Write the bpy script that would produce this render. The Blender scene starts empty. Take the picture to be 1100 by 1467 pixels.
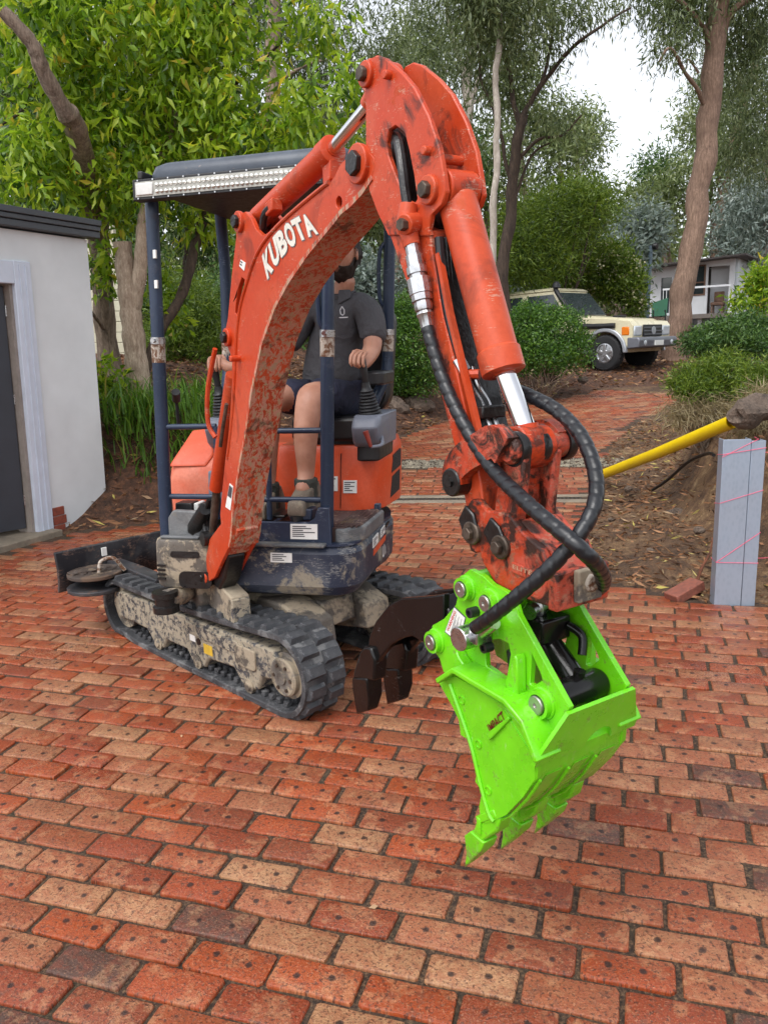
import bpy, bmesh, math, random
import numpy as np
from mathutils import Vector, Matrix, noise
from mathutils.geometry import tessellate_polygon
random.seed(7); RNG = np.random.default_rng(11)
scene = bpy.context.scene
COL = scene.collection
R = math.radians

# ------------------------------------------------------------------ camera
CAM_H, PITCH, ROLL = 1.57, R(11.87), R(-2.15)
cam = bpy.data.cameras.new('camera'); camo = bpy.data.objects.new('camera', cam); COL.objects.link(camo)
cam.sensor_fit = 'VERTICAL'; cam.sensor_height = 24.0; cam.sensor_width = 18.0
cam.lens = 1120.0 / 1467.0 * 24.0; cam.clip_start = 0.05; cam.clip_end = 3000
cr, sr, cp, sp = math.cos(ROLL), math.sin(ROLL), math.cos(PITCH), math.sin(PITCH)
rt = Vector((cr, sr * sp, sr * cp)); up = Vector((-sr, cr * sp, cr * cp)); fw = Vector((0, cp, -sp))
camo.matrix_world = Matrix(((rt.x, up.x, -fw.x, 0), (rt.y, up.y, -fw.y, 0), (rt.z, up.z, -fw.z, CAM_H), (0, 0, 0, 1)))
scene.camera = camo

# ------------------------------------------------------------------ overcast sky + soft sun
SUN_EL, SUN_AZ = R(58), R(215)      # azimuth clockwise from +Y
w = bpy.data.worlds.new('World'); scene.world = w; w.use_nodes = True
nt = w.node_tree; nt.nodes.clear()
sky = nt.nodes.new('ShaderNodeTexSky'); sky.sky_type = 'NISHITA'; sky.sun_disc = False
sky.sun_elevation = SUN_EL; sky.sun_rotation = SUN_AZ; sky.air_density = 1.0; sky.dust_density = 2.0; sky.ozone_density = 1.0
hsv = nt.nodes.new('ShaderNodeHueSaturation'); hsv.inputs['Saturation'].default_value = 0.22
bg = nt.nodes.new('ShaderNodeBackground'); bg.inputs['Strength'].default_value = 0.15
wo = nt.nodes.new('ShaderNodeOutputWorld')
nt.links.new(sky.outputs[0], hsv.inputs['Color']); nt.links.new(hsv.outputs[0], bg.inputs['Color']); nt.links.new(bg.outputs[0], wo.inputs['Surface'])
sun = bpy.data.lights.new('sun', 'SUN'); sun.energy = 0.9; sun.angle = R(40); sun.color = (1.0, 0.985, 0.96)
suno = bpy.data.objects.new('sun', sun); COL.objects.link(suno)
sd = Vector((math.sin(SUN_AZ) * math.cos(SUN_EL), math.cos(SUN_AZ) * math.cos(SUN_EL), math.sin(SUN_EL)))
suno.rotation_euler = sd.to_track_quat('Z', 'Y').to_euler()
scene.view_settings.view_transform = 'Standard'; scene.view_settings.look = 'None'
scene.view_settings.gamma = 1.0; scene.view_settings.use_curve_mapping = False
scene.view_settings.exposure = 1.0
scene.cycles.use_denoising = True
scene.cycles.use_adaptive_sampling = True; scene.cycles.adaptive_threshold = 0.02
scene.cycles.max_bounces = 5; scene.cycles.diffuse_bounces = 2; scene.cycles.glossy_bounces = 3; scene.cycles.transmission_bounces = 4; scene.cycles.transparent_max_bounces = 6

# ------------------------------------------------------------------ node helpers
def srgb(r, g, b):
    f = lambda c: (c / 255 / 12.92) if c / 255 <= 0.04045 else ((c / 255 + 0.055) / 1.055) ** 2.4
    return (f(r), f(g), f(b), 1.0)
class NT:
    def __init__(s, name):
        s.m = bpy.data.materials.new(name); s.m.use_nodes = True; s.t = s.m.node_tree; s.t.nodes.clear()
        s.out = s.n('ShaderNodeOutputMaterial'); s.p = s.n('ShaderNodeBsdfPrincipled'); s.l(s.p.outputs[0], s.out.inputs['Surface'])
    def n(s, ty, **kw):
        x = s.t.nodes.new(ty)
        for k, v in kw.items(): setattr(x, k, v)
        return x
    def l(s, a, b): s.t.links.new(a, b)
    def set(s, **kw):
        for k, v in kw.items():
            i = s.p.inputs[k.replace('_', ' ')]
            if hasattr(v, 'default_value') or isinstance(v, bpy.types.NodeSocket): s.l(v, i)
            else: i.default_value = v
    def coord(s, kind='Object', scale=(1, 1, 1), loc=(0, 0, 0), rot=(0, 0, 0)):
        c = s.n('ShaderNodeTexCoord'); mp = s.n('ShaderNodeMapping'); s.l(c.outputs[kind], mp.inputs[0])
        mp.inputs['Scale'].default_value = scale; mp.inputs['Location'].default_value = loc; mp.inputs['Rotation'].default_value = rot
        return mp.outputs[0]
    def noise(s, co, scale, detail=4, rough=0.55, dist=0.0):
        x = s.n('ShaderNodeTexNoise'); s.l(co, x.inputs['Vector'])
        x.inputs['Scale'].default_value = scale; x.inputs['Detail'].default_value = detail; x.inputs['Roughness'].default_value = rough; x.inputs['Distortion'].default_value = dist
        return x.outputs['Fac']
    def voro(s, co, scale, feat='F1', rnd=1.0):
        x = s.n('ShaderNodeTexVoronoi', feature=feat); s.l(co, x.inputs['Vector']); x.inputs['Scale'].default_value = scale; x.inputs['Randomness'].default_value = rnd
        return x.outputs['Distance']
    def ramp(s, fac, stops, interp='LINEAR'):
        x = s.n('ShaderNodeValToRGB'); x.color_ramp.interpolation = interp; e = x.color_ramp.elements
        while len(e) < len(stops): e.new(0.5)
        for i, (p, c) in enumerate(stops):
            e[i].position = p; e[i].color = c if len(c) == 4 else (*c, 1)
        s.l(fac, x.inputs[0]); return x.outputs[0]
    def step(s, fac, a, b): return s.ramp(fac, [(a, (0, 0, 0, 1)), (b, (1, 1, 1, 1))])
    def mix(s, fac, a, b, mode='MIX'):
        x = s.n('ShaderNodeMix', data_type='RGBA', blend_type=mode)
        for v, i in ((fac, x.inputs[0]), (a, x.inputs[6]), (b, x.inputs[7])):
            if isinstance(v, bpy.types.NodeSocket): s.l(v, i)
            else: i.default_value = v
        return x.outputs[2]
    def math(s, op, a, b=0.0, c=None):
        x = s.n('ShaderNodeMath', operation=op)
        for v, i in ((a, x.inputs[0]), (b, x.inputs[1])):
            if isinstance(v, bpy.types.NodeSocket): s.l(v, i)
            else: i.default_value = v
        return x.outputs[0]
    def bump(s, h, strength=0.3, dist=0.01, nrm=None):
        x = s.n('ShaderNodeBump'); x.inputs['Strength'].default_value = strength; x.inputs['Distance'].default_value = dist
        s.l(h, x.inputs['Height'])
        if nrm is not None: s.l(nrm, x.inputs['Normal'])
        s.l(x.outputs[0], s.p.inputs['Normal']); return x.outputs[0]
MATS = {}
def plain(name, col, rough=0.5, metal=0.0, var=0.12, scale=30, bump=0.0, coat=0.0, spec=0.5):
    if name in MATS: return MATS[name]
    t = NT(name); co = t.coord()
    n = t.noise(co, scale, 3); n2 = t.noise(co, scale * 0.17, 2)
    d = tuple(c * (1 - 2.2 * var) for c in col[:3]) + (1,); b = tuple(min(1, c * (1 + var)) for c in col[:3]) + (1,)
    f = t.math('ADD', t.math('MULTIPLY', n, 0.5), t.math('MULTIPLY', n2, 0.5))
    t.set(Base_Color=t.ramp(f, [(0.3, d), (0.7, b)]), Metallic=metal, Roughness=t.ramp(n, [(0.3, (rough * 0.85,) * 3), (0.7, (min(1, rough * 1.2),) * 3)]))
    t.p.inputs['Specular IOR Level'].default_value = spec
    if coat: t.p.inputs['Coat Weight'].default_value = coat; t.p.inputs['Coat Roughness'].default_value = 0.15
    if bump: t.bump(n, bump, 0.004)
    MATS[name] = t.m; return t.m
def worn(name, paint, rough=0.38, grime=(0.02, 0.016, 0.013), grime_amt=0.35, mud=(0.30, 0.22, 0.14), mud_amt=0.2, chips=(0.55, 0.40, 0.30), chip_amt=0.25, fade=None, stretch=(1, 1, 1), scale=1.0, bump=0.25):
    """old machine paint: faded patches, chips, greasy grime and dried mud"""
    if name in MATS: return MATS[name]
    t = NT(name); co = t.coord(scale=tuple(v * scale for v in stretch))
    big = t.noise(co, 3.1, 3, 0.6, 0.6); med = t.noise(co, 11, 5, 0.65, 0.4); fine = t.noise(co, 60, 3, 0.7); scr = t.noise(t.coord(scale=tuple(v * scale for v in (9, 9, 60)), rot=(0.5, 0.35, 0.2)), 4, 4, 0.75)
    fade = fade or tuple(min(1, c * 1.1 + 0.05) for c in paint[:3])
    c = t.mix(t.step(big, 0.42, 0.66), (*paint[:3], 1), (*fade[:3], 1))
    c = t.mix(t.math('MULTIPLY', t.step(fine, 0.35, 0.7), 0.25), c, tuple(v * 0.55 for v in paint[:3]) + (1,))
    ch = t.step(t.math('ADD', t.math('MULTIPLY', med, 0.5), t.math('MULTIPLY', scr, 0.5)), 0.62 - 0.22 * chip_amt, 0.64 - 0.22 * chip_amt)
    c = t.mix(t.math('MULTIPLY', ch, min(1, 0.25 + chip_amt * 1.3)), c, (*chips, 1))
    mf = t.step(t.noise(co, 6.3, 5, 0.7, 0.3), 0.63 - 0.24 * mud_amt, 0.71 - 0.26 * mud_amt)
    c = t.mix(t.math('MULTIPLY', mf, min(1, mud_amt * 2.2)), c, t.mix(fine, tuple(v * 0.6 for v in mud) + (1,), (*mud, 1)))
    gf = t.step(t.noise(co, 4.7, 5, 0.68, 0.8), 0.61 - 0.22 * grime_amt, 0.74 - 0.26 * grime_amt)
    c = t.mix(t.math('MULTIPLY', gf, min(0.95, grime_amt * 2.0)), c, (*grime, 1))
    t.set(Base_Color=c, Roughness=t.mix(mf, t.mix(gf, (rough,) * 3 + (1,), (0.45,) * 3 + (1,)), (0.9,) * 3 + (1,)))
    t.p.inputs['Specular IOR Level'].default_value = 0.32
    hh = t.math('ADD', t.math('MULTIPLY', fine, 0.35), t.math('ADD', t.math('MULTIPLY', mf, 0.6), t.math('MULTIPLY', ch, -0.5)))
    t.bump(hh, bump, 0.004)
    MATS[name] = t.m; return t.m

# ------------------------------------------------------------------ mesh builder (world coordinates)
def wloc(o):
    v = Vector((0, 0, 0))
    while o: v += o.location; o = o.parent
    return v
class MB:
    def __init__(s): s.v = []; s.f = []
    def add(s, vs, fs):
        k = len(s.v); s.v += [tuple(p) for p in vs]; s.f += [tuple(i + k for i in f) for f in fs]; return s
    def hexa(s, c):   # 8 corners: bottom 4 ccw, top 4 ccw
        return s.add(c, [(3, 2, 1, 0), (4, 5, 6, 7), (0, 1, 5, 4), (1, 2, 6, 5), (2, 3, 7, 6), (3, 0, 4, 7)])
    def box(s, F, x0, x1, y0, y1, z0, z1):
        return s.hexa([F(x0, y0, z0), F(x1, y0, z0), F(x1, y1, z0), F(x0, y1, z0), F(x0, y0, z1), F(x1, y0, z1), F(x1, y1, z1), F(x0, y1, z1)])
    def loft(s, rings, cap=True, closed=True):
        n = len(rings[0]); vs = [p for r in rings for p in r]; fs = []
        for i in range(len(rings) - 1):
            for j in range(n if closed else n - 1):
                a = i * n + j; b = i * n + (j + 1) % n; fs.append((a, b, b + n, a + n))
        if cap: fs.append(tuple(range(n - 1, -1, -1))); fs.append(tuple((len(rings) - 1) * n + j for j in range(n)))
        return s.add(vs, fs)
    def tube(s, pts, r, n=10, cap=True):
        P = [Vector(p) for p in pts]; rs = r if isinstance(r, (list, tuple)) else [r] * len(P)
        rings = []; t0 = (P[1] - P[0]).normalized(); a = t0.orthogonal().normalized()
        for i, p in enumerate(P):
            t = (P[min(i + 1, len(P) - 1)] - P[max(i - 1, 0)]).normalized()
            a = (a - t * a.dot(t)).normalized(); b = t.cross(a)
            rings.append([p + (a * math.cos(2 * math.pi * k / n) + b * math.sin(2 * math.pi * k / n)) * rs[i] for k in range(n)])
        return s.loft(rings, cap)
    def cyl(s, p0, p1, r0, r1=None, n=20): return s.tube([p0, p1], [r0, r0 if r1 is None else r1], n)
    def prism(s, F, outline, y0, y1, holes=()):   # F(a, lateral, b); outline of (a,b)
        loops = [list(outline)] + [list(h) for h in holes]
        flat = [p for l in loops for p in l]; N = len(flat)
        vs = [F(p[0], y0, p[1]) for p in flat] + [F(p[0], y1, p[1]) for p in flat]; fs = []
        if holes:
            for t in tessellate_polygon([[Vector((p[0], p[1], 0)) for p in l] for l in loops]): fs += [tuple(t), tuple(i + N for i in reversed(t))]
        else: fs += [tuple(range(N)), tuple(range(2 * N - 1, N - 1, -1))]
        k = 0
        for l in loops:
            m = len(l)
            for j in range(m): fs.append((k + j, k + (j + 1) % m, N + k + (j + 1) % m, N + k + j))
            k += m
        return s.add(vs, fs)
    def lathe(s, base, axis, prof, n=20):
        ax = Vector(axis).normalized(); a = ax.orthogonal().normalized(); b = ax.cross(a); B = Vector(base)
        return s.loft([[B + ax * h + (a * math.cos(2 * math.pi * k / n) + b * math.sin(2 * math.pi * k / n)) * max(r, 1e-4) for k in range(n)] for r, h in prof])
    def blob(s, c, rad, sub=2, amp=0.25, fr=1.5, seed=0, flat=0.0):
        bm = bmesh.new(); bmesh.ops.create_icosphere(bm, subdivisions=sub, radius=1.0); vs = []
        for v in bm.verts:
            d = 1 + amp * noise.noise(Vector(v.co) * fr + Vector((seed * 3.1, seed * 1.7, 0)))
            if flat: d = min(d, 1 - flat * 0.4 * max(0, noise.noise(Vector(v.co) * 0.9 + Vector((seed, 5, 2))) + .2))
            vs.append((c[0] + v.co.x * rad[0] * d, c[1] + v.co.y * rad[1] * d, c[2] + v.co.z * rad[2] * d))
        s.add(vs, [tuple(v.index for v in f.verts) for f in bm.faces]); bm.free(); return s
    def build(s, name, mat, parent=None, smooth=38, bevel=0.0, seg=2, fix=True):
        me = bpy.data.meshes.new(name); off = wloc(parent) if parent else Vector((0, 0, 0))
        me.from_pydata([(p[0] - off.x, p[1] - off.y, p[2] - off.z) for p in s.v], [], s.f)
        if fix:
            bm = bmesh.new(); bm.from_mesh(me); bmesh.ops.recalc_face_normals(bm, faces=bm.faces); bm.to_mesh(me); bm.free()
        me.materials.append(mat)
        if smooth:
            me.polygons.foreach_set('use_smooth', [True] * len(me.polygons)); me.set_sharp_from_angle(angle=R(smooth))
        o = bpy.data.objects.new(name, me); COL.objects.link(o)
        if parent: o.parent = parent
        if bevel:
            b = o.modifiers.new('bevel', 'BEVEL'); b.width = bevel; b.segments = seg; b.limit_method = 'ANGLE'; b.angle_limit = R(40); b.harden_normals = False
        return o
def tag(o, label=None, cat=None, group=None, kind=None):
    if label: o['label'] = label
    if cat: o['category'] = cat
    if group: o['group'] = group
    if kind: o['kind'] = kind
    return o
def thing(name, loc, label, cat, group=None):
    o = bpy.data.objects.new(name, None); COL.objects.link(o); o.location = loc; o.empty_display_size = 0.2
    return tag(o, label, cat, group)
def frame(o, th):
    o = Vector(o); ex = Vector((math.cos(th), math.sin(th), 0)); ey = Vector((-math.sin(th), math.cos(th), 0))
    return lambda x, y, z: o + ex * x + ey * y + Vector((0, 0, z))
W = lambda x, y, z: Vector((x, y, z))
def spline(pts, k=6):
    P = [Vector(p) for p in pts]; out = []
    for i in range(len(P) - 1):
        p0 = P[max(i - 1, 0)]; p1 = P[i]; p2 = P[i + 1]; p3 = P[min(i + 2, len(P) - 1)]
        for j in range(k):
            t = j / k
            out.append(0.5 * ((2 * p1) + (p2 - p0) * t + (2 * p0 - 5 * p1 + 4 * p2 - p3) * t * t + (3 * p1 - p0 - 3 * p2 + p3) * t ** 3))
    out.append(P[-1]); return out
def circ(c, r, n=14): return [(c[0] + r * math.cos(2 * math.pi * k / n), c[1] + r * math.sin(2 * math.pi * k / n)) for k in range(n)]
def rrect(x0, x1, y0, y1, r, n=4):
    out = []
    for cx, cy, a in ((x1 - r, y0 + r, -90), (x1 - r, y1 - r, 0), (x0 + r, y1 - r, 90), (x0 + r, y0 + r, 180)):
        for k in range(n + 1):
            t = R(a + 90 * k / n); out.append((cx + r * math.cos(t), cy + r * math.sin(t)))
    return out
def text_mesh(body, thick=0.0, shear=0.0):
    c = bpy.data.curves.new('txt', 'FONT'); c.body = body; c.size = 1.0; c.offset = thick; c.shear = shear; c.resolution_u = 3
    o = bpy.data.objects.new('txt', c); COL.objects.link(o); dg = bpy.context.evaluated_depsgraph_get(); dg.update()
    me = o.evaluated_get(dg).to_mesh(); vs = [tuple(v.co) for v in me.vertices]; fs = [tuple(p.vertices) for p in me.polygons]
    o.evaluated_get(dg).to_mesh_clear(); bpy.data.objects.remove(o); bpy.data.curves.remove(c)
    xs = [v[0] for v in vs]; return [(v[0] - min(xs), v[1]) for v in vs], fs, max(xs) - min(xs)
def put_text(name, body, O, X, Y, mat, parent, thick=0.0, shear=0.0, lift=Vector((0, 0, 0)), cap=0.72):
    """O baseline start, X vector spanning the whole width, Y vector of a capital's height"""
    vs, fs, wd = text_mesh(body, thick, shear); m = MB()
    m.add([Vector(O) + Vector(X) * (x / wd) + Vector(Y) * (y / cap) + lift for x, y in vs], fs)
    return m.build(name, mat, parent, smooth=0, fix=False)
def cam_px(p):
    v = Vector(p) - Vector((0, 0, CAM_H)); d = v.dot(fw)
    if d <= 0.05: return None
    return (550 + 1120 * v.dot(rt) / d, 733.5 - 1120 * v.dot(up) / d, d)
# ================================================================== terrain
LP = [(-3.06, 7.10), (-2.2, 7.42), (-1.2, 7.6), (-0.6, 8.2), (-0.25, 9.5), (0.14, 11.4), (1.07, 12.6), (1.82, 13.17), (2.65, 13.85), (4.3, 15.4)]
RPL = [(8.0, 3.0), (4.0, 3.9), (2.25, 4.40), (1.87, 4.52), (1.33, 5.11), (1.42, 5.55), (1.83, 6.94), (2.27, 8.28), (2.7, 9.4), (3.0, 10.3), (3.74, 11.64), (5.5, 14.1)]
TOE = [(9.0, 3.6), (3.2, 4.3), (2.45, 4.62), (2.38, 5.2), (2.42, 6.3), (2.9, 8.0), (3.6, 9.6), (4.7, 11.4), (6.4, 13.6)]
GL = LP + [(4.3, 90), (-90, 90), (-90, 7.1)]
GR = RPL + [(90, 14.1), (90, 3.0)]
GT = TOE + [(90, 13.6), (90, 3.6)]
def inpoly(x, y, poly):
    x = np.asarray(x, float); y = np.asarray(y, float); ins = np.zeros(x.shape, bool); n = len(poly)
    for i in range(n):
        (x1, y1), (x2, y2) = poly[i], poly[(i + 1) % n]
        if y1 == y2: continue
        c = ((y1 > y) != (y2 > y)) & (x < (x2 - x1) * (y - y1) / (y2 - y1) + x1); ins ^= c
    return ins
def dline(x, y, pl):
    d = np.full(np.shape(x), 1e9)
    for (x1, y1), (x2, y2) in zip(pl[:-1], pl[1:]):
        dx, dy = x2 - x1, y2 - y1; t = np.clip(((x - x1) * dx + (y - y1) * dy) / (dx * dx + dy * dy), 0, 1)
        d = np.minimum(d, np.hypot(x - x1 - t * dx, y - y1 - t * dy))
    return d
def sstep(a, b, v): t = np.clip((v - a) / (b - a), 0, 1); return t * t * (3 - 2 * t)
_ph = RNG.uniform(0, 6.28, (40, 3)); _fr = RNG.normal(0, 1, (40, 2))
def fnoise(x, y, sc):
    s = 0
    for i in range(14): s = s + np.sin((x * _fr[i, 0] + y * _fr[i, 1]) * sc * (1 + 0.35 * i) + _ph[i, 0]) / (1 + 0.35 * i)
    return s / 4.0
def base_z(x, y):
    y = np.asarray(y, float)
    z = 0.088 * np.maximum(0, np.minimum(y, 19) - 8.3) + 0.06 * np.maximum(0, np.minimum(y, 60) - 19) + 0.10 * np.maximum(0, np.minimum(y, 160) - 60)
    return z + 0 * np.asarray(x, float)
def terr(x, y):
    x = np.asarray(x, float); y = np.asarray(y, float); z = base_z(x, y)
    gl = inpoly(x, y, GL); dl = dline(x, y, LP)
    wl = 1.0 + (0.30 - 1.0) * sstep(-1.2, 1.5, x)
    lift = np.where(gl, wl * (0.95 * sstep(0, 1.25, dl) + 0.25 * sstep(1.0, 3, dl)), 0)
    gr = inpoly(x, y, GR); gt = inpoly(x, y, GT); dt = dline(x, y, TOE); dr = dline(x, y, RPL)
    wr = 1.0 + (0.35 - 1.0) * sstep(8, 13, y)
    lift = lift + np.where(gt, wr * (0.80 * sstep(0, 0.55, dt) + 0.25 * sstep(0.4, 2.0, dt)), 0) + np.where(gr, 0.06 * sstep(0.1, 0.8, dr), 0)
    rough = np.where(gl, sstep(0, 0.4, dl), 0) + np.where(gr, sstep(0.05, 0.35, dr), 0) + np.where(y > 15.6, 0.6, 0)
    rough = np.clip(rough, 0, 1)
    nz = 0.06 * fnoise(x, y, 2.3) + 0.030 * fnoise(y + 3, x - 2, 8.0) + 0.25 * fnoise(x, y, 0.35) * sstep(18, 40, y)
    return z + lift + rough * nz
def paved(x, y):
    x = np.asarray(x, float); y = np.asarray(y, float)
    wall = (x + 3.053) * 0.9 - (y - 7.124) * 0.437          # distance in front of the shed wall
    ok = ~inpoly(x, y, GL) & ~inpoly(x, y, GR) & (wall > 0.16) & (y < 15.6) & (y > 0.5)
    # head of the paving: bricks stop along a line from (4.3,15.4) to (5.5,14.1)
    ok &= ~(((y - 15.4) + 0.9 * (x - 4.3)) > 0)
    return ok
def axis_coords(lo, hi, step, far, g=1.16):
    a = list(np.arange(lo, hi + 1e-6, step)); s = step; v = hi
    while v < far: s *= g; v += s; a.append(v)
    s = step; v = lo; pre = []
    while v > -far: s *= g; v -= s; pre.append(v)
    return np.array(pre[::-1] + a)
def attr(me, name, arr, ty='FLOAT'):
    a = me.attributes.new(name, ty, 'POINT')
    if ty == 'FLOAT': a.data.foreach_set('value', np.asarray(arr, np.float32).ravel())
    else: a.data.foreach_set('color', np.asarray(arr, np.float32).ravel())
gx = axis_coords(-6, 8, 0.07, 900); gy = axis_coords(0.2, 19, 0.07, 900)
X, Y = np.meshgrid(gx, gy); Z = terr(X, Y)
pv = paved(X, Y); Z = np.where(pv, base_z(X, Y) - 0.045, Z)
me = bpy.data.meshes.new('ground'); nx, ny = len(gx), len(gy)
idx = np.arange(nx * ny).reshape(ny, nx)
q = np.stack([idx[:-1, :-1], idx[:-1, 1:], idx[1:, 1:], idx[1:, :-1]], -1).reshape(-1, 4)
def np_mesh(me, V, Q):
    k = Q.shape[1]
    me.vertices.add(len(V)); me.vertices.foreach_set('co', np.asarray(V, np.float32).ravel())
    me.loops.add(Q.size); me.loops.foreach_set('vertex_index', Q.astype(np.int32).ravel())
    me.polygons.add(len(Q)); me.polygons.foreach_set('loop_start', np.arange(0, Q.size, k, dtype=np.int32)); me.polygons.foreach_set('loop_total', np.full(len(Q), k, np.int32))
    me.update(calc_edges=True)
np_mesh(me, np.stack([X, Y, Z], -1).reshape(-1, 3), q)
me.polygons.foreach_set('use_smooth', [True] * len(me.polygons))
zone = np.where(inpoly(X, Y, GL) | (Y > 15.5), 1.0, 0.0)      # 1 = leaf mould garden, 0 = excavated clay
attr(me, 'garden', zone)
t = NT('bare_earth'); co = t.coord()
n1 = t.noise(co, 1.6, 3, 0.6); n2 = t.noise(co, 14, 4, 0.7); n3 = t.noise(co, 70, 3, 0.7); ga = t.n('ShaderNodeAttribute', attribute_name='garden').outputs['Fac']
clay = t.ramp(t.math('ADD', t.math('MULTIPLY', n1, 0.5), t.math('MULTIPLY', n2, 0.5)), [(0.38, srgb(58, 42, 30)), (0.5, srgb(98, 72, 50)), (0.58, srgb(126, 98, 68)), (0.66, srgb(158, 134, 98))])
mould = t.ramp(n2, [(0.3, srgb(42, 29, 22)), (0.5, srgb(82, 54, 38)), (0.68, srgb(120, 80, 56))])
c = t.mix(ga, clay, mould); c = t.mix(t.math('MULTIPLY', t.step(n3, 0.47, 0.60), 0.5), c, srgb(58, 40, 28))
t.set(Base_Color=c, Roughness=0.85); t.bump(t.math('ADD', n2, t.math('MULTIPLY', n3, 0.6)), 0.8, 0.03)
me.materials.append(t.m)
ground = bpy.data.objects.new('ground', me); COL.objects.link(ground); tag(ground, kind='structure', label='bare brown earth and leaf mould around the driveway')

# ================================================================== brick driveway
def brick_mat(name, far):
    t = NT(name); uv = t.n('ShaderNodeUVMap', uv_map='brick').outputs[0]
    if far: rnd = t.n('ShaderNodeAttribute', attribute_name='rnd').outputs['Fac']
    else:
        sc0 = t.n('ShaderNodeSeparateColor'); t.l(t.n('ShaderNodeObjectInfo').outputs['Color'], sc0.inputs[0]); rnd = sc0.outputs[0]
    sh = t.n('ShaderNodeVectorMath', operation='MULTIPLY_ADD'); cb = t.n('ShaderNodeCombineXYZ')
    t.l(t.math('MULTIPLY', rnd, 37.0), cb.inputs[0]); t.l(t.math('MULTIPLY', rnd, 91.0), cb.inputs[1]); t.l(t.math('MULTIPLY', rnd, 53.0), cb.inputs[2])
    sh.inputs[1].default_value = (1, 1, 1); t.l(uv, sh.inputs[0]); t.l(cb.outputs[0], sh.inputs[2]); co = sh.outputs[0]
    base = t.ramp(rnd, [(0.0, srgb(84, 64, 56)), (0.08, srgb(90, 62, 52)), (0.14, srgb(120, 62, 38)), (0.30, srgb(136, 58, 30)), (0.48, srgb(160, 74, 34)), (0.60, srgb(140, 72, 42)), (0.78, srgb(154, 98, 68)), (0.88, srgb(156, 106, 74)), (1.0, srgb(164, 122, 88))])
    a = t.noise(co, 9, 2, 0.6, 0.5); b = t.noise(co, 38, 3, 0.7); f = t.noise(co, 150, 3, 0.75)
    c = t.mix(t.math('MULTIPLY', t.step(a, 0.52, 0.58), 0.7), base, t.mix(.55, base, srgb(186, 138, 100)))
    c = t.mix(t.math('MULTIPLY', t.step(b, 0.46, 0.56), 0.65), c, t.mix(0.5, base, srgb(140, 60, 36)))
    c = t.mix(t.math('MULTIPLY', t.step(t.noise(co, 22, 4, 0.75), 0.55, 0.65), 0.5), c, srgb(100, 64, 50))
    c = t.mix(t.math('MULTIPLY', t.step(t.noise(co, 105, 4, .7), 0.545, 0.60), 0.8), c, srgb(70, 42, 32)); c = t.mix(t.math('MULTIPLY', t.step(f, 0.56, 0.64), 0.4), c, srgb(190, 140, 106))
    # hairline cracks and the two peg marks left by the kiln
    cr_ = t.voro(t.mix(0.012, co, t.n('ShaderNodeCombineXYZ').outputs[0]) if False else co, 13, 'DISTANCE_TO_EDGE')
    crack = t.math('MULTIPLY', t.math('LESS_THAN', cr_, 0.007), t.math('MULTIPLY', t.step(a, 0.55, 0.62), t.step(b, .42, .5)))
    ds = []
    for k, sx in enumerate((-1, 1)):
        px = t.n('ShaderNodeSeparateXYZ'); t.l(uv, px.inputs[0])
        ox = t.math('MULTIPLY', t.math('SUBTRACT', t.math('FRACT', t.math('MULTIPLY', rnd, 17.3 + 31 * k)), 0.5), 0.022)
        oy = t.math('MULTIPLY', t.math('SUBTRACT', t.math('FRACT', t.math('MULTIPLY', rnd, 41.7 + 13 * k)), 0.5), 0.026)
        dx = t.math('SUBTRACT', px.outputs[0], t.math('ADD', ox, 0.047 * sx)); dy = t.math('SUBTRACT', px.outputs[1], oy)
        d = t.math('SQRT', t.math('ADD', t.math('MULTIPLY', dx, dx), t.math('MULTIPLY', dy, dy)))
        d = t.math('ADD', d, t.math('MULTIPLY', t.math('SUBTRACT', b, 0.5), 0.018)); ds.append(d)
    dot = t.math('SUBTRACT', 1.0, t.step(t.math('MINIMUM', ds[0], ds[1]), 0.0075, 0.0098))
    has = t.math('GREATER_THAN', t.math('FRACT', t.math('MULTIPLY', rnd, 7.77)), 0.34); dot = t.math('MULTIPLY', dot, has)
    c = t.mix(t.math('MULTIPLY', dot, 0.92), c, srgb(44, 30, 26)); c = t.mix(t.math('MULTIPLY', crack, 0.75), c, srgb(64, 42, 33))
    wet = t.step(t.noise(t.coord('Generated') if False else t.n('ShaderNodeNewGeometry').outputs['Position'], 0.9, 4, 0.6), 0.38, 0.62)
    t.set(Base_Color=c, Roughness=t.math('ADD', t.math('MULTIPLY', wet, -0.24), t.math('ADD', 0.33, t.math('MULTIPLY', f, 0.36))))
    t.p.inputs['Specular IOR Level'].default_value = 0.42
    h = t.math('ADD', t.math('MULTIPLY', b, 0.8), t.math('MULTIPLY', f, 0.7))
    t.bump(h, 0.9, 0.006); return t.m
M_BRICK = brick_mat('fired_brick', False); M_BRICKF = brick_mat('fired_brick_field', True)
t = NT('joint_sand'); co = t.coord(); n = t.noise(co, 90, 3, 0.75); n2 = t.noise(co, 5, 2)
t.set(Base_Color=t.mix(t.math('MULTIPLY', t.step(n2, 0.5, 0.7), 0.5), t.ramp(n, [(0.36, srgb(36, 26, 19)), (0.52, srgb(66, 49, 36)), (0.68, srgb(116, 90, 66))]), srgb(52, 50, 32)), Roughness=0.9); t.bump(n, 0.9, 0.006); M_SAND = t.m
BL, BW, JL, JW = 0.230, 0.1025, 0.014, 0.012
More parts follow.
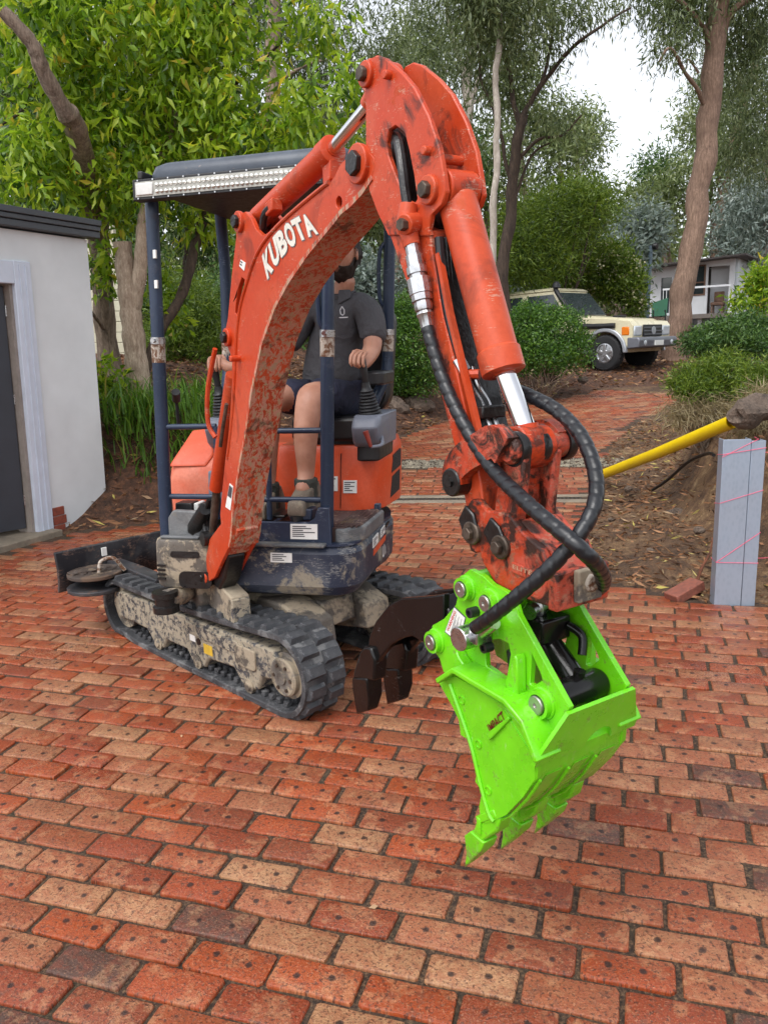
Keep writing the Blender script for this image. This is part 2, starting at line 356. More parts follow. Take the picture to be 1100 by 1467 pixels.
def brick_shape(seed, lo=False):
    r = random.Random(seed); hl, hw, cc = BL / 2, BW / 2, 0.007
    out = [(-hl + cc, -hw), (0, -hw), (hl - cc, -hw), (hl, -hw + cc), (hl, hw - cc), (hl - cc, hw), (0, hw), (-hl + cc, hw), (-hl, hw - cc), (-hl, -hw + cc)]
    j = lambda a: r.uniform(-a, a)
    rings = []
    out = [(x * (1 - max(0, j(.05)) * (r.random() < .35)) + j(.003), y * (1 - max(0, j(.10)) * (r.random() < .35)) + j(.0028)) for x, y in out]
    for z, k in ((-0.05, 0.0), (-0.0075, 0.0), (-0.0018, 0.0012), (0.0, 0.0042)):
        rings.append([(x - math.copysign(min(abs(x), k), x), y - math.copysign(k, y), z + (j(.0006) if z == 0 else 0)) for x, y in out])
    n = len(out); vs = [p for q_ in rings for p in q_]; fs = []
    for i in range(3):
        for k in range(n): a, b = i * n + k, i * n + (k + 1) % n; fs.append((a, b, b + n, a + n))
    fs.append(tuple(3 * n + k for k in range(n))); return vs, fs
VAR = [brick_shape(100 + i) for i in range(24)]
VMESH = []
for i, (vs, fs) in enumerate(VAR):
    m_ = bpy.data.meshes.new('brick'); m_.from_pydata(vs, [], fs); uv = m_.uv_layers.new(name='brick')
    for l in m_.loops: uv.data[l.index].uv = m_.vertices[l.vertex_index].co.xy
    m_.polygons.foreach_set('use_smooth', [True] * len(m_.polygons)); m_.set_sharp_from_angle(angle=R(50)); m_.materials.append(M_BRICK); VMESH.append(m_)
TH = R(-17.6)
bricks = []
def lay(th, ox, oy, test, rr):
    c, s = math.cos(th), math.sin(th); L_ = []
    for row in range(-80, 190):
        shift = (0.5 * (row % 2)) + rr.uniform(-0.09, 0.09); vy = row * (BW + JW); wav = 0.006 * math.sin(row * 0.7)
        for k in range(-60, 70):
            ux = (k + shift) * (BL + JL) + rr.uniform(-.003, .003); x, y = ox + ux * c - (vy + wav) * s, oy + ux * s + (vy + wav) * c
            if -7 < x < 7 and 0.7 < y < 15.8: L_.append((x, y, th + rr.gauss(0, 0.008), rr.random()))
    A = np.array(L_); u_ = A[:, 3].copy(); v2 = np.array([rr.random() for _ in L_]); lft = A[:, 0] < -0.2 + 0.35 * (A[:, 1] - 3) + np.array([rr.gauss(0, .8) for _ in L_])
    A[:, 3] = np.where(lft, np.where(v2 < .22, .84 + .16 * u_, np.where(v2 < .90, .16 + .42 * u_, .56 + .26 * u_)), np.where(v2 < .09, .1 * u_, np.where(v2 < .42, .16 + .36 * u_, np.where(v2 < .85, .58 + .22 * u_, .80 + .20 * u_))))  # right-hand bricks: purple, red and tan, plus paler salmon with sky sheen painted in
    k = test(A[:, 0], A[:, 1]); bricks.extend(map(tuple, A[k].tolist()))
rr = random.Random(5)
dr_dir = (0.9876, -0.157)   # the trench drain crosses the drive from (0.1,8.10) towards the right
def drain_d(x, y): return (y - 8.10) * 0.9876 + (x - 0.12) * 0.157
def ok_pt(x, y, m=0.07):
    k = paved(x, y)
    for a, b in ((m, 0), (-m, 0), (0, m), (0, -m)): k &= paved(x + a, y + b)
    return k
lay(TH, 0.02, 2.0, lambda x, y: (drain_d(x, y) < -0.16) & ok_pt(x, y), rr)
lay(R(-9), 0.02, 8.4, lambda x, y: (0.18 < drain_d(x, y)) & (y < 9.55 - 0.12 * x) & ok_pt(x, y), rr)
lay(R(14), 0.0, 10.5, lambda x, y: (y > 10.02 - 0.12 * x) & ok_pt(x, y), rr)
# bedding sheet (structure) that carries the bricks
bd = MB(); st = 0.24
gxx, gyy = np.meshgrid(np.arange(-30, 31) * st, np.arange(3, 67) * st); pk = paved(gxx, gyy); bz = base_z(gxx, gyy) - 0.0085
for j in range(63):
    for i in range(60):
        if pk[j:j + 2, i:i + 2].any():
            bd.add([(gxx[j + b, i + a], gyy[j + b, i + a], bz[j + b, i + a]) for a, b in ((0, 0), (1, 0), (1, 1), (0, 1))], [(0, 1, 2, 3)])
drive = bd.build('brick_driveway', M_SAND, None, smooth=0, fix=False); tag(drive, kind='structure', label='red brick paved driveway with sandy joints')
cand = []
for i, (x, y, a, q_) in enumerate(bricks):
    p = cam_px((x, y, 0))
    if p and -20 < p[0] < 1120 and -20 < p[1] < 1490:
        hid = (150 < p[0] < 490 and p[1] < 1010 and p[1] > 800 and p[1] < 820 + (p[0] - 150) * 0.55)
        cand.append((p[2] + (3 if hid else 0), i))
cand.sort(); near = set(i for _, i in cand[:300])
fv, ff, fr_, fu = [], [], [], []
rb = random.Random(9)
for i, (x, y, a, q_) in enumerate(bricks):
    z = 0.088 * max(0.0, y - 8.3); sl = 0.088 if y > 8.3 else 0.0; k = rb.randrange(24)
    dz = rb.gauss(0, 0.0024); tx, ty = rb.gauss(0, 0.011), rb.gauss(0, 0.009) + sl * math.sin(a) * 0
    flip = math.pi if rb.random() < .5 else 0
    if i in near:
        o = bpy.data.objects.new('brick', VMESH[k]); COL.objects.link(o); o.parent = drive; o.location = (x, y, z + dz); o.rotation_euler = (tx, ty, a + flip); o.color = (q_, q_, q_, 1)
    else:
        c, s = math.cos(a), math.sin(a); b0 = len(fv); vs, fs = VAR[k]
        for vx, vy, vz in vs:
            wx, wy = x + vx * c - vy * s, y + vx * s + vy * c
            fv.append((wx, wy, z + vz + dz + (wy - y) * sl + vx * ty + vy * tx)); fu.append((vx, vy)); fr_.append(q_)
        ff += [tuple(j + b0 for j in f) for f in fs]
m_ = bpy.data.meshes.new('brick_field'); m_.from_pydata(fv, [], ff); uv = m_.uv_layers.new(name='brick')
li = np.zeros(len(m_.loops), np.int32); m_.loops.foreach_get('vertex_index', li); uv.data.foreach_set('uv', np.array(fu, np.float32)[li].ravel())
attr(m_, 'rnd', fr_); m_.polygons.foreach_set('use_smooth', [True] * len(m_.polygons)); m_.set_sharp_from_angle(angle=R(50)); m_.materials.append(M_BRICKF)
bf = bpy.data.objects.new('brick_field', m_); COL.objects.link(bf); bf.parent = drive; bf['kind'] = 'stuff'

# trench drain, gravel strip, concrete edging
M_CONC = plain('concrete', srgb(136, 124, 108), 0.85, var=0.2, scale=25, bump=0.3)
M_DARKM = plain('dark_steel', srgb(58, 52, 50), 0.5, 0.3, var=0.3)
DF = frame((0.0, 8.12, 0), R(-9.0))
dr = thing('trench_drain', DF(1, 0, 0), 'long grated trench drain with pale concrete edges crossing the brick drive', 'drain')
for y0, y1 in ((-0.21, -0.075), (0.075, 0.19)):
    MB().box(DF, -1.2, 2.3, y0, y1, -0.06, 0.004).build('concrete_edge', M_CONC, dr, bevel=0.006)
MB().box(DF, -1.2, 2.05, -0.07, 0.07, -0.09, -0.04).build('channel', M_DARKM, dr)
g0 = MB().box(DF, -1.19, 2.04, -0.068, -0.056, -0.04, -0.004).box(DF, -1.19, 2.04, 0.056, 0.068, -0.04, -0.004)
for k in range(80): g0.box(DF, -1.18 + k * 0.0405, -1.163 + k * 0.0405, -0.06, 0.06, -0.035, -0.006)
g0.build('grate', M_DARKM, dr)
M_PEB = plain('pebble', srgb(150, 140, 122), 0.8, var=0.45, scale=60)
pb = MB()
for k in range(2600):
    x = rr.uniform(-0.4, 3.0); y = rr.uniform(9.56, 10.0) - 0.12 * x; s_ = rr.uniform(0.008, 0.02)
    z = float(base_z(x, y)) - 0.004; c_, d_ = math.cos(k), math.sin(k)
    pb.add([(x + s_ * c_, y + s_ * d_, z), (x - s_ * d_, y + s_ * c_ * .8, z), (x - s_ * c_, y - s_ * d_, z), (x + s_ * d_, y - s_ * c_ * .8, z), (x, y, z + s_)], [(0, 1, 4), (1, 2, 4), (2, 3, 4), (3, 0, 4)])
tag(pb.build('gravel_strip', M_PEB, None, smooth=60, fix=False), 'strip of pale gravel across the brick drive', 'gravel', kind='stuff')
WD = Vector((0.437, 0.9, 0)); WN = Vector((0.9, -0.437, 0)); WO = Vector((-3.053, 7.124, 0))
SF = lambda s, n, z: WO + WD * s + WN * (n + 0.0) + Vector((0.035 * z, 0, z))
stp = MB().box(SF, -2.6, -0.06, -0.3, 0.15, -0.05, 0.05).build('concrete_step', M_CONC, None, bevel=0.012)
tag(stp, 'worn concrete step in front of the shed door', 'step')
# ================================================================== excavator
# side profiles in the plane of boom, arm and bucket: (reach, height) in metres from the foot of the boom
T={}
T['boom']=[(-0.187, -0.019), (-0.24, -0.003), (-0.198, 0.055), (-0.175, 0.114), (-0.108, 0.208), (0.051, 0.307), (0.052, 0.352), (0.102, 0.47), (0.161, 0.598), (0.224, 0.72), (0.27, 0.836), (0.304, 0.934), (0.32, 1.016), (0.304, 1.043), (0.268, 1.079), (0.253, 1.112), (0.28, 1.138), (0.31, 1.177), (0.385, 1.34), (0.448, 1.458), (0.455, 1.491), (0.473, 1.517), (0.508, 1.531), (0.546, 1.532), (0.59, 1.505), (0.625, 1.462), (0.679, 1.432), (0.748, 1.441), (0.842, 1.458), (1.009, 1.491), (1.162, 1.516), (1.193, 1.529), (1.227, 1.553), (1.272, 1.567), (1.31, 1.574), (1.346, 1.569), (1.381, 1.555), (1.404, 1.535), (1.409, 1.513), (1.39, 1.487), (1.338, 1.46), (1.275, 1.438), (1.215, 1.425), (1.18, 1.409), (1.005, 1.339), (0.857, 1.266), (0.738, 1.19), (0.614, 1.076), (0.49, 0.898), (0.409, 0.744), (0.319, 0.602), (0.24, 0.459), (0.201, 0.378), (0.166, 0.281), (0.131, 0.221), (0.052, 0.154), (-0.01, 0.099), (-0.086, 0.029)]
T['boom_in']=[(0.131, 0.221), (0.166, 0.281), (0.201, 0.378), (0.24, 0.459), (0.319, 0.602), (0.409, 0.744), (0.49, 0.898), (0.614, 1.076), (0.738, 1.19), (0.857, 1.266), (1.005, 1.339), (1.18, 1.409), (1.261, 1.446), (1.267, 1.519), (1.162, 1.516), (1.009, 1.491), (0.842, 1.458), (0.711, 1.419), (0.615, 1.37), (0.52, 1.285), (0.447, 1.208), (0.387, 1.108), (0.353, 1.002), (0.325, 0.893), (0.262, 0.723), (0.186, 0.571), (0.12, 0.442), (0.068, 0.31)]
T['boom_ridge']=[(-0.086, 0.029), (-0.01, 0.099), (0.052, 0.154), (0.131, 0.221), (0.166, 0.281), (0.201, 0.378), (0.24, 0.459), (0.319, 0.602), (0.409, 0.744), (0.49, 0.898), (0.614, 1.076), (0.738, 1.19), (0.857, 1.266), (1.005, 1.339), (1.18, 1.409), (1.215, 1.425), (1.275, 1.438), (1.338, 1.46), (1.39, 1.487)]
T['boom_curve']=[(1.162, 1.512), (1.009, 1.485), (0.841, 1.45), (0.71, 1.412), (0.614, 1.363), (0.519, 1.28), (0.446, 1.203), (0.394, 1.107), (0.36, 1.002), (0.325, 0.893), (0.268, 0.751), (0.192, 0.601)]
T['boom_slot']=[(0.474, 1.314), (0.498, 1.304), (0.486, 1.276), (0.441, 1.208), (0.408, 1.18), (0.382, 1.189), (0.395, 1.216), (0.434, 1.28)]
T['boom_hole']=[(1.21, 1.454)]
T['boom_pins']=[(-0.21, 0.004), (0.496, 1.504), (1.333, 1.533), (0.302, 1.102), (0.508, 1.498)]
T['arm']=[(1.472, 1.756), (1.544, 1.702), (1.596, 1.654), (1.65, 1.578), (1.688, 1.501), (1.705, 1.433), (1.712, 1.396), (1.698, 1.372), (1.652, 1.353), (1.639, 1.319), (1.643, 1.273), (1.683, 1.116), (1.738, 0.963), (1.766, 0.878), (1.796, 0.795), (1.821, 0.711), (1.835, 0.626), (1.835, 0.588), (1.819, 0.57), (1.791, 0.562), (1.77, 0.58), (1.76, 0.65), (1.74, 0.737), (1.7, 0.84), (1.665, 0.927), (1.627, 1.013), (1.55, 1.169), (1.458, 1.33), (1.411, 1.393), (1.373, 1.457), (1.366, 1.509), (1.364, 1.565), (1.371, 1.657), (1.372, 1.717), (1.365, 1.744), (1.372, 1.762), (1.397, 1.775), (1.433, 1.774)]
T['arm_upper']=[(1.433, 1.774), (1.397, 1.775), (1.372, 1.762), (1.365, 1.744), (1.372, 1.717), (1.371, 1.657), (1.364, 1.565), (1.366, 1.509), (1.373, 1.457), (1.411, 1.393), (1.458, 1.33), (1.644, 1.305), (1.639, 1.319), (1.652, 1.353), (1.698, 1.372), (1.712, 1.396), (1.705, 1.433), (1.688, 1.501), (1.65, 1.578), (1.596, 1.654), (1.544, 1.702), (1.472, 1.756)]
T['arm_lower']=[(1.394, 1.407), (1.458, 1.33), (1.55, 1.169), (1.627, 1.013), (1.665, 0.927), (1.7, 0.84), (1.74, 0.737), (1.76, 0.65), (1.77, 0.58), (1.791, 0.562), (1.819, 0.57), (1.835, 0.588), (1.835, 0.626), (1.821, 0.711), (1.796, 0.795), (1.766, 0.878), (1.738, 0.963), (1.683, 1.116), (1.643, 1.273), (1.639, 1.319)]
T['arm_slot']=[(1.51, 1.588), (1.481, 1.585), (1.466, 1.558), (1.471, 1.528), (1.494, 1.485), (1.524, 1.44), (1.541, 1.409), (1.58, 1.391), (1.595, 1.4), (1.583, 1.459), (1.565, 1.52), (1.549, 1.561)]
T['arm_slot2']=[(1.436, 1.456), (1.418, 1.447), (1.423, 1.423), (1.449, 1.398), (1.468, 1.386), (1.463, 1.413), (1.472, 1.438), (1.459, 1.455)]
T['arm_pins']=[(1.388, 1.741), (1.651, 1.41), (1.492, 1.71), (1.649, 1.499), (1.321, 1.536)]
T['armcyl']=[(0.454, 1.504), (0.52, 1.518), (1.08, 1.632), (1.107, 1.638), (1.293, 1.701), (1.36, 1.749)]
T['bktcyl']=[(1.669, 1.412), (1.677, 1.378), (1.842, 0.969), (1.855, 0.976), (1.914, 0.845), (1.926, 0.8)]
T['hitch']=[(1.828, 0.67), (1.804, 0.668), (1.771, 0.633), (1.778, 0.593), (1.788, 0.559), (1.796, 0.535), (1.815, 0.532), (1.834, 0.539), (1.839, 0.519), (1.888, 0.472), (1.991, 0.459), (2.087, 0.461), (2.09, 0.52), (2.051, 0.587), (1.986, 0.616), (1.941, 0.651), (1.907, 0.653), (1.865, 0.648)]
T['hitch_pins']=[(1.811, 0.585), (1.917, 0.57), (1.79, 0.622), (1.884, 0.607)]
T['hitch_label']=[(1.955, 0.542), (2.034, 0.536), (2.034, 0.512), (1.953, 0.516)]
T['glink']=[(1.752, 0.706), (1.758, 0.739), (1.8, 0.773), (1.858, 0.801), (1.904, 0.82)]
T['xtube']=[(1.938, 0.801)]
T['blink']=[(1.938, 0.801), (1.897, 0.599)]
T['bplate']=[(1.825, 0.498), (1.79, 0.472), (1.783, 0.437), (1.765, 0.39), (1.713, 0.338), (1.662, 0.306), (1.651, 0.269), (1.662, 0.236), (1.69, 0.222), (1.707, 0.187), (1.753, 0.179), (1.926, 0.177), (2.006, 0.154), (2.064, 0.14), (2.13, 0.205), (2.16, 0.26), (2.0, 0.428), (1.99, 0.452), (1.966, 0.472), (1.937, 0.475), (1.909, 0.478), (1.876, 0.492)]
T['bboss']=[(1.814, 0.448), (1.906, 0.436), (1.681, 0.268), (2.081, 0.242)]
T['bwin1']=[(1.88, 0.316), (1.895, 0.335), (1.933, 0.35), (1.965, 0.348), (1.972, 0.324), (1.957, 0.253), (1.883, 0.264)]
T['bwin2']=[(2.044, 0.347), (2.073, 0.308), (2.077, 0.295), (2.048, 0.27), (2.037, 0.272)]
T['bwin2b']=[(2.006, 0.367), (2.022, 0.36), (2.013, 0.271), (1.989, 0.275)]
T['bflange']=[(1.771, 0.203), (1.839, 0.255), (2.027, 0.245), (2.083, 0.217), (2.131, 0.141)]
T['bside']=[(1.743, 0.188), (1.807, 0.136), (1.829, 0.112), (1.836, 0.073), (1.87, 0.072), (1.88, 0.027), (1.902, 0.022), (1.89, -0.03), (1.916, -0.043), (1.905, -0.091), (1.912, -0.138), (1.947, -0.108), (2.008, -0.06), (2.067, 0.021), (2.11, 0.084), (2.113, 0.126), (2.06, 0.192), (1.999, 0.22), (1.818, 0.229)]
T['bback']=[(1.912, -0.138), (2.008, -0.06), (2.067, 0.017), (2.11, 0.084), (2.113, 0.126)]
T['tooth']=[(1.896, -0.151), (1.879, -0.169), (1.847, -0.207), (1.843, -0.255), (1.821, -0.32), (1.889, -0.241), (1.949, -0.172), (1.991, -0.113), (1.986, -0.076)]
T['btop']=[(2.11, 0.125), (2.194, 0.277)]
T['bholes']=[(1.845, 0.173), (1.908, 0.081), (1.943, -0.028)]
T['bcyl']=[(2.117, 0.276), (2.006, 0.322), (1.927, 0.343), (1.897, 0.361)]
T['impact']=[(1.958, 0.132), (2.013, 0.192), (1.956, 0.144)]
T['warning']=[(1.762, 0.387), (1.809, 0.37), (1.779, 0.29), (1.718, 0.304)]
T['claw']=[(1.677, 0.391), (1.62, 0.371), (1.469, 0.326), (1.399, 0.285), (1.325, 0.215), (1.283, 0.153), (1.271, 0.104), (1.327, 0.076), (1.34, 0.099), (1.407, 0.165), (1.469, 0.204), (1.522, 0.226), (1.595, 0.223), (1.672, 0.231)]
T['clawtooth']=[(1.272, 0.119), (1.245, 0.094), (1.2, 0.014), (1.187, -0.027), (1.194, -0.055), (1.195, -0.146), (1.277, -0.099), (1.294, -0.045), (1.321, 0.02), (1.332, 0.091), (1.31, 0.128)]
T['hose1']=[(1.574, 1.343), (1.596, 1.29), (1.616, 1.204), (1.64, 1.135), (1.653, 1.084), (1.701, 0.981), (1.768, 0.881), (1.883, 0.764)]
T['hose1b']=[(2.071, 0.698)]
T['hose1c']=[(2.211, 0.634)]
T['hose1d']=[(2.192, 0.571)]
T['hose1e']=[(2.112, 0.497)]
T['hose1f']=[(2.019, 0.437)]
T['hose2a']=[(1.808, 0.927), (1.869, 0.912), (1.962, 0.879)]
T['hose2b']=[(2.058, 0.823)]
T['hose2c']=[(2.134, 0.743)]
T['hose2d']=[(2.168, 0.673)]
T['hose2e']=[(2.135, 0.581)]
T['hose2f']=[(2.027, 0.464), (1.943, 0.399)]
T['fit']=[(1.866, 0.347), (1.919, 0.372)]
T['kub']=[(0.696, 1.287), (1.084, 1.389), (0.668, 1.366), (1.032, 1.451)]
T['boomcyl']=[(-0.129, 0.2), (-0.026, 0.446), (0.165, 0.769), (0.371, 1.107)]
T['boom_sticker']=[(0.196, 0.506), (0.232, 0.496), (0.18, 0.387), (0.126, 0.394)]
T['bsticker2']=[(0.479, 1.375), (0.521, 1.359), (0.503, 1.333), (0.462, 1.355)]
ORANGE = (0.52, 0.050, 0.011); ORANGE_F = (0.56, 0.085, 0.032)
M_OR = worn('orange_paint', ORANGE, 0.36, grime_amt=0.22, mud_amt=0.06, chip_amt=0.14, fade=ORANGE_F)
M_ORG = worn('orange_greasy_paint', ORANGE, 0.36, grime_amt=0.42, mud_amt=0.08, chip_amt=0.22, fade=ORANGE_F, scale=1.8)
M_ORH = worn('orange_rusty_paint', (0.44, 0.045, 0.012), 0.42, grime=(0.022, 0.013, 0.010), grime_amt=0.60, mud_amt=0.30, chip_amt=0.36, mud=(0.26, 0.15, 0.09), chips=(0.40, 0.20, 0.13), scale=2.8, bump=.4)
t = NT('orange_scraped_paint'); co = t.coord(); cs = t.coord(scale=(26, 26, 5)); z_ = t.n('ShaderNodeSeparateXYZ'); t.l(co, z_.inputs[0])
low_ = t.math('SUBTRACT', 1.0, t.step(z_.outputs[2], 1.15, 1.75))       # the lower half has been dragged through spoil
n1 = t.noise(co, 7, 5, .65, .5); n2 = t.noise(cs, 1.6, 6, .75, .6); n3 = t.noise(co, 70, 3, .7); n4 = t.noise(cs, 3.1, 5, .7)
c = t.mix(t.step(n1, .42, .58), (.40, .042, .010, 1), (.54, .07, .018, 1))
c = t.mix(t.math('MULTIPLY', t.step(t.math('ADD', n2, t.math('MULTIPLY', low_, .17)), .65, .71), .75), c, t.mix(n3, (.40, .20, .14, 1), (.62, .42, .33, 1)))
c = t.mix(t.math('MULTIPLY', t.step(t.math('ADD', n4, t.math('MULTIPLY', low_, .13)), .65, .70), .9), c, t.mix(n1, (.42, .29, .15, 1), (.36, .30, .22, 1)))
c = t.mix(t.math('MULTIPLY', t.step(t.noise(co, 9, 5, .7, .5), .57, .66), .75), c, (.045, .022, .014, 1))
t.set(Base_Color=c, Roughness=.55); t.bump(t.math('ADD', n2, n3), .5, .005); M_ORW = t.m
M_ORP = worn('orange_panel', (0.64, 0.075, 0.02), 0.33, grime_amt=0.05, mud_amt=0.06, chip_amt=0.05, fade=(0.66, 0.12, 0.06))
M_NAVY = worn('navy_paint', (0.022, 0.032, 0.062), 0.38, grime_amt=0.12, mud_amt=0.16, chip_amt=0.22, mud=(0.30, 0.26, 0.21), chips=(0.22, 0.24, 0.28), fade=(0.035, 0.045, 0.075))
M_NAVYM = worn('navy_muddy_paint', (0.025, 0.032, 0.055), 0.45, grime_amt=0.15, mud_amt=0.44, chip_amt=0.25, mud=(0.34, 0.29, 0.22), chips=(0.30, 0.29, 0.27))
M_POST = worn('navy_post_paint', (0.022, 0.035, 0.065), 0.3, grime_amt=0.03, mud_amt=0.07, chip_amt=0.10, mud=(0.30, 0.28, 0.26), chips=(0.20, 0.24, 0.30), fade=(0.03, 0.045, 0.08))
M_MUD = worn('dried_mud_steel', (0.10, 0.085, 0.07), 0.7, grime_amt=0.30, mud_amt=0.75, chip_amt=0.2, mud=(0.40, 0.33, 0.24), chips=(0.20, 0.16, 0.12), bump=0.6)
M_MUDP = worn('mud_flecked_frame', (0.05, 0.05, 0.055), 0.6, grime_amt=0.20, mud_amt=0.76, chip_amt=0.40, mud=(0.42, 0.36, 0.27), chips=(0.30, 0.26, 0.20), scale=4.5, bump=0.6)
M_RUB = worn('track_rubber', (0.035, 0.036, 0.04), 0.62, grime_amt=0.1, mud_amt=0.42, chip_amt=0.35, mud=(0.20, 0.20, 0.20), chips=(0.12, 0.12, 0.125), scale=1.7, bump=0.6)
M_LUG = worn('track_lug_rubber', (0.045, 0.047, 0.052), 0.5, grime_amt=0.1, mud_amt=0.30, chip_amt=0.3, mud=(0.22, 0.22, 0.22), chips=(0.14, 0.14, 0.15), scale=1.7, bump=0.5)
M_GREASE = plain('grease_black', (0.012, 0.011, 0.011, 1), 0.32, var=0.3, scale=70, bump=0.5)
M_STEELD = plain('dirty_steel', srgb(104, 92, 82), 0.5, 0.7, var=0.35, scale=50, bump=0.2)
M_CHROME = plain('chrome', (0.78, 0.78, 0.8, 1), 0.08, 1.0, var=0.03)
M_ZINC = plain('zinc_fitting', (0.55, 0.55, 0.56, 1), 0.28, 1.0, var=0.15, scale=60)
M_HOSE = plain('spiral_hose_plastic', (0.012, 0.013, 0.016, 1), 0.33, var=0.2, scale=40)
M_BLK = plain('black_plastic', (0.014, 0.014, 0.016, 1), 0.45, var=0.25, scale=40)
M_GREY = plain('grey_plastic', srgb(112, 116, 128), 0.45, var=0.10, scale=20, bump=0.05)
M_WHITE = plain('white_sticker', srgb(232, 232, 228), 0.45, var=0.05, scale=40)
M_INK = plain('printed_ink', srgb(70, 70, 76), 0.6, var=0.1)
M_REDINK = plain('red_ink', srgb(200, 40, 36), 0.5, var=0.1)
M_KUB = plain('white_decal', srgb(226, 222, 210), 0.5, var=0.10, scale=60)
M_KUBO = plain('grey_decal_edge', srgb(128, 128, 130), 0.5, var=0.1)
M_RUST = worn('rusty_collar', (0.45, 0.40, 0.34), 0.6, grime=(0.12, 0.045, 0.015), grime_amt=0.7, mud_amt=0.1, chip_amt=0.2, scale=6)
M_YEL = plain('yellow_sticker', srgb(214, 176, 60), 0.5, var=0.15)
M_GLASS = plain('lens_clear', (0.75, 0.75, 0.72, 1), 0.12, 0.0, var=0.1)
M_LED = plain('led_reflector', (0.85, 0.85, 0.82, 1), 0.12, 0.9, var=0.1)

ex_root = thing('mini_excavator', (-0.50, 4.02, 0), 'orange and navy mini excavator on rubber tracks in the middle of the brick drive', 'excavator')
# ---- undercarriage frame: s along the tracks (towards the sprocket), t across, z up
UA = Vector((0.70, -0.714, 0)); UB = Vector((0.714, 0.70, 0)); UO = Vector((-0.59, 4.0, 0))
UF = lambda s, t_, z: UO + UA * s + UB * t_ + Vector((0, 0, z))
def belt_loop(off):
    P = []
    fc, fr_ = (0.655, 0.19), 0.19 + off; rc, r2 = (-0.845, 0.175), 0.165 + off
    for k in range(15): a = R(-90 + 180 * k / 14); P.append((fc[0] + fr_ * math.cos(a), fc[1] + fr_ * math.sin(a)))
    for k in range(1, 8): s_ = 0.655 - 1.5 * k / 8; f = k / 8; P.append((s_, (0.38 + off) * (1 - f) + (0.34 + off) * f - 0.018 * math.sin(math.pi * f)))
    for k in range(13): a = R(90 + 160 * k / 12); P.append((rc[0] + r2 * math.cos(a), rc[1] + r2 * math.sin(a)))
    for k in range(0, 10): P.append((-0.80 + 1.45 * k / 10, -off + 0.001 + (0.02 if k == 0 else 0)))
    return P
def make_track(t0, t1, outer, label):
    tr = MB(); n = len(belt_loop(0)); A = belt_loop(0.0); B = belt_loop(-0.028)
    tr.loft([[UF(p[0], t0, p[1]) for p in A], [UF(p[0], t1, p[1]) for p in A], [UF(p[0], t1, p[1]) for p in B], [UF(p[0], t0, p[1]) for p in B], [UF(p[0], t0, p[1]) for p in A]], cap=False)
    track = tr.build('track', M_RUB, ex_root, bevel=0.006); track['label'] = label
    # tread lugs: one shared mesh, one object each
    lm = MB(); lm.hexa([(-0.031, -0.052, -0.004), (0.031, -0.044, -0.004), (0.031, 0.044, -0.004), (-0.031, 0.052, -0.004), (-0.021, -0.043, 0.02), (0.021, -0.036, 0.02), (0.021, 0.036, 0.02), (-0.021, 0.043, 0.02)])
    lme = bpy.data.meshes.new('lug'); lme.from_pydata(lm.v, [], lm.f); lme.materials.append(M_LUG)
    L = belt_loop(0.0); L.append(L[0]); d = [0]
    for a, b in zip(L[:-1], L[1:]): d.append(d[-1] + math.hypot(b[0] - a[0], b[1] - a[1]))
    N = int(d[-1] / 0.086); tm = (t0 + t1) / 2
    for k in range(N):
        for side in (-1, 1):
            s_ = (k + (0.5 if side > 0 else 0)) * d[-1] / N; i = max(j for j in range(len(d)) if d[j] <= s_ + 1e-9); i = min(i, len(L) - 2)
            f = (s_ - d[i]) / max(1e-6, d[i + 1] - d[i]); px = L[i][0] + (L[i + 1][0] - L[i][0]) * f; pz = L[i][1] + (L[i + 1][1] - L[i][1]) * f
            if pz < 0.03 and -0.78 < px < 0.64: continue      # pressed flat under the machine
            tx, tz = L[i + 1][0] - L[i][0], L[i + 1][1] - L[i][1]; ln = math.hypot(tx, tz); tx /= ln; tz /= ln
            T_ = UA * tx + Vector((0, 0, tz)); N_ = UA * tz + Vector((0, 0, -tx)); S_ = N_.cross(T_)
            o = bpy.data.objects.new('lug', lme); COL.objects.link(o); o.parent = track
            p = UF(px, tm + side * 0.055, pz) - Vector(ex_root.location)
            o.matrix_local = Matrix(((T_.x, S_.x, N_.x, p.x), (T_.y, S_.y, N_.y, p.y), (T_.z, S_.z, N_.z, p.z), (0, 0, 0, 1)))
    # drive teeth on the inner face of the lower run
    kn = MB()
    for k in range(26):
        s_ = -0.75 + 1.44 * k / 26
        for q_ in (0.035, 0.085): kn.box(UF, s_, s_ + 0.028, t0 + q_ if outer < 0 else t1 - q_ - 0.03, (t0 + q_ + 0.03) if outer < 0 else t1 - q_, 0.028, 0.058)
    kn.build('inner_lug', M_RUB, track, bevel=0.006)
    fo = [(-0.93, .17), (-.90, .24), (-.82, .262), (-.3, .268), (.2, .272), (.60, .275), (.66, .22), (.58, .13), (.50, .12), (.47, .05), (.40, .025), (.33, .05), (.28, .105), (.06, .09), (.02, .035), (-.04, .02), (-.10, .04), (-.14, .09), (-.35, .088), (-.38, .035), (-.43, .02), (-.48, .035), (-.55, .10), (-.7, .105), (-.87, .10)]
    fo = [(a, b + 0.012) for a, b in fo]
    ta, tb = (t0 + 0.022, t1 - 0.06) if outer < 0 else (t0 + 0.06, t1 - 0.022)
    fr = MB().prism(UF, fo, ta, tb).build('track_frame', M_MUDP, ex_root, bevel=0.012); fr['label'] = 'mud caked track frame'
    tf = t0 + 0.02 if outer < 0 else t1 - 0.02; od = -1 if outer < 0 else 1
    for s_ in (-0.43, -0.04, 0.40):
        MB().lathe(UF(s_, tf - od * 0.03, 0.062), UB * od, [(0.034, 0), (0.036, 0.02), (0.036, 0.034), (0.022, 0.036), (0.018, 0.044), (0.001, 0.044)], 18).build('roller', M_MUD, ex_root)
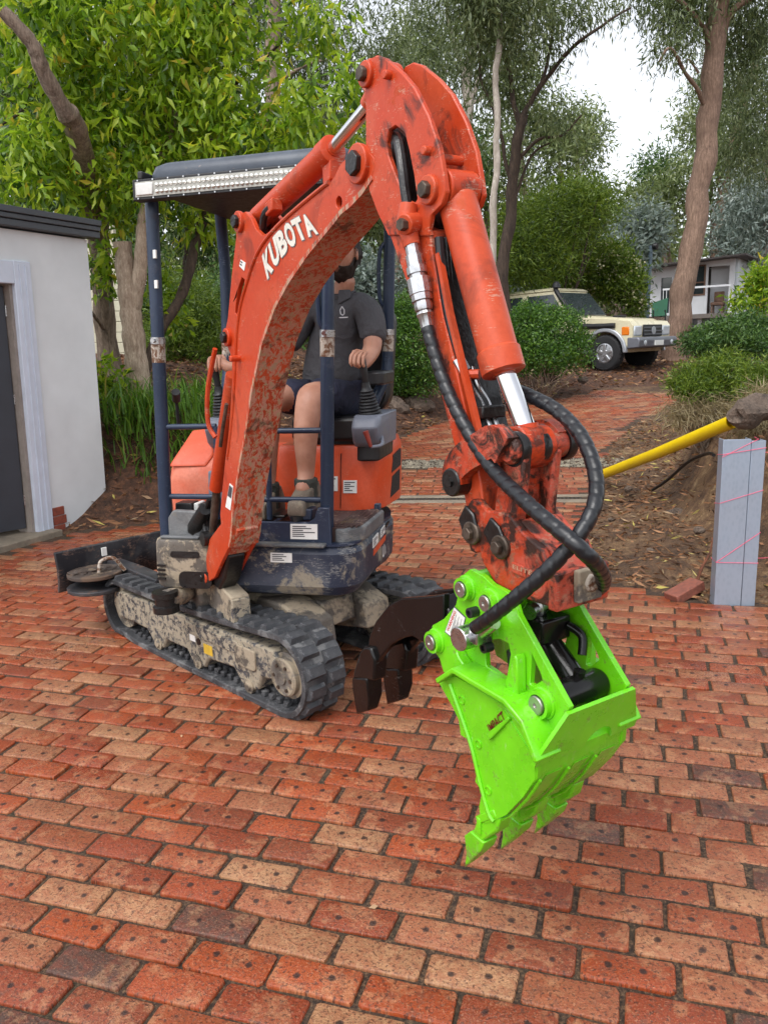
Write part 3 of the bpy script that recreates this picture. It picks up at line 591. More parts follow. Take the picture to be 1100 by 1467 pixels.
    sk = MB().lathe(UF(0.675, tf - od * 0.05, 0.185), UB * od, [(0.105, 0), (0.105, 0.03), (0.088, 0.032), (0.088, 0.055), (0.08, 0.062), (0.03, 0.062), (0.028, 0.07), (0.001, 0.07)], 26).build('sprocket', M_MUD, ex_root)
    bo = MB()
    for k in range(6): a = k * math.pi / 3; bo.cyl(UF(0.675 + 0.058 * math.cos(a), tf + od * 0.008, 0.185 + 0.058 * math.sin(a)), UF(0.675 + 0.058 * math.cos(a), tf + od * 0.018, 0.185 + 0.058 * math.sin(a)), 0.009, n=6)
    bo.build('bolt_ring', M_STEELD, sk)
    MB().lathe(UF(-0.845, tf - od * 0.09, 0.175), UB * od, [(0.125, 0), (0.125, 0.06), (0.03, 0.07), (0.001, 0.07)], 24).build('idler', M_MUD, ex_root)
    if outer < 0:
        MB().box(UF, 0.03, 0.105, ta - 0.003, ta + 0.003, 0.128, 0.178).build('yellow_sticker', M_YEL, fr)
        MB().box(UF, -0.095, -0.045, ta - 0.003, ta + 0.003, 0.165, 0.20).build('warning_sticker', M_WHITE, fr)
        MB().cyl(UF(-0.015, ta - 0.004, 0.175), UF(-0.015, ta + 0.01, 0.175), 0.018).build('grease_port', M_GREASE, fr)
        MB().prism(UF, rrect(-0.12, 0.34, 0.20, 0.262, 0.015), ta - 0.008, ta + 0.01).build('frame_plate', M_MUDP, fr, bevel=0.004)
        MB().prism(UF, rrect(0.31, 0.47, 0.15, 0.25, 0.02), ta - 0.010, ta + 0.01).build('frame_plate', M_MUD, fr, bevel=0.004)
make_track(-0.50, -0.27, -1, 'muddy rubber track nearest the camera'); make_track(0.27, 0.50, 1, 'rubber track on the far side')
cb = MB().prism(UF, [(-.45, .20), (-.45, .36), (-.3, .40), (.42, .40), (.58, .34), (.60, .22), (.35, .18)], -0.27, -0.10).prism(UF, [(-.45, .20), (-.45, .36), (-.3, .40), (.42, .40), (.58, .34), (.60, .22), (.35, .18)], 0.10, 0.27)
cb.prism(UF, [(-.40, .22), (-.40, .38), (.50, .385), (.52, .26)], -0.10, 0.10).build('cross_frame', M_MUD, ex_root, bevel=0.012)
MB().lathe(UF(0, 0, 0.38), (0, 0, 1), [(0.33, 0), (0.33, 0.04), (0.28, 0.045), (0.28, 0.09)], 32).build('slew_ring', M_MUD, ex_root)
# ---- dozer blade
bl_o = [(-1.235, .235), (-1.215, .232), (-1.185, .30), (-1.18, .38), (-1.20, .475), (-1.225, .478), (-1.208, .38), (-1.212, .30)]
M_BLADE = worn('black_blade_paint', (0.018, 0.018, 0.022), 0.42, grime_amt=0.1, mud_amt=0.26, chip_amt=0.25, mud=(0.22, 0.14, 0.10), chips=(0.20, 0.12, 0.09))
bl = MB().prism(UF, bl_o, -0.67, 0.52).build('dozer_blade', M_BLADE, ex_root, bevel=0.004); bl['label'] = 'black dozer blade raised behind the tracks'
MB().box(UF, -1.186, -1.176, -0.40, -0.37, .405, .455).build('white_sticker', M_WHITE, bl)
for t_ in (-0.33, 0.33): MB().prism(UF, [(-1.19, .29), (-1.19, .37), (-.93, .37), (-.60, .36), (-.60, .25), (-.93, .28)], t_ - 0.045, t_ + 0.045).build('blade_arm', M_BLADE, ex_root, bevel=0.008)
MB().box(UF, -0.72, -0.70, -0.372, -0.36, .285, .335).build('warning_sticker', M_YEL, bl)
half = [(0.16 * math.cos(R(a)) - 1.03, 0.155 * math.sin(R(a))) for a in range(0, 360, 20)]
PF = lambda a, z, b: UF(a, b - 0.52, z)
for z, m_, sc in ((0.345, worn('dark_muddy_plate', (.05, .035, .028), .7, grime_amt=.3, mud_amt=.5, chip_amt=.3, mud=(.15, .10, .07), chips=(.2, .15, .1)), 1.0), (0.262, M_BLADE, 1.05)):
    MB().prism(PF, [((a + 1.03) * sc - 1.03, b * sc) for a, b in half], z, z + 0.022).build('folded_blade_plate', m_, bl, bevel=0.004)
MB().box(UF, -1.0, -0.97, -0.42, -0.39, .28, .35).build('hinge_block', M_BLADE, bl)
for k in range(7):
    a = k * 0.9; MB().blob(UF(-1.04 + .085 * math.cos(a) * (k % 3) / 2, -.53 + .09 * math.sin(a), .37), (.04 + .008 * (k % 3), .035, .012 + .004 * (k % 2)), 2, .7, 2.5, k + 3).build('mud_clump', worn('dark_muddy_plate', (.05, .035, .028)), bl)
MB().tube(spline([UF(-0.98, -.52, .365), UF(-0.98, -.50, .43), UF(-0.95, -.44, .44), UF(-0.93, -.40, .38), UF(-.92, -.39, .36)]), 0.011, 8).build('hinge_handle', M_RUST, bl)
# ---- house: x to the operator's left, y to the rear, z up
HT = R(-14); HO = Vector((-0.50, 4.02, 0)); _hx = Vector((math.cos(HT), math.sin(HT), 0)); _hy = Vector((-math.sin(HT), math.cos(HT), 0))
HF = lambda x, y, z: HO + _hx * (x + 0.055 * (z - 0.7)) + _hy * y + Vector((0, 0, z))
HM = lambda x, y, z: HO + _hx * x + _hy * y + Vector((0, 0, z))
def plan(inset=0.0, y_front=-0.50):
    i = inset; P = [(-0.20, y_front + i), (0.38, y_front + i)]
    for k in range(1, 6): a = R(-90 + 90 * k / 5); P.append((0.38 + (0.13 - i) * math.cos(a), y_front + 0.13 + (0.13 - i) * math.sin(a)))
    P.append((0.51 - i, 0.02))
    for k in range(0, 15):
        a = R(8 + 164 * k / 14); P.append(((0.53 - i) * math.cos(a) * 1.0, 0.02 + (0.62 - i) * math.sin(a) ** 0.8))
    P += [(-0.51 + i, -0.22), (-0.20, -0.24)]
    return P
sk = MB().loft([[HF(x, y, z) for x, y in plan(i)] for z, i in ((0.43, 0.09), (0.455, 0.03), (0.50, 0.0), (0.655, 0.0), (0.675, 0.012), (0.69, 0.03))]).build('base_skirt', M_NAVYM, ex_root, smooth=30); sk['label'] = 'mud streaked navy lower bodywork'
MB().loft([[HF(x, y, z) for x, y in plan(0.012)] for z in (0.69, 0.70)]).build('floor_plate', M_NAVY, ex_root)
bmpo = rrect(-0.505, -0.17, -0.53, -0.20, 0.07)
bmp = MB().loft([[HF(-0.34 + (x + 0.34) * k, -0.36 + (y + 0.36) * k, z) for x, y in bmpo] for z, k in ((0.475, 0.90), (0.49, 0.97), (0.55, 1.0), (0.69, 1.0), (0.712, 0.96))]).build('front_corner_box', M_MUD, ex_root, bevel=0.004); bmp['label'] = 'muddy grey corner box under the left post'
MB().prism(HF, rrect(-0.40, -0.25, 0.632, 0.662, 0.013), -0.534, -0.50).build('slot', M_GREASE, bmp)
for k in range(4): MB().prism(HF, rrect(-0.475 - 0.0, -0.43, 0.585 - k * 0.022, 0.595 - k * 0.022, 0.004), -0.536, -0.50).build('vent_slot', M_GREASE, bmp)
MB().prism(HF, rrect(-0.36, -0.19, 0.482, 0.565, 0.03), -0.535, -0.45).build('opening', M_GREASE, bmp)
M_GREYM = worn('grey_muddy_plate', (0.11, 0.115, 0.12), 0.55, grime_amt=0.15, mud_amt=0.38, chip_amt=0.4, mud=(0.26, 0.24, 0.21), chips=(0.2, 0.2, 0.2))
MB().prism(HF, [(-.46, .71), (-.46, .80), (-.43, .84), (-.30, .835), (-.22, .83), (-.22, .71)], -0.44, -0.40).build('post_gusset', M_GREYM, ex_root, bevel=0.006)
MB().box(HF, -0.47, -0.27, -0.50, -0.47, 0.713, 0.727).build('edge_bar', M_GREYM, ex_root, bevel=0.005)
MB().prism(HF, [(.02, .69), (.02, .80), (.27, .80), (.30, .82), (.315, .87), (.37, .87), (.38, .70), (.40, .69)], -0.475, -0.455).build('front_plate', M_NAVY, ex_root, bevel=0.006)
MB().box(HF, -0.15, 0.36, -0.52, -0.43, 0.69, 0.706).build('front_lip', M_GREYM, ex_root, bevel=0.006)
def sticker(name, F, pts, lines=5, head=None, hot=None, parent=ex_root):
    """white printed label; pts TL, TR, BR, BL as vectors with small lift along n"""
    TL, TR, BR, BL_ = [Vector(p) for p in pts]; n = (TR - TL).cross(BL_ - TL).normalized()
    if n.dot(Vector((0, 0, CAM_H)) - TL) < 0: n = -n
    o = MB().hexa([p - n * 0.004 for p in (TL, TR, BR, BL_)] + [p + n * 0.0015 for p in (TL, TR, BR, BL_)]).build(name, M_WHITE, parent, smooth=0)
    m = MB(); r_ = random.Random(len(name) + lines + int(TL.x * 1000)); y = 0.12 if not head else 0.34
    for k in range(lines):
        b = y + (0.9 - y) * k / lines; h = (0.9 - y) / lines * 0.5; x0 = 0.08; x1 = r_.uniform(0.45, 0.92)
        c = [TL.lerp(TR, x0).lerp(BL_.lerp(BR, x0), b), TL.lerp(TR, x1).lerp(BL_.lerp(BR, x1), b), TL.lerp(TR, x1).lerp(BL_.lerp(BR, x1), b + h), TL.lerp(TR, x0).lerp(BL_.lerp(BR, x0), b + h)]
        m.add([p + n * 0.0025 for p in c], [(0, 1, 2, 3)])
    if lines: m.build('print', M_INK, o, smooth=0, fix=False)
    return o, TL, TR, BR, BL_, n
def hsticker(x0, x1, z0, z1, y, lines=5): return sticker('label_sticker', HF, [HF(x0, y, z1), HF(x1, y, z1), HF(x1, y, z0), HF(x0, y, z0)], lines)
hsticker(0.185, 0.315, 0.722, 0.793, -0.479, 6); hsticker(0.095, 0.20, 0.615, 0.66, -0.503, 4)
# operator's step with its rubber mat
stp_o = [(0.385, -0.44), (0.44, -0.44), (0.51, -0.36), (0.515, 0.0), (0.385, 0.0)]
MB().loft([[HF(x, y, z) for x, y in stp_o] for z in (0.69, 0.765)]).build('step_edge', M_GREYM, ex_root, bevel=0.012)
M_MAT = worn('rubber_mat', (0.06, 0.035, 0.032), 0.6, grime_amt=0.3, mud_amt=0.3, chip_amt=0.2, mud=(0.24, 0.17, 0.10))
mt = MB().loft([[HF(x, y, z) for x, y in [(0.06, -0.44), (0.43, -0.43), (0.495, -0.35), (0.50, 0.0), (0.06, 0.0)]] for z in (0.70, 0.768)]).build('floor_mat', M_MAT, ex_root)
rb_ = MB()
for k in range(16):
    x0 = 0.385 + 0.0; y0 = -0.42 + k * 0.026; rb_.hexa([HF(0.385, y0, .766), HF(0.495, y0 + 0.03, .766), HF(0.495, y0 + 0.04, .766), HF(0.385, y0 + 0.01, .766), HF(0.385, y0, .775), HF(0.495, y0 + 0.03, .775), HF(0.495, y0 + 0.04, .775), HF(0.385, y0 + 0.01, .775)])
for k in range(5): rb_.box(HF, 0.39 + k * 0.022, 0.397 + k * 0.022, -0.42, -0.01, .766, .774)
rb_.build('mat_ribs', M_MAT, mt)
MB().box(HF, 0.385, 0.50, -0.03, -0.005, 0.765, 0.80).build('kick_strip', M_NAVY, ex_root, bevel=0.006)
# pedals and pedal box
MB().box(HF, 0.165, 0.275, -0.44, -0.36, 0.80, 0.855).build('pedal_stop', M_NAVY, ex_root, bevel=0.008)
for x in (-0.03, 0.06): MB().box(HF, x, x + 0.07, -0.40, -0.25, 0.80, 0.815).build('pedal', M_GREASE, ex_root, bevel=0.006)
MB().cyl(HF(0.335, -0.40, .80), HF(0.335, -0.40, .84), 0.017).build('grease_nipple', M_STEELD, ex_root)
# engine cover under the seat, orange panels
cov = [(-0.04, -0.06), (0.40, -0.06), (0.47, -0.03), (0.505, 0.05), (0.53, 0.30), (0.50, 0.46), (0.30, 0.56), (-0.30, 0.56), (-0.30, 0.10), (-0.04, 0.06)]
ob = MB().loft([[HF(x * k, y0 + (y - 0.2) * k + 0.2, z) for x, y in cov] for z, k, y0 in ((0.765, 1.0, 0), (1.0, 1.0, 0), (1.06, 0.985, 0.005), (1.10, 0.95, 0.015))]).build('engine_cover', M_ORP, ex_root, smooth=50, bevel=0.006); ob['label'] = 'bright orange engine cover under the seat'
MB().box(HF, 0.30, 0.302, -0.066, -0.03, 0.78, 1.06).build('panel_seam', M_GREASE, ob)
def side_pt(f, z): # along the outer flank of the cover
    return HF(0.503 + 0.027 * f, 0.06 + 0.24 * f, z)
M_MESH = plain('vent_mesh', (0.012, 0.012, 0.014, 1), 0.55, var=0.5, scale=250, bump=0.8)
for z0, z1, f0, f1 in ((0.93, 1.02, 0.35, 0.95), (0.80, 0.91, 0.3, 0.9)):
    n = _hx
    MB().hexa([side_pt(f0, z0) - n * .01, side_pt(f1, z0 + .02) - n * .01, side_pt(f1, z1 + .02) - n * .01, side_pt(f0 + .1, z1) - n * .01, side_pt(f0, z0) + n * .004, side_pt(f1, z0 + .02) + n * .004, side_pt(f1, z1 + .02) + n * .004, side_pt(f0 + .1, z1) + n * .004]).build('vent_grille', M_MESH, ob)
hsticker(0.315, 0.385, 0.86, 0.925, -0.064, 5); hsticker(0.22, 0.285, 0.87, 0.945, -0.064, 5)
# side decals on the skirt: orange stripe, model number, two stickers
SX = 0.513; SP = lambda y, z: HF(SX, y, z)
MB().hexa([HF(SX - .01, -0.20, .575), HF(SX - .01, 0.13, .60), HF(SX - .01, 0.13, .63), HF(SX - .01, -0.20, .605), HF(SX, -0.20, .575), HF(SX, 0.13, .60), HF(SX, 0.13, .63), HF(SX, -0.20, .605)]).build('orange_stripe', M_ORP, sk, smooth=0)
put_text('model_number', 'U17-3', HF(SX + .002, -0.02, .515), (HF(SX, 0.14, .53) - HF(SX, -0.02, .515)), Vector((0, 0, 0.06)), M_WHITE, sk, thick=0.02, shear=0.2)
sticker('label_sticker', HF, [SP(-0.22, .665), SP(-0.12, .672), SP(-0.12, .625), SP(-0.22, .618)], 4); sticker('label_sticker', HF, [SP(-0.06, .672), SP(0.02, .68), SP(0.02, .64), SP(-0.06, .632)], 3)
MB().hexa([HF(SX - .01, 0.05, .655), HF(SX - .01, 0.12, .66), HF(SX - .01, 0.12, .678), HF(SX - .01, 0.05, .672), HF(SX + .001, 0.05, .655), HF(SX + .001, 0.12, .66), HF(SX + .001, 0.12, .678), HF(SX + .001, 0.05, .672)]).build('slot', M_GREASE, sk)
# left hood (tank cover) with its raised lid
hd = MB(); prof = [(-0.20, .76), (-0.22, .95), (-0.20, 1.02), (-0.10, 1.10), (0.05, 1.17), (0.35, 1.18), (0.40, .76)]
hd.loft([[HF(x, y * k + 0.1 * (1 - k), 0.76 + (z - 0.76) * k2) for y, z in prof] for x, k, k2 in ((-0.58, 0.86, 0.84), (-0.565, 0.95, 0.95), (-0.53, 1.0, 1.0), (-0.34, 1.0, 1.0), (-0.30, 0.97, 0.97), (-0.285, 0.9, 0.93))])
hood = hd.build('tank_cover', worn('faded_orange_panel', (0.62, 0.09, 0.035), 0.4, grime_amt=0.05, mud_amt=0.1, chip_amt=0.12, fade=(0.70, 0.22, 0.14)), ex_root, smooth=55, bevel=0.012)
MB().loft([[HF(x, y, z + 0.015) for x, y, z in ((-0.565, -0.215, 1.0), (-0.36, -0.205, 1.0), (-0.33, -0.10, 1.085), (-0.36, 0.04, 1.155), (-0.555, 0.03, 1.14))], [HF(x, y, z + 0.04) for x, y, z in ((-0.555, -0.205, 1.0), (-0.365, -0.195, 1.0), (-0.34, -0.10, 1.085), (-0.365, 0.03, 1.155), (-0.545, 0.02, 1.14))]]).build('cover_lid', M_ORP, hood, bevel=0.012)
MB().box(HF, -0.34, -0.24, -0.24, -0.2, 0.80, 1.0).build('side_pillar', M_GREY, ex_root, bevel=0.01)
for x, w_ in ((-0.46, 0.09), (-0.36, 0.025), (-0.325, 0.04)): MB().box(HF, x, x + w_, -0.36, -0.28, 0.80, 0.86).build('floor_block', M_BLK if w_ != 0.025 else M_WHITE, ex_root, bevel=0.006)
# seat
MB().loft([[HF(x, y, z) for x, y in rrect(0.02, 0.46, -0.06, 0.40, 0.08)] for z in (1.12, 1.14, 1.22, 1.24)]).build('seat_cushion', M_BLK, ex_root, bevel=0.02)
MB().loft([[HF(x, 0.36 + (z - 1.2) * 0.15 + d, z) for x, z in rrect(0.04, 0.44, 1.22, 1.80, 0.1)] for d in (0.0, 0.02, 0.10, 0.12)]).build('seat_backrest', M_BLK, ex_root, bevel=0.02)
MB().box(HF, 0.03, 0.45, 0.0, 0.36, 1.09, 1.13).build('seat_pan', M_DARKM, ex_root)
MB().loft([[HF(0.43 + (x - 0.43), y, z) for x, y in rrect(0.385, 0.50, -0.02, 0.26, 0.04)] for z in (1.39, 1.40, 1.44, 1.455)]).build('armrest', M_BLK, ex_root, bevel=0.01)
# right console with joystick; left console with joystick
def console(x0, x1, sgn):
    c = MB().loft([[HF(a, b, z) for a, b in rrect(x0, x1, y0, 0.22, 0.035)] for z, y0 in ((1.10, -0.13), (1.13, -0.17), (1.20, -0.20), (1.235, -0.18), (1.255, -0.14))]).build('console', M_GREY, ex_root, bevel=0.012)
    MB().loft([[HF(a, b, z) for a, b in rrect(x0 + .012, x1 - .012, -0.13, 0.2, 0.03)] for z in (1.03, 1.105)]).build('console_base', M_BLK, c, bevel=0.01)
    cx_ = (x0 + x1) / 2 - 0.005; pr = []
    for k in range(9): pr += [(0.062 - 0.0035 * k, k * 0.015), (0.053 - 0.0035 * k, k * 0.015 + 0.0075)]
    pr += [(0.022, 0.14), (0.02, 0.16), (0.001, 0.16)]
    ax = HF(-0.02, -0.02, 0.16) - HF(0, 0, 0)
    MB().lathe(HF(cx_, -0.07, 1.25), ax, pr, 20).build('joystick_bellows', M_BLK, ex_root)
    p0 = HF(cx_, -0.07, 1.25) + ax.normalized() * 0.155; p1 = p0 + ax.normalized() * 0.12
    MB().tube([p0, p0.lerp(p1, .5), p1], [0.014, 0.019, 0.017], 14).build('joystick', M_BLK, ex_root)
    return c, p1
cR, joyR = console(0.385, 0.525, 1); cL, joyL = console(-0.38, -0.25, -1)
MB().tube(spline([HF(0.515, -0.1, 1.16), HF(0.54, -0.18, 1.12), HF(0.50, -0.235, 1.115)]), 0.008, 8).build('safety_lever', M_GREY, ex_root)
MB().tube([HF(0.50, -0.235, 1.115), HF(0.475, -0.245, 1.19)], [0.008, 0.014], 10).build('lever_grip', plain('red_rubber', srgb(140, 52, 40), 0.5), ex_root)
MB().cyl(HF(-0.45, -0.32, 1.36), HF(-0.43, -0.36, 1.40), 0.02).build('knob', M_BLK, ex_root)
MB().cyl(HF(-0.455, -0.30, 1.22), HF(-0.45, -0.32, 1.36), 0.008).build('travel_lever', M_BLK, ex_root)
MB().cyl(HF(-0.03, -0.33, .82), HF(0.02, -0.36, 1.22), 0.014).build('travel_lever', M_POST, ex_root)
# canopy posts, rails, joints, roof, light bar
def joint(p, ax, r): 
    MB().lathe(p - ax * 0.05, ax, [(r, 0), (r, 0.045), (r * 1.02, 0.05), (r * 1.02, 0.075), (r, 0.08), (r, 0.10)], 16).build('post_joint', M_RUST, ex_root)
    MB().lathe(p + ax * 0.035, ax, [(r * 1.08, 0), (r * 1.08, 0.03)], 16).build('clamp_collar', M_ZINC, ex_root)
    MB().cyl(p + ax * 0.05 - _hy * (r + .02), p + ax * 0.05, 0.011, n=6).build('clamp_bolt', M_ZINC, ex_root)
Zv = HF(0, 0, 1) - HF(0, 0, 0); Zv.normalize()
PR = 0.031
for x in (-0.478, 0.343):
    MB().tube([HF(x, -0.42, 0.70), HF(x, -0.42, 1.58)], PR, 16).build('canopy_post', M_POST, ex_root)
    MB().tube([HF(x, -0.42, 1.60), HF(x, -0.42, 2.26), HF(x, -0.41, 2.31)], PR * 0.96, 16).build('canopy_post', M_POST, ex_root); joint(HF(x, -0.42, 1.59), Zv, PR * 1.03)
MB().tube(spline([HF(0.432, 0.36, 2.31), HF(0.432, 0.36, 1.9), HF(0.432, 0.36, 1.62)]), PR, 14).build('canopy_post', M_POST, ex_root)
MB().tube(spline([HF(0.432, 0.36, 1.58), HF(0.432, 0.355, 1.48), HF(0.425, 0.33, 1.41), HF(0.39, 0.27, 1.30), HF(0.34, 0.22, 1.16)]), PR, 14).build('canopy_post', M_POST, ex_root); joint(HF(0.432, 0.36, 1.60), Zv, PR * 1.03)
MB().tube(spline([HF(-0.46, 0.25, 2.31), HF(-0.485, 0.32, 2.2), HF(-0.49, 0.36, 2.0), HF(-0.49, 0.36, 1.62)]), PR, 14).build('canopy_post', M_POST, ex_root)
MB().tube(spline([HF(-0.49, 0.36, 1.58), HF(-0.485, 0.35, 1.48), HF(-0.47, 0.3, 1.38), HF(-0.42, 0.2, 1.2)]), PR, 14).build('canopy_post', M_POST, ex_root); joint(HF(-0.49, 0.36, 1.60), Zv, PR * 1.03)
for x0, x1, z in ((-0.45, -0.20, 1.24), (-0.45, -0.22, 0.905), (0.06, 0.32, 1.215), (0.02, 0.32, 0.895)): MB().cyl(HF(x0, -0.42, z), HF(x1, -0.42, z), 0.0135, n=12).build('guard_rail', M_POST, ex_root)
for x in (-0.20, 0.06): MB().cyl(HF(x, -0.42, 0.80), HF(x, -0.42, 1.24), 0.0135, n=12).build('guard_upright', M_POST, ex_root)
MB().tube(spline([HF(0.343, -0.42, 1.66), HF(0.312, -0.44, 1.70), HF(0.308, -0.44, 1.95), HF(0.335, -0.42, 2.0)]), 0.011, 8).build('grab_handle', M_POST, ex_root)
MB().tube(spline([HF(0.432, 0.36, 1.78), HF(0.39, 0.34, 1.82), HF(0.385, 0.34, 2.05), HF(0.425, 0.36, 2.11)]), 0.011, 8).build('grab_handle', M_POST, ex_root)
for z in (2.0, 1.87): MB().box(HF, -0.466, -0.452, -0.4515, -0.44, z, z + 0.036).build('post_sticker', M_WHITE, ex_root)
M_ROOF = worn('roof_paint', (0.055, 0.065, 0.085), 0.35, grime_amt=0.05, mud_amt=0.05, chip_amt=0.05, fade=(0.08, 0.095, 0.12), bump=0.1)
rfp = rrect(-0.475, 0.44, -0.45, 0.48, 0.07)
roof = MB().loft([[HF(-0.02 + (x + .02) * k, 0.0 + y * k, z) for x, y in rfp] for z, k in ((2.315, 1.0), (2.325, 1.01), (2.355, 1.01), (2.385, 0.985), (2.40, 0.93))]).build('canopy_roof', M_ROOF, ex_root, smooth=45); roof['label'] = 'dark grey sheet canopy roof'
MB().box(HF, -0.515, -0.49, -0.47, -0.3, 2.33, 2.365).build('roof_bracket', M_BLK, roof, bevel=0.006)
MB().box(HF, -0.44, 0.41, -0.42, 0.45, 2.27, 2.316).build('roof_liner', M_BLK, roof)
lb = MB().box(HF, -0.505, 0.36, -0.53, -0.47, 2.232, 2.318).build('light_bar', M_BLK, ex_root, bevel=0.004); lb['label'] = 'long light bar with two rows of round lamps'
MB().box(HF, -0.49, 0.35, -0.534, -0.52, 2.245, 2.306).build('lens_strip', plain('lens_backing', srgb(176, 174, 166), 0.35, 0.3, var=0.2, scale=120), lb)
le = MB()
for k in range(33):
    for zz in (2.262, 2.289): le.lathe(HF(-0.385 + k * 0.0218, -0.531, zz), -_hy, [(0.0098, 0), (0.0098, 0.006), (0.006, 0.011), (0.001, 0.012)], 8)
le.build('lamp_rows', M_LED, lb)['kind'] = 'stuff'
MB().box(HF, -0.485, -0.405, -0.54, -0.53, 2.25, 2.30).build('lens_block', M_GLASS, lb, bevel=0.004)
sc = MB()
for k in range(12):
    for zz in (2.312, 2.239): sc.box(HF, -0.48 + k * 0.072, -0.474 + k * 0.072, -0.535, -0.53, zz - .003, zz + .003)
sc.build('screw_row', M_ZINC, lb)['kind'] = 'stuff'
for s_ in (-1, 1): pass
# ---- boom, arm and their cylinders, in the boom plane: r reach, q towards the camera side, z up
BO = Vector((-0.691, 3.446, 0.53)); BU = Vector((0.5373, -0.8434, 0)); BN = Vector((-0.8434, -0.5373, 0))
BF = lambda r, q_, z: BO + BU * r + BN * q_ + Vector((0, 0, z))
b3 = lambda p, q_: BF(p[0], q_, p[1])
HB, HA = 0.062, 0.055
def pin(name, p, q0, q1, r, mat, parent, head=0.0, n=18):
    m = MB().cyl(b3(p, q0), b3(p, q1), r, n=n)
    return m.build(name, mat, parent, bevel=0.003)
# swing bracket
br = MB().prism(BF, [(-.32, -.03), (-.30, -.16), (-.10, -.20), (0.0, -.19), (0.02, -.05), (-.10, -.03), (-.16, .06), (-.26, .06)], -0.055, 0.035)
br.build('swing_bracket', M_MUD, ex_root, bevel=0.008)
MB().box(BF, -.03, 0.025, -.055, 0.035, -.195, -.06).build('bracket_face', M_MUDP, ex_root, bevel=0.006)
MB().prism(BF, [(-.55, -.22), (-.55, .18), (-.36, .19), (-.30, .02), (-.28, -.15), (-.35, -.22)], -0.10, 0.08).build('swing_post', M_MUD, ex_root, bevel=0.02)
MB().tube([BF(-.45, 0.05, -.11), BF(-.34, 0.14, -.10), BF(-.30, 0.24, -.10)], [0.05, 0.045, 0.05], 12).build('swing_arm', M_MUD, ex_root)
MB().lathe(BF(-.30, 0.24, -.155), (0, 0, 1), [(0.062, 0), (0.062, 0.03), (0.05, 0.035), (0.05, 0.07), (0.062, 0.075), (0.062, 0.10), (0.001, 0.10)], 18).build('swing_pin_boss', M_GREASE, ex_root)
MB().tube([BF(-.40, 0.02, .06), BF(-.34, 0.05, .22), BF(-.20, 0.045, .33)], [0.05, 0.045, 0.03], 10).build('hose_bundle', M_GREASE, ex_root)
for k in range(5): MB().tube(spline([BF(-.36, -0.02 + k * .016, .0), BF(-.28 + .02 * k, -0.02 + k * .015, .12), BF(-.25, -.02 + k * .014, .25), BF(-.18, -.02 + k * .012, .38)]), 0.011, 8).build('hydraulic_hose', M_GREASE, ex_root)
MB().prism(BF, [(-.27, -.03), (-.30, .10), (-.16, .24), (-.02, .22), (.05, .15), (-.02, .03), (-.10, -.04)], -.040, .046).build('boom_clevis', M_GREASE, ex_root, bevel=.01)
# boom: two side plates, underside and top skins
bo_ = T['boom']
boom = MB().prism(BF, bo_, HB - 0.014, HB + 0.004, [T['boom_slot'], circ(T['boom_hole'][0], 0.017)]).build('boom', M_OR, ex_root, bevel=0.002, seg=1); boom['label'] = 'curved orange boom with white lettering'
MB().prism(BF, bo_, -HB - 0.004, -HB + 0.014, [T['boom_slot']]).build('boom_side_plate', M_OR, boom)
rid = T['boom_ridge']; lo = [p for p in rid if p[1] > 0.2]; cur = T['boom_curve'][::-1]
def strip(m, pts, qa, qb, th=0.012):
    P = [Vector((p[0], 0, p[1])) for p in pts]
    ring = []
    for i, p in enumerate(P):
        d = (P[min(i + 1, len(P) - 1)] - P[max(i - 1, 0)]).normalized(); nn = Vector((-d.z, 0, d.x))
        ring.append([BF(p.x, qa, p.z), BF(p.x, qb, p.z), BF(p.x + nn.x * th, qb, p.z + nn.z * th), BF(p.x + nn.x * th, qa, p.z + nn.z * th)])
    return m.loft(ring)
MB_ = MB(); strip(MB_, [(p[0] + 0.006, p[1] - 0.006) for p in lo], -HB - 0.006, HB + 0.0065, 0.014)
und = MB_.build('boom_underside', M_ORW, boom); und['label'] = 'scraped underside of the boom'
MB_ = MB(); strip(MB_, cur, -HB + 0.002, HB - 0.002, -0.012); MB_.build('boom_top_skin', M_OR, boom)
# arch between the two feet and raised stiffener along the flank
arch = [(0.131, 0.221), (0.09, 0.19), (0.06, 0.185)]
MB().prism(BF, [(0.06, .16), (.14, .235), (.20, .30), (.10, .34), (0.02, .28)], -HB + .012, HB - .012).build('boom_arch', M_ORW, boom, bevel=0.006)
MB_ = MB(); 
for i in range(len(cur) - 1):
    a, b = Vector((cur[i][0], 0, cur[i][1])), Vector((cur[i + 1][0], 0, cur[i + 1][1]))
MB_.tube([BF(p[0] - .004, HB + .004, p[1] + .006) for p in spline([(c_[0], c_[1], 0) for c_ in cur], 3) for p in [(p[0], p[1])]], 0.0075, 8).build('weld_ridge', M_OR, boom)
for p, r_ in ((T['boom_pins'][0], .030), (T['boom_pins'][1], .030), (T['boom_pins'][2], .042), (T['boom_pins'][3], .028)):
    pin('pin_boss', p, HB, HB + .018, r_ * 1.25, M_OR, boom); pin('pin_head', p, HB + .016, HB + .034, r_ * 0.8, M_GREASE, boom, n=6); pin('pin', p, -HB - .03, HB, r_ * .7, M_STEELD, boom)
pin('hose_guide', (0.40, 1.02), HB, HB + .045, 0.012, M_OR, boom)
k0, k1, k2, k3 = [Vector((p[0], 0, p[1])) for p in T['kub']]
def onface(p, q_): return BF(p.x, q_, p.z)
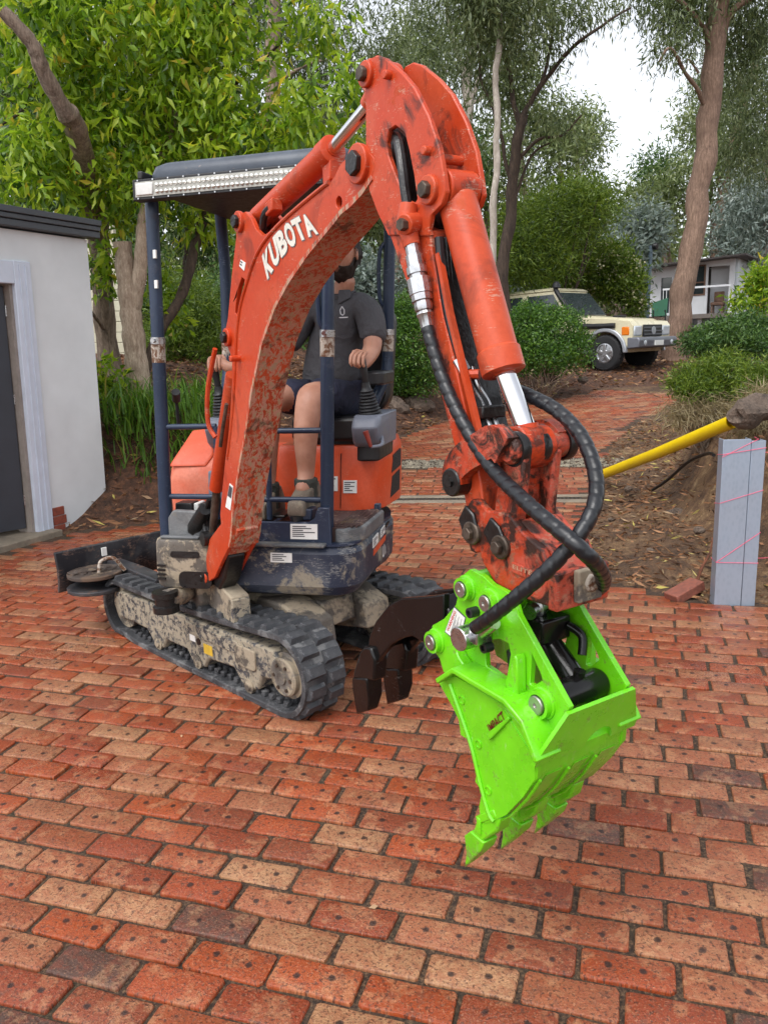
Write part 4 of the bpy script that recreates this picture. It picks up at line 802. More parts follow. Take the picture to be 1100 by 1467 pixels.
# lettering follows the curve of the boom letter by letter
for i, ch in enumerate('KUBOTA'):
    f0, f1 = i / 6 + .006, (i + 1) / 6 - .006; sag = lambda f: Vector((0, 0, 0.030 * math.sin(math.pi * f))) + Vector((-0.012 * math.sin(math.pi * f), 0, 0))
    O_ = k0.lerp(k1, f0) + sag(f0); E_ = k0.lerp(k1, f1) + sag(f1); U_ = (k2 - k0).lerp(k3 - k1, (f0 + f1) / 2) * 1.0
    for nm, mt_, th_, q_ in (('letter_edge', M_KUBO, 0.075, HB + .0055), ('letter', M_KUB, 0.045, HB + .007)):
        put_text(nm, ch, onface(O_, q_), onface(E_, q_) - onface(O_, q_), onface(O_ + U_, q_) - onface(O_, q_), mt_, boom, thick=th_)
st = [b3(p, HB + .0045) for p in T['boom_sticker']]; sticker('label_sticker', BF, st, 0, parent=boom)
sti = MB().add([v + BN * .003 for v in (st[0].lerp(st[3], .06).lerp(st[1].lerp(st[2], .06), .1), st[0].lerp(st[3], .06).lerp(st[1].lerp(st[2], .06), .9), st[0].lerp(st[3], .5).lerp(st[1].lerp(st[2], .5), .9), st[0].lerp(st[3], .5).lerp(st[1].lerp(st[2], .5), .1))], [(0, 1, 2, 3)]); sti.build('sticker_print', M_INK, boom, smooth=0, fix=False)
sticker('label_sticker', BF, [b3(p, HB + .0045) for p in T['bsticker2']], 2, parent=boom)
# arm cylinder on top of the boom
def cylinder(name, pts, rb_, rr_, label, mat=M_OR):
    P = [b3(p, 0) for p in pts]; a0, a1, r0, r1 = P[1], P[2], P[3], P[5]
    ax = (a1 - a0).normalized(); L = (a1 - a0).length
    c = MB().lathe(a0, ax, [(rb_ * .6, -.03), (rb_ * .98, -.01), (rb_, 0), (rb_, L - .06), (rb_ * 1.10, L - .055), (rb_ * 1.10, L - .004), (rb_ * .95, L), (rr_ * 1.15, L), (rr_ * 1.1, L + .004), (0.001, L + .004)], 28).build(name, mat, ex_root); c['label'] = label
    MB().cyl(a1 - ax * .02, P[4], rr_, n=20).build('piston_rod', M_CHROME, c)
    MB().cyl(P[4] - ax * .005, r1, rr_ * 1.35, n=16).build('rod_end', mat, c)
    MB().cyl(r1 + BN * .045, r1 - BN * .045, rr_ * 2.1, n=20).build('rod_eye', M_ORG, c, bevel=.004)
    MB().cyl(P[0] + BN * .045, P[0] - BN * .045, rb_ * .95, n=20).build('base_eye', M_ORG, c, bevel=.004)
    return c, a0, a1, ax
acyl, a0, a1, ax = cylinder('arm_cylinder', T['armcyl'], 0.040, 0.020, 'orange hydraulic cylinder lying along the top of the boom')
MB().box(lambda x, y, z: a0.lerp(a1, .35) + ax * x + BN * y + Vector((0, 0, z)), -.02, .04, .02, .06, -.06, -.02).build('hose_port', M_OR, acyl, bevel=.004)
MB().tube(spline([a0.lerp(a1, .36) + BN * .05 + Vector((0, 0, -.04)), a0.lerp(a1, .26) + BN * .05 + Vector((0, 0, -.05)), a0.lerp(a1, .14) + BN * .03 + Vector((0, 0, -.10))]), 0.013, 8).build('hydraulic_hose', M_HOSE, acyl)
MB().box(lambda x, y, z: a0.lerp(a1, .96) + ax * x + BN * y + Vector((0, 0, z)), -.02, .03, -.03, .02, -.09, -.03).build('cylinder_lug', M_OR, acyl, bevel=.004)
# boom lift cylinder behind the boom, with its feed pipes
P = [b3(p, 0) for p in T['boomcyl']]; off = BN * 0.035 - BU * 0.03
bc = MB().cyl(P[1] + off, P[2].lerp(P[3], .55) + off, 0.032, n=20).build('boom_cylinder', M_OR, ex_root); bc['label'] = 'orange lift cylinder behind the foot of the boom'
MB().cyl(P[0] + off, P[1] + off + (P[2] - P[1]) * .1, 0.018, n=16).build('piston_rod', M_STEELD, bc)
MB().cyl(P[0] + off + BN * .05, P[0] + off - BN * .05, 0.035).build('rod_eye', M_GREASE, bc)
MB().tube(spline([BF(.16, .10, .70), BF(.13, .115, .76), BF(.16, .115, .90), BF(.25, .105, 1.06)]), 0.010, 8).build('steel_pipe', M_OR, bc)
MB().tube(spline([BF(.17, .085, .66), BF(.19, .08, .72), BF(.25, .075, .84)]), 0.008, 8).build('steel_pipe', M_STEELD, bc)
# arm: two cheek plates above, box section below
arm = MB().prism(BF, T['arm_upper'], HA - .006, HA + .010, [T['arm_slot']]).build('arm', M_ORG, ex_root, bevel=.003, seg=1); arm['label'] = 'greasy orange dipper arm with two tall cheek plates'
MB().prism(BF, T['arm_upper'], -HA - .010, -HA + .006).build('cheek_plate', M_ORG, arm, bevel=.003, seg=1)
MB().prism(BF, T['arm_lower'], -HA + .0, HA + .004).build('arm_beam', M_ORG, arm, bevel=.004)
au = T['arm_upper']
MB().prism(BF, [(1.40, 1.60), (1.42, 1.62), (1.50, 1.56), (1.56, 1.42), (1.62, 1.33), (1.58, 1.28), (1.46, 1.34), (1.39, 1.45)], -HA + .006, HA - .04).build('inner_web', M_GREASE, arm)
fedge = [p for p in T['arm_lower'] if p[0] > 1.63 and p[1] < 1.33][2:]
# dark greasy bed on the front face of the arm
m_ = MB(); fr_pts = [(1.655, 1.26), (1.695, 1.116), (1.750, .963), (1.78, .884), (1.81, .80)]
strip(m_, fr_pts, -HA + .008, HA - .018, .006); m_.build('greasy_bed', M_GREASE, arm)
m_ = MB(); strip(m_, [(a + .004, b) for a, b in fr_pts], HA - .010, HA + .006, .012); m_.build('edge_weld', M_OR, arm)
for p, r_ in ((T['arm_pins'][0], .026), (T['arm_pins'][1], .028)):
    for sgn in (1, -1):
        pin('pin_boss', p, sgn * HA, sgn * (HA + .022), r_ * 1.25, M_OR, arm); pin('pin_head', p, sgn * (HA + .02), sgn * (HA + .038), r_ * .75, M_STEELD, arm, n=6)
    pin('pin', p, -HA, HA, r_ * .8, M_GREASE, arm)
pin('pivot_tube', T['arm_pins'][4], -.05, .05, .05, M_ORG, arm)
for p in (T['arm_pins'][2], T['arm_pins'][3]): pin('stud', p, HA, HA + .028, .011, M_OR, arm)
pin('spacer_rod', (1.63, 1.49), -HA, HA, .012, M_ORG, arm)
# hoses inside the cheek plates
MB().tube(spline([BF(1.47, .04, 1.575), BF(1.50, .05, 1.55), BF(1.53, .062, 1.49), BF(1.545, .066, 1.43), BF(1.555, .066, 1.39)]), .013, 8).build('inner_hose', M_GREASE, arm)
# bucket cylinder
bcy, c0, c1, cx_ = cylinder('bucket_cylinder', T['bktcyl'], 0.0485, 0.0245, 'thick orange bucket cylinder along the front of the arm')
for k, q_ in ((0, .028), (1, .006)):
    MB().tube(spline([BF(1.66 + .0 * k, q_ + .02, 1.30), BF(1.675, q_ + .02, 1.18), BF(1.70, q_ + .018, 1.08), BF(1.735, q_ + .012, .985)]), 0.012 if k == 0 else .008, 8).build('hydraulic_hose', M_GREASE if k else M_HOSE, arm)
    MB().tube(spline([BF(1.745, q_ + .012, .985), BF(1.765, q_ + .01, .94), BF(1.775, q_ - .012, .90), BF(1.80, q_ - .015, .85), BF(1.84, q_ - .02, .78)]), 0.006, 8).build('steel_pipe', M_ZINC, arm)
MB().cyl(BF(1.727, .048, 1.005), BF(1.742, .04, .975), .017, n=6).build('hose_nut', M_ZINC, arm)
MB().box(BF, 1.775, 1.815, -.03, .045, .862, .892).build('pipe_clamp', M_GREASE, arm, bevel=.004)
MB().tube([BF(1.742, .04, .968), BF(1.775, .02, .968)], .012, 8).build('elbow_fitting', M_OR, arm)
# crosshead, guide links, bucket link
xt = T['xtube'][0]
xtu = MB().lathe(b3(xt, -.125), BN, [(.022, 0), (.034, .006), (.034, .195), (.026, .205), (.001, .205)], 22).build('crosshead', M_ORH, ex_root); xtu['label'] = 'greasy crosshead tube at the rod end'
for q_ in (-.1, -.015, .05): MB().lathe(b3(xt, q_ - .012), BN, [(.04, 0), (.042, .004), (.042, .018), (.04, .024)], 22).build('crosshead_collar', M_GREASE, xtu)
gl = spline([(p[0], p[1], 0) for p in T['glink']] + [(xt[0], xt[1], 0)], 4)
for q0 in (.062, -.095):
    ring = []
    for i, p in enumerate(gl):
        d = (gl[min(i + 1, len(gl) - 1)] - gl[max(i - 1, 0)]).normalized(); nn = Vector((-d.y, d.x, 0)); wd = .038
        ring.append([BF(p.x + nn.x * wd, q0, p.y + nn.y * wd), BF(p.x + nn.x * wd, q0 + .033, p.y + nn.y * wd), BF(p.x - nn.x * wd, q0 + .033, p.y - nn.y * wd), BF(p.x - nn.x * wd, q0, p.y - nn.y * wd)])
    MB().loft(ring).build('guide_link', M_ORH, xtu, bevel=.006)
MB().cyl(b3(T['glink'][0], -.10), b3(T['glink'][0], .10), .036).build('guide_pin', M_GREASE, xtu, bevel=.004); MB().cyl(b3(T['glink'][0], .10), b3(T['glink'][0], .106), .012, n=6).build('pin_bolt', M_GREASE, xtu)
lk = T['blink']; d = Vector((lk[1][0] - xt[0], lk[1][1] - xt[1])); pe = Vector((d.y, -d.x)).normalized()
for q0, q1 in ((.035, .06), (-.06, -.035)):
    MB().prism(BF, [(xt[0] + pe.x * .04, xt[1] + pe.y * .04), (lk[1][0] + pe.x * .035, lk[1][1] + pe.y * .035), (lk[1][0] - pe.x * .035 + .02, lk[1][1] - pe.y * .035), (xt[0] - pe.x * .04, xt[1] - pe.y * .04)], q0, q1).build('bucket_link', M_ORH, xtu, bevel=.006)
MB().prism(BF, [(xt[0], xt[1] - .03), (lk[1][0] + .03, lk[1][1] + .06), (lk[1][0] - .01, lk[1][1] + .06), (xt[0] - .03, xt[1] - .03)], -.035, .035).build('link_web', M_ORH, xtu, bevel=.006)
# quick hitch
HQ = .075
hit_ = MB().prism(BF, T['hitch'], HQ - .02, HQ).build('quick_hitch', M_ORH, ex_root, bevel=.005); hit_['label'] = 'rusty orange quick hitch with raised plate'
MB().prism(BF, T['hitch'], -HQ, -HQ + .02).build('hitch_plate', M_ORH, hit_, bevel=.005)
MB().prism(BF, [(1.955, .64), (2.06, .585), (2.095, .52), (2.088, .465), (1.99, .463), (1.90, .475), (1.90, .52), (1.95, .57)], -HQ + .02, HQ - .02).build('hitch_body', M_ORH, hit_, bevel=.006)
MB().box(BF, 2.07, 2.10, -HQ - .012, HQ + .004, .455, .545).build('hitch_end', M_ORH, hit_, bevel=.006)
MB().cyl(BF(2.10, -.01, .515), BF(2.125, -.01, .512), .022, n=16).build('hitch_screw', M_RUST, hit_, bevel=.004); MB().box(BF, 2.10, 2.118, -.045, .03, .47, .545).build('screw_plate', M_MUD, hit_, bevel=.004)
hp = T['hitch_pins']
for k in (0, 1):
    MB().cyl(b3(hp[k], HQ - .01), b3(hp[k], HQ + .012), .030).build('washer', M_STEELD, hit_, bevel=.004); MB().cyl(b3(hp[k], HQ + .012), b3(hp[k], HQ + .026), .017, n=6).build('bolt_head', M_STEELD, hit_, bevel=.002)
    MB().prism(BF, [(hp[k + 2][0] - .028, hp[k + 2][1] - .01), (hp[k][0] - .03, hp[k][1] - .01), (hp[k][0] + .03, hp[k][1] + .0), (hp[k + 2][0] + .03, hp[k + 2][1] + .012), (hp[k + 2][0], hp[k + 2][1] + .03)], HQ, HQ + .010).build('lock_tab', M_GREASE, hit_, bevel=.004)
    MB().cyl(b3(hp[k], -HQ - .02), b3(hp[k], HQ), .022).build('pin', M_GREASE, hit_)
hl_ = [b3(p, HQ + .006) for p in T['hitch_label']]
MB().hexa([hl_[3] - BN * .006, hl_[2] - BN * .006, hl_[1] - BN * .006, hl_[0] - BN * .006, hl_[3], hl_[2], hl_[1], hl_[0]]).build('name_plate', M_ORH, hit_, bevel=.002)
put_text('raised_lettering', 'ELITE', hl_[3].lerp(hl_[0], .48) + (hl_[2] - hl_[3]) * .08 + BN * .0015, (hl_[2] - hl_[3]) * .8, (hl_[0] - hl_[3]) * .38, plain('worn_letter', srgb(196, 150, 120), .6, var=.3), hit_, thick=.02)
# auxiliary hoses wrapped in black spiral guard
def spiral_hose(name, pts, r_, label, parent):
    P = spline(pts, 14); Q_ = [P[0]]; acc = 0
    L_ = [0]
    for a, b in zip(P[:-1], P[1:]): L_.append(L_[-1] + (b - a).length)
    N = int(L_[-1] / .0045); out = []; rad = []
    for k in range(N + 1):
        s_ = L_[-1] * k / N; i = 0
        while i < len(L_) - 2 and L_[i + 1] < s_: i += 1
        f = (s_ - L_[i]) / max(1e-9, L_[i + 1] - L_[i]); out.append(P[i].lerp(P[i + 1], f)); rad.append(r_)
    m = MB(); n = 20; t0 = (out[1] - out[0]).normalized(); a = t0.orthogonal().normalized(); rings = []
    for i, p in enumerate(out):
        t_ = (out[min(i + 1, len(out) - 1)] - out[max(i - 1, 0)]).normalized(); a = (a - t_ * a.dot(t_)).normalized(); b = t_.cross(a); row = []
        for k in range(n):
            ph = 2 * math.pi * k / n; u_ = (i * .0045 / .034 + k / n) % 1.0
            rr2 = r_ * (1.04 - .20 * max(0, 1 - abs(u_ - .5) / .17) ** 1.5)
            row.append(p + (a * math.cos(ph) + b * math.sin(ph)) * rr2)
        rings.append(row)
    m.loft(rings); o = m.build(name, M_HOSE, parent, smooth=70, fix=False); o['label'] = label; return o
h1 = [b3(p, .085) for p in T['hose1']][4:] + [b3(T['hose1b'][0], .13), b3(T['hose1c'][0], .13), b3(T['hose1d'][0], .05), b3(T['hose1e'][0], -.05), b3(T['hose1f'][0], -.09)]
spiral_hose('auxiliary_hose', h1, .0165, 'black spiral wrapped hose from the fittings on the arm', ex_root)
h2 = [b3(p, -.06) for p in T['hose2a']] + [b3(T['hose2b'][0], -.04), b3(T['hose2c'][0], 0), b3(T['hose2d'][0], .06), b3(T['hose2e'][0], .13)] + [b3(p, .18) for p in T['hose2f']]
spiral_hose('auxiliary_hose', h2, .0165, 'black spiral wrapped hose looping out to the right', ex_root)
# zinc couplings above the first hose, and the elbow they hang from
hp_ = [b3(p, .085) for p in T['hose1']]
def seg(p, q_, f0, f1): return p.lerp(q_, f0), p.lerp(q_, f1)
path = hp_[:5]; tot = [path[1], path[2], path[3], path[4]]
ftr = thing if False else None
cpl = MB(); A_, B_ = path[1], path[4]; dirv = (B_ - A_); Lc = dirv.length; dv = dirv.normalized()
prf = []; 
for f, r_ in ((0, .019), (.13, .019), (.135, .022), (.27, .022), (.275, .026), (.36, .026), (.365, .021), (.41, .021), (.415, .030), (.60, .030), (.605, .027), (.68, .027), (.685, .022), (.74, .024), (.79, .022), (.795, .018), (.84, .022), (.88, .018), (1.0, .0165)): prf.append((r_, f * Lc))
cpl.lathe(A_, dv, [(0.001, 0)] + prf + [(0.001, Lc)], 12).build('quick_coupling', M_ZINC, ex_root, smooth=25)
elb = MB().tube([path[0] + Vector((0, 0, .045)) - BN * .01, path[0], path[1] + dv * .005], [.024, .027, .021], 14).build('hose_elbow', M_OR, ex_root)
MB().cyl(BF(1.585, .055, 1.345), BF(1.60, .11, 1.335), .026, n=16).build('elbow_boss', M_OR, elb, bevel=.003); MB().cyl(BF(1.60, .10, 1.335), BF(1.603, .125, 1.335), .015, n=6).build('elbow_bolt', M_STEELD, elb)
# ================================================================== grab bucket (green shell, black claw)
t = NT('lime_paint'); co = t.coord(); n = t.noise(co, 8, 5, .6); f = t.noise(co, 70, 5, .7); sc_ = t.noise(t.coord(scale=(14, 14, 3)), 6, 7, .8, .6)
c = t.ramp(n, [(.3, (.12, .52, .006, 1)), (.7, (.17, .64, .008, 1))]); c = t.mix(t.math('MULTIPLY', t.step(sc_, .585, .66), .45), c, (.42, .60, .30, 1)); c = t.mix(t.math('MULTIPLY', t.step(t.noise(co, 30, 4, .8), .60, .68), .6), c, (.16, .17, .06, 1))
zz_ = t.n('ShaderNodeSeparateXYZ'); t.l(co, zz_.inputs[0]); tipd = t.math('SUBTRACT', t.noise(co, 22, 4, .7), t.math('MULTIPLY', zz_.outputs[2], .55))
c = t.mix(t.math('MULTIPLY', t.step(tipd, .36, .44), .55), c, (.20, .15, .08, 1))     # soil rubbed on the teeth and cutting edge
t.set(Base_Color=c, Roughness=t.ramp(n, [(.3, (.22,) * 3), (.7, (.36,) * 3)])); t.p.inputs['Coat Weight'].default_value = .25; t.p.inputs['Coat Roughness'].default_value = .12; t.bump(f, .12, .002); M_LIME = t.m
M_BG = worn('black_gloss_paint', (.006, .0055, .0055), .2, grime_amt=0, mud_amt=.02, chip_amt=.06, mud=(.2, .15, .12), chips=(.25, .25, .25), fade=(.009, .008, .008), bump=.12)
M_STUD = plain('machined_pin', (.42, .40, .37, 1), .32, .9, var=.15, scale=40)
gb = thing('grab_bucket', BF(1.95, 0, -.53), 'lime green grab bucket with black claw hanging from the excavator arm', 'bucket')
BQ = .15; BU_Q = .10; bp_ = T['bplate']; wins = [T['bwin1'], T['bwin2']]
for sgn in (1, -1):
    q0, q1 = (BQ - .016, BQ) if sgn > 0 else (-BQ, -BQ + .016)
    u0, u1 = (BU_Q - .016, BU_Q) if sgn > 0 else (-BU_Q, -BU_Q + .016)
    pl = MB().prism(BF, bp_, u0, u1, wins).build('side_plate', M_LIME, gb, bevel=.0025, seg=1)
    sp_ = MB().prism(BF, T['bside'], q0 - .001 * sgn, q1 - .003 * sgn).build('shell_side', M_LIME, gb, bevel=.0025, seg=1)
    qq = sgn * (BQ + .022)
    fl = T['bflange']; ring = []
    for i, p in enumerate(fl):
        d = Vector((fl[min(i + 1, 4)][0] - fl[max(i - 1, 0)][0], fl[min(i + 1, 4)][1] - fl[max(i - 1, 0)][1])).normalized(); nn = Vector((-d.y, d.x)) * .007
        ring.append([BF(p[0] + nn.x, sgn * (BU_Q - .004), p[1] + nn.y), BF(p[0] + nn.x, qq, p[1] + nn.y), BF(p[0] - nn.x, qq, p[1] - nn.y), BF(p[0] - nn.x, sgn * (BU_Q - .004), p[1] - nn.y)])
    MB().loft(ring).build('shoulder_flange', M_LIME, gb, bevel=.003)
    for i, p in enumerate(T['bboss']):
        r_ = (.030, .030, .031, .034)[i]
        MB().lathe(b3(p, sgn * (BU_Q - .002)), BN * sgn, [(r_ * 1.15, 0), (r_ * 1.12, .006), (r_, .008), (r_ * .97, .022), (r_ * .72, .022), (r_ * .72, .016), (.001, .016)], 24).build('pin_boss', M_LIME, gb)
        MB().lathe(b3(p, sgn * (BU_Q + .014)), BN * sgn, [(r_ * .66, 0), (r_ * .66, .01), (r_ * .6, .012), (.006, .012), (.004, .008), (.001, .008)], 20).build('pin', M_STUD, gb)
    for p in T['bholes']: MB().lathe(b3(p, sgn * (BQ - .004)), BN * sgn, [(.012, 0), (.012, .0035), (.009, .004), (.009, .0015), (.001, .0015)], 14).build('bolt_hole', M_LIME, gb)
    # ribs between windows and flange
    for rp in ([(1.985, .27), (2.018, .345), (2.026, .335), (2.03, .24), (1.99, .24)], [(1.79, .235), (1.80, .285), (1.812, .27), (1.845, .25)]):
        MB().prism(BF, rp, min(sgn * BU_Q, sgn * (BU_Q + .03)), max(sgn * BU_Q, sgn * (BU_Q + .03))).build('stiffener_rib', M_LIME, gb, bevel=.004)
    # weld bead along the shell side
    bd_ = [(1.80, .20), (1.845, .13), (1.885, .06), (1.915, -.02), (1.945, -.085), (1.965, -.10)]
    MB().tube([BF(p.x, sgn * (BQ - .001), p.y) for p in spline([(a, b, 0) for a, b in bd_], 4)], .006, 6).build('weld_bead', M_LIME, gb)
# back skin, upper lip plate with half-moon cut, wear strips, cutting edge
bk = [(1.93, -.125), (1.962, -.10), (2.008, -.06), (2.067, .017), (2.105, .08), (2.113, .126)]
m_ = MB(); strip(m_, bk, -BQ + .002, BQ - .002, .014); m_.build('back_skin', M_LIME, gb)
for q_ in (-.09, 0.0, .09):
    m_ = MB(); strip(m_, [(a + .0004, b - .0005) for a, b in bk[1:5]], q_ - .024, q_ + .024, -.0012); m_.build('wear_strip', M_LIME, gb)
    MB().tube([BF(a + .004, q_ + .045, b - .005) for a, b in bk[1:5]], .004, 6).build('weld_bead', M_LIME, gb)
tl, tu = (2.112, .126), (2.157, .252); TV = Vector((tu[0] - tl[0], tu[1] - tl[1]))
LF = lambda a, th_, b: BF(tl[0] + TV.x * b + TV.y * th_ / TV.length, a, tl[1] + TV.y * b - TV.x * th_ / TV.length)
cut = [(-.035 + .045 * math.cos(R(a)) * -1, -.02 + .32 * math.sin(R(a))) for a in range(0, 181, 20)]
lipo = [(-.165, -.02), (-.08, -.02)] + [(-.035 + .045 * -math.cos(R(a)), -.02 + .34 * math.sin(R(a))) for a in range(0, 181, 20)] + [(.0101, -.02), (.165, -.02), (.165, .10), (.108, 1.0), (-.108, 1.0), (-.165, .10)]
MB().prism(LF, lipo, 0, .010).build('lip_plate', M_LIME, gb, bevel=.002, seg=1)
MB().prism(BF, [(2.0, .21), (2.113, .126), (2.105, .10), (1.98, .195)], -BQ, BQ).build('inner_floor', M_LIME, gb)
m_ = MB(); strip(m_, [(1.905, -.140), (1.975, -.085)], -BQ, BQ, .02); m_.build('cutting_edge', M_LIME, gb, bevel=.003)
def tooth(name, prof_ad, prof_t, q_, mat, parent, w_=.021):
    ad = MB().prism(BF, prof_ad, q_ - w_, q_ + w_).build('tooth_adapter', mat, parent, bevel=.005)
    tp = prof_t; c0 = sum((Vector((a, b)) for a, b in tp), Vector((0, 0))) / len(tp)
    m = MB(); N = len(tp); tip = tp[len(tp) // 2]
    def wd(p): return w_ * (.14 + 1.0 * min(1, (Vector(p) - Vector(tip)).length / .11))
    vs = [BF(p[0], q_ - wd(p), p[1]) for p in tp] + [BF(p[0], q_ + wd(p), p[1]) for p in tp]
    m.add(vs, [tuple(range(N)), tuple(range(2 * N - 1, N - 1, -1))] + [(j, (j + 1) % N, N + (j + 1) % N, N + j) for j in range(N)])
    return m.build(name, mat, parent, bevel=.004)
tp = T['tooth']
ad_p = [(1.895, -.135), (1.880, -.175), (1.862, -.20), (1.915, -.185), (1.972, -.125), (1.985, -.082), (1.95, -.09)]
th_p = [(1.872, -.178), (1.846, -.205), (1.846, -.255), (1.818, -.325), (1.872, -.262), (1.912, -.212), (1.925, -.182)]
for q_ in (.125, 0.0, -.125): tooth('tooth', ad_p, th_p, q_, M_LIME, gb)
for q_ in (.125, 0.0, -.125): MB().box(BF, 1.90, 1.915, q_ - .027, q_ + .027, -.165, -.12).build('tooth_pin', M_LIME, gb, bevel=.003)
# cross tubes and hydraulic cylinder inside
MB().cyl(b3(T['bboss'][0], -BU_Q), b3(T['bboss'][0], BU_Q), .024).build('hitch_pin_tube', M_LIME, gb); MB().cyl(b3(T['bboss'][1], -BU_Q), b3(T['bboss'][1], BU_Q), .024).build('hitch_pin_tube', M_LIME, gb)
for i in (0, 1): MB().lathe(b3(T['bboss'][i], BU_Q - .08), BN, [(.036, 0), (.036, .07)], 22).build('boss_tube', M_LIME, gb)
cyb = MB().lathe(b3(T['bboss'][3], -BU_Q + .018), BN, [(.001, 0), (.033, 0), (.037, .008), (.037, .150), (.041, .152), (.041, .164), (.001, .164)], 28).build('cylinder_trunnion', M_BG, gb)
MB().cyl(b3(T['bboss'][3], -.02), BF(1.95, -.02, .345), .030, n=22).build('claw_cylinder', M_BG, gb, bevel=.006)
MB().box(lambda x, y, z: BF(1.955 + x, y, .365 + z), -.045, .05, -.065, .03, -.03, .03).build('valve_block', M_BG, gb, bevel=.006)
MB().tube(spline([BF(2.005, -.055, .37), BF(2.04, -.065, .35), BF(2.055, -.05, .31)]), .011, 10).build('bent_pipe', M_BG, gb)
MB().lathe(BF(1.945, -.02, .41), BN + BU * .4, [(.016, 0), (.024, .004), (.024, .03), (.018, .032), (.018, .06), (.001, .06)], 12).build('hose_fitting', M_ZINC, gb)
MB().cyl(BF(2.083, -.01, .275), BF(2.086, -.01, .292), .014).build('grease_cap', M_BG, cyb)
MB().tube(spline([BF(1.93, .06, .31), BF(1.94, .06, .26), BF(1.95, .05, .21)]), .012, 10).build('inner_hose', M_HOSE, gb)
# hose block on the near cheek
ft = T['fit']
fb = MB().lathe(BF(1.862, BU_Q, .345), BN + BU * .05, [(.012, 0), (.012, .02), (.030, .022), (.030, .07), (.028, .072), (.001, .072)], 24).build('hose_manifold', M_ZINC, gb)
MB().box(BF, 1.868, 1.91, BU_Q, BU_Q + .05, .335, .372).build('manifold_block', M_ZINC, fb, bevel=.004)
MB().tube([BF(1.90, BU_Q + .028, .362), BF(1.948, BU_Q + .03, .403)], [.016, .018], 14).build('hose_end', M_ZINC, fb)
for p in ((1.85, .397), (1.902, .322)): MB().lathe(BF(p[0], BU_Q, p[1]), BN, [(.013, 0), (.013, .025), (.007, .026), (.007, .018), (.001, .018)], 16).build('cap_screw', M_BLK, gb)
# warning label and maker's lettering cut plate
wq = [BF(p[0], BU_Q + .0012, p[1]) for p in T['warning']]
MB().add(wq, [(0, 1, 2, 3)]).build('warning_sticker', M_INK, gb, smooth=0, fix=False)
cw = sum(wq, Vector()) / 4
MB().add([cw + (p - cw) * .93 + BN * .0008 for p in wq], [(0, 1, 2, 3)]).build('sticker_face', M_WHITE, gb, smooth=0, fix=False)
a_, b_, c_, d_ = wq    # TL(top), TR, BR, BL
put_text('warning_text', 'WARNING', d_.lerp(a_, .12).lerp(c_.lerp(b_, .12), .24) + BN * .0016, (a_ - d_) * .76, (d_ - c_) * .16, M_REDINK, gb, thick=.02)
m_ = MB()
for k in range(8):
    s0 = .34 + k * .07; m_.add([d_.lerp(a_, u_).lerp(c_.lerp(b_, u_), s_) + BN * .0016 for u_, s_ in ((.14, s0), (.14 + .7 * (1 - .25 * (k % 3)), s0), (.14 + .7 * (1 - .25 * (k % 3)), s0 + .03), (.14, s0 + .03))], [(0, 1, 2, 3)])
m_.build('sticker_print', plain('faint_ink', srgb(150, 150, 155), .6), gb, smooth=0, fix=False)
i0, i1, i2 = [Vector((p[0], p[1])) for p in T['impact']]
iv = (i1 - i0); iu = Vector((-iv.y, iv.x)).normalized() * .020
put_text('maker_lettering', 'IMPACT', BF(i0.x, BQ + .0015, i0.y), BU * iv.x + Vector((0, 0, iv.y)), BU * iu.x + Vector((0, 0, iu.y)), plain('maroon_ink', srgb(96, 20, 18), .5), gb, thick=.03, shear=.1)
MB().prism(BF, [(i0.x - .012, i0.y - .006), (i1.x + .012, i1.y + .010), (i1.x + .016, i1.y + .004), (i0.x + .0, i0.y - .018)], BQ - .004, BQ + .006).build('lettering_bar', M_LIME, gb, bevel=.002)
# black claw: two curved arms with teeth, joined by a skin
cl = T['claw']
for sgn in (1, -1):
    q_ = sgn * .06; ca = MB().prism(BF, cl, q_ - .011, q_ + .011).build('claw_arm', M_BG, gb, bevel=.004)
    ct = T['clawtooth']
    ad2 = [ct[0], ct[1], ct[2], (1.189, -.018), (1.28, .007), ct[8], ct[9], ct[10]]
    MB().prism(BF, ad2, q_ - .025, q_ + .025).build('tooth_adapter', M_BG, gb, bevel=.007)
    tq = [(1.193, -.013), (1.190, -.058), (1.193, -.146), (1.272, -.101), (1.288, -.048), (1.285, .017)]
    m = MB(); N = len(tq); wds = [.030, .028, .019, .019, .028, .030]
    m.add([BF(p[0], q_ - wds[i], p[1]) for i, p in enumerate(tq)] + [BF(p[0], q_ + wds[i], p[1]) for i, p in enumerate(tq)], [tuple(range(N)), tuple(range(2 * N - 1, N - 1, -1))] + [(j, (j + 1) % N, N + (j + 1) % N, N + j) for j in range(N)])
    m.build('tooth', M_BG, gb, bevel=.005)
m_ = MB(); strip(m_, [(1.295, .105), (1.35, .18), (1.42, .237), (1.51, .28), (1.65, .32)], -.06, .06, .012); m_.build('claw_skin', M_BG, gb)
MB().cyl(b3(T['bboss'][2], -BU_Q), b3(T['bboss'][2], BU_Q), .03).build('claw_hinge', M_BG, gb)
MB().prism(BF, [(1.64, .375), (1.70, .33), (1.74, .27), (1.70, .24), (1.57, .225)], -.06, .06).build('claw_root', M_BG, gb, bevel=.006)
# ================================================================== places named by where they appear in the photograph, at a chosen distance
def at(px, py, Yd):
    Xc = (px - 550) / 1120; Zc = -(py - 733.5) / 1120
    d = rt * Xc + up * Zc + fw; return Vector((0, 0, CAM_H)) + d * (Yd / d.y)
def gz(x, y): return float(terr(np.array([x]), np.array([y]))[0])
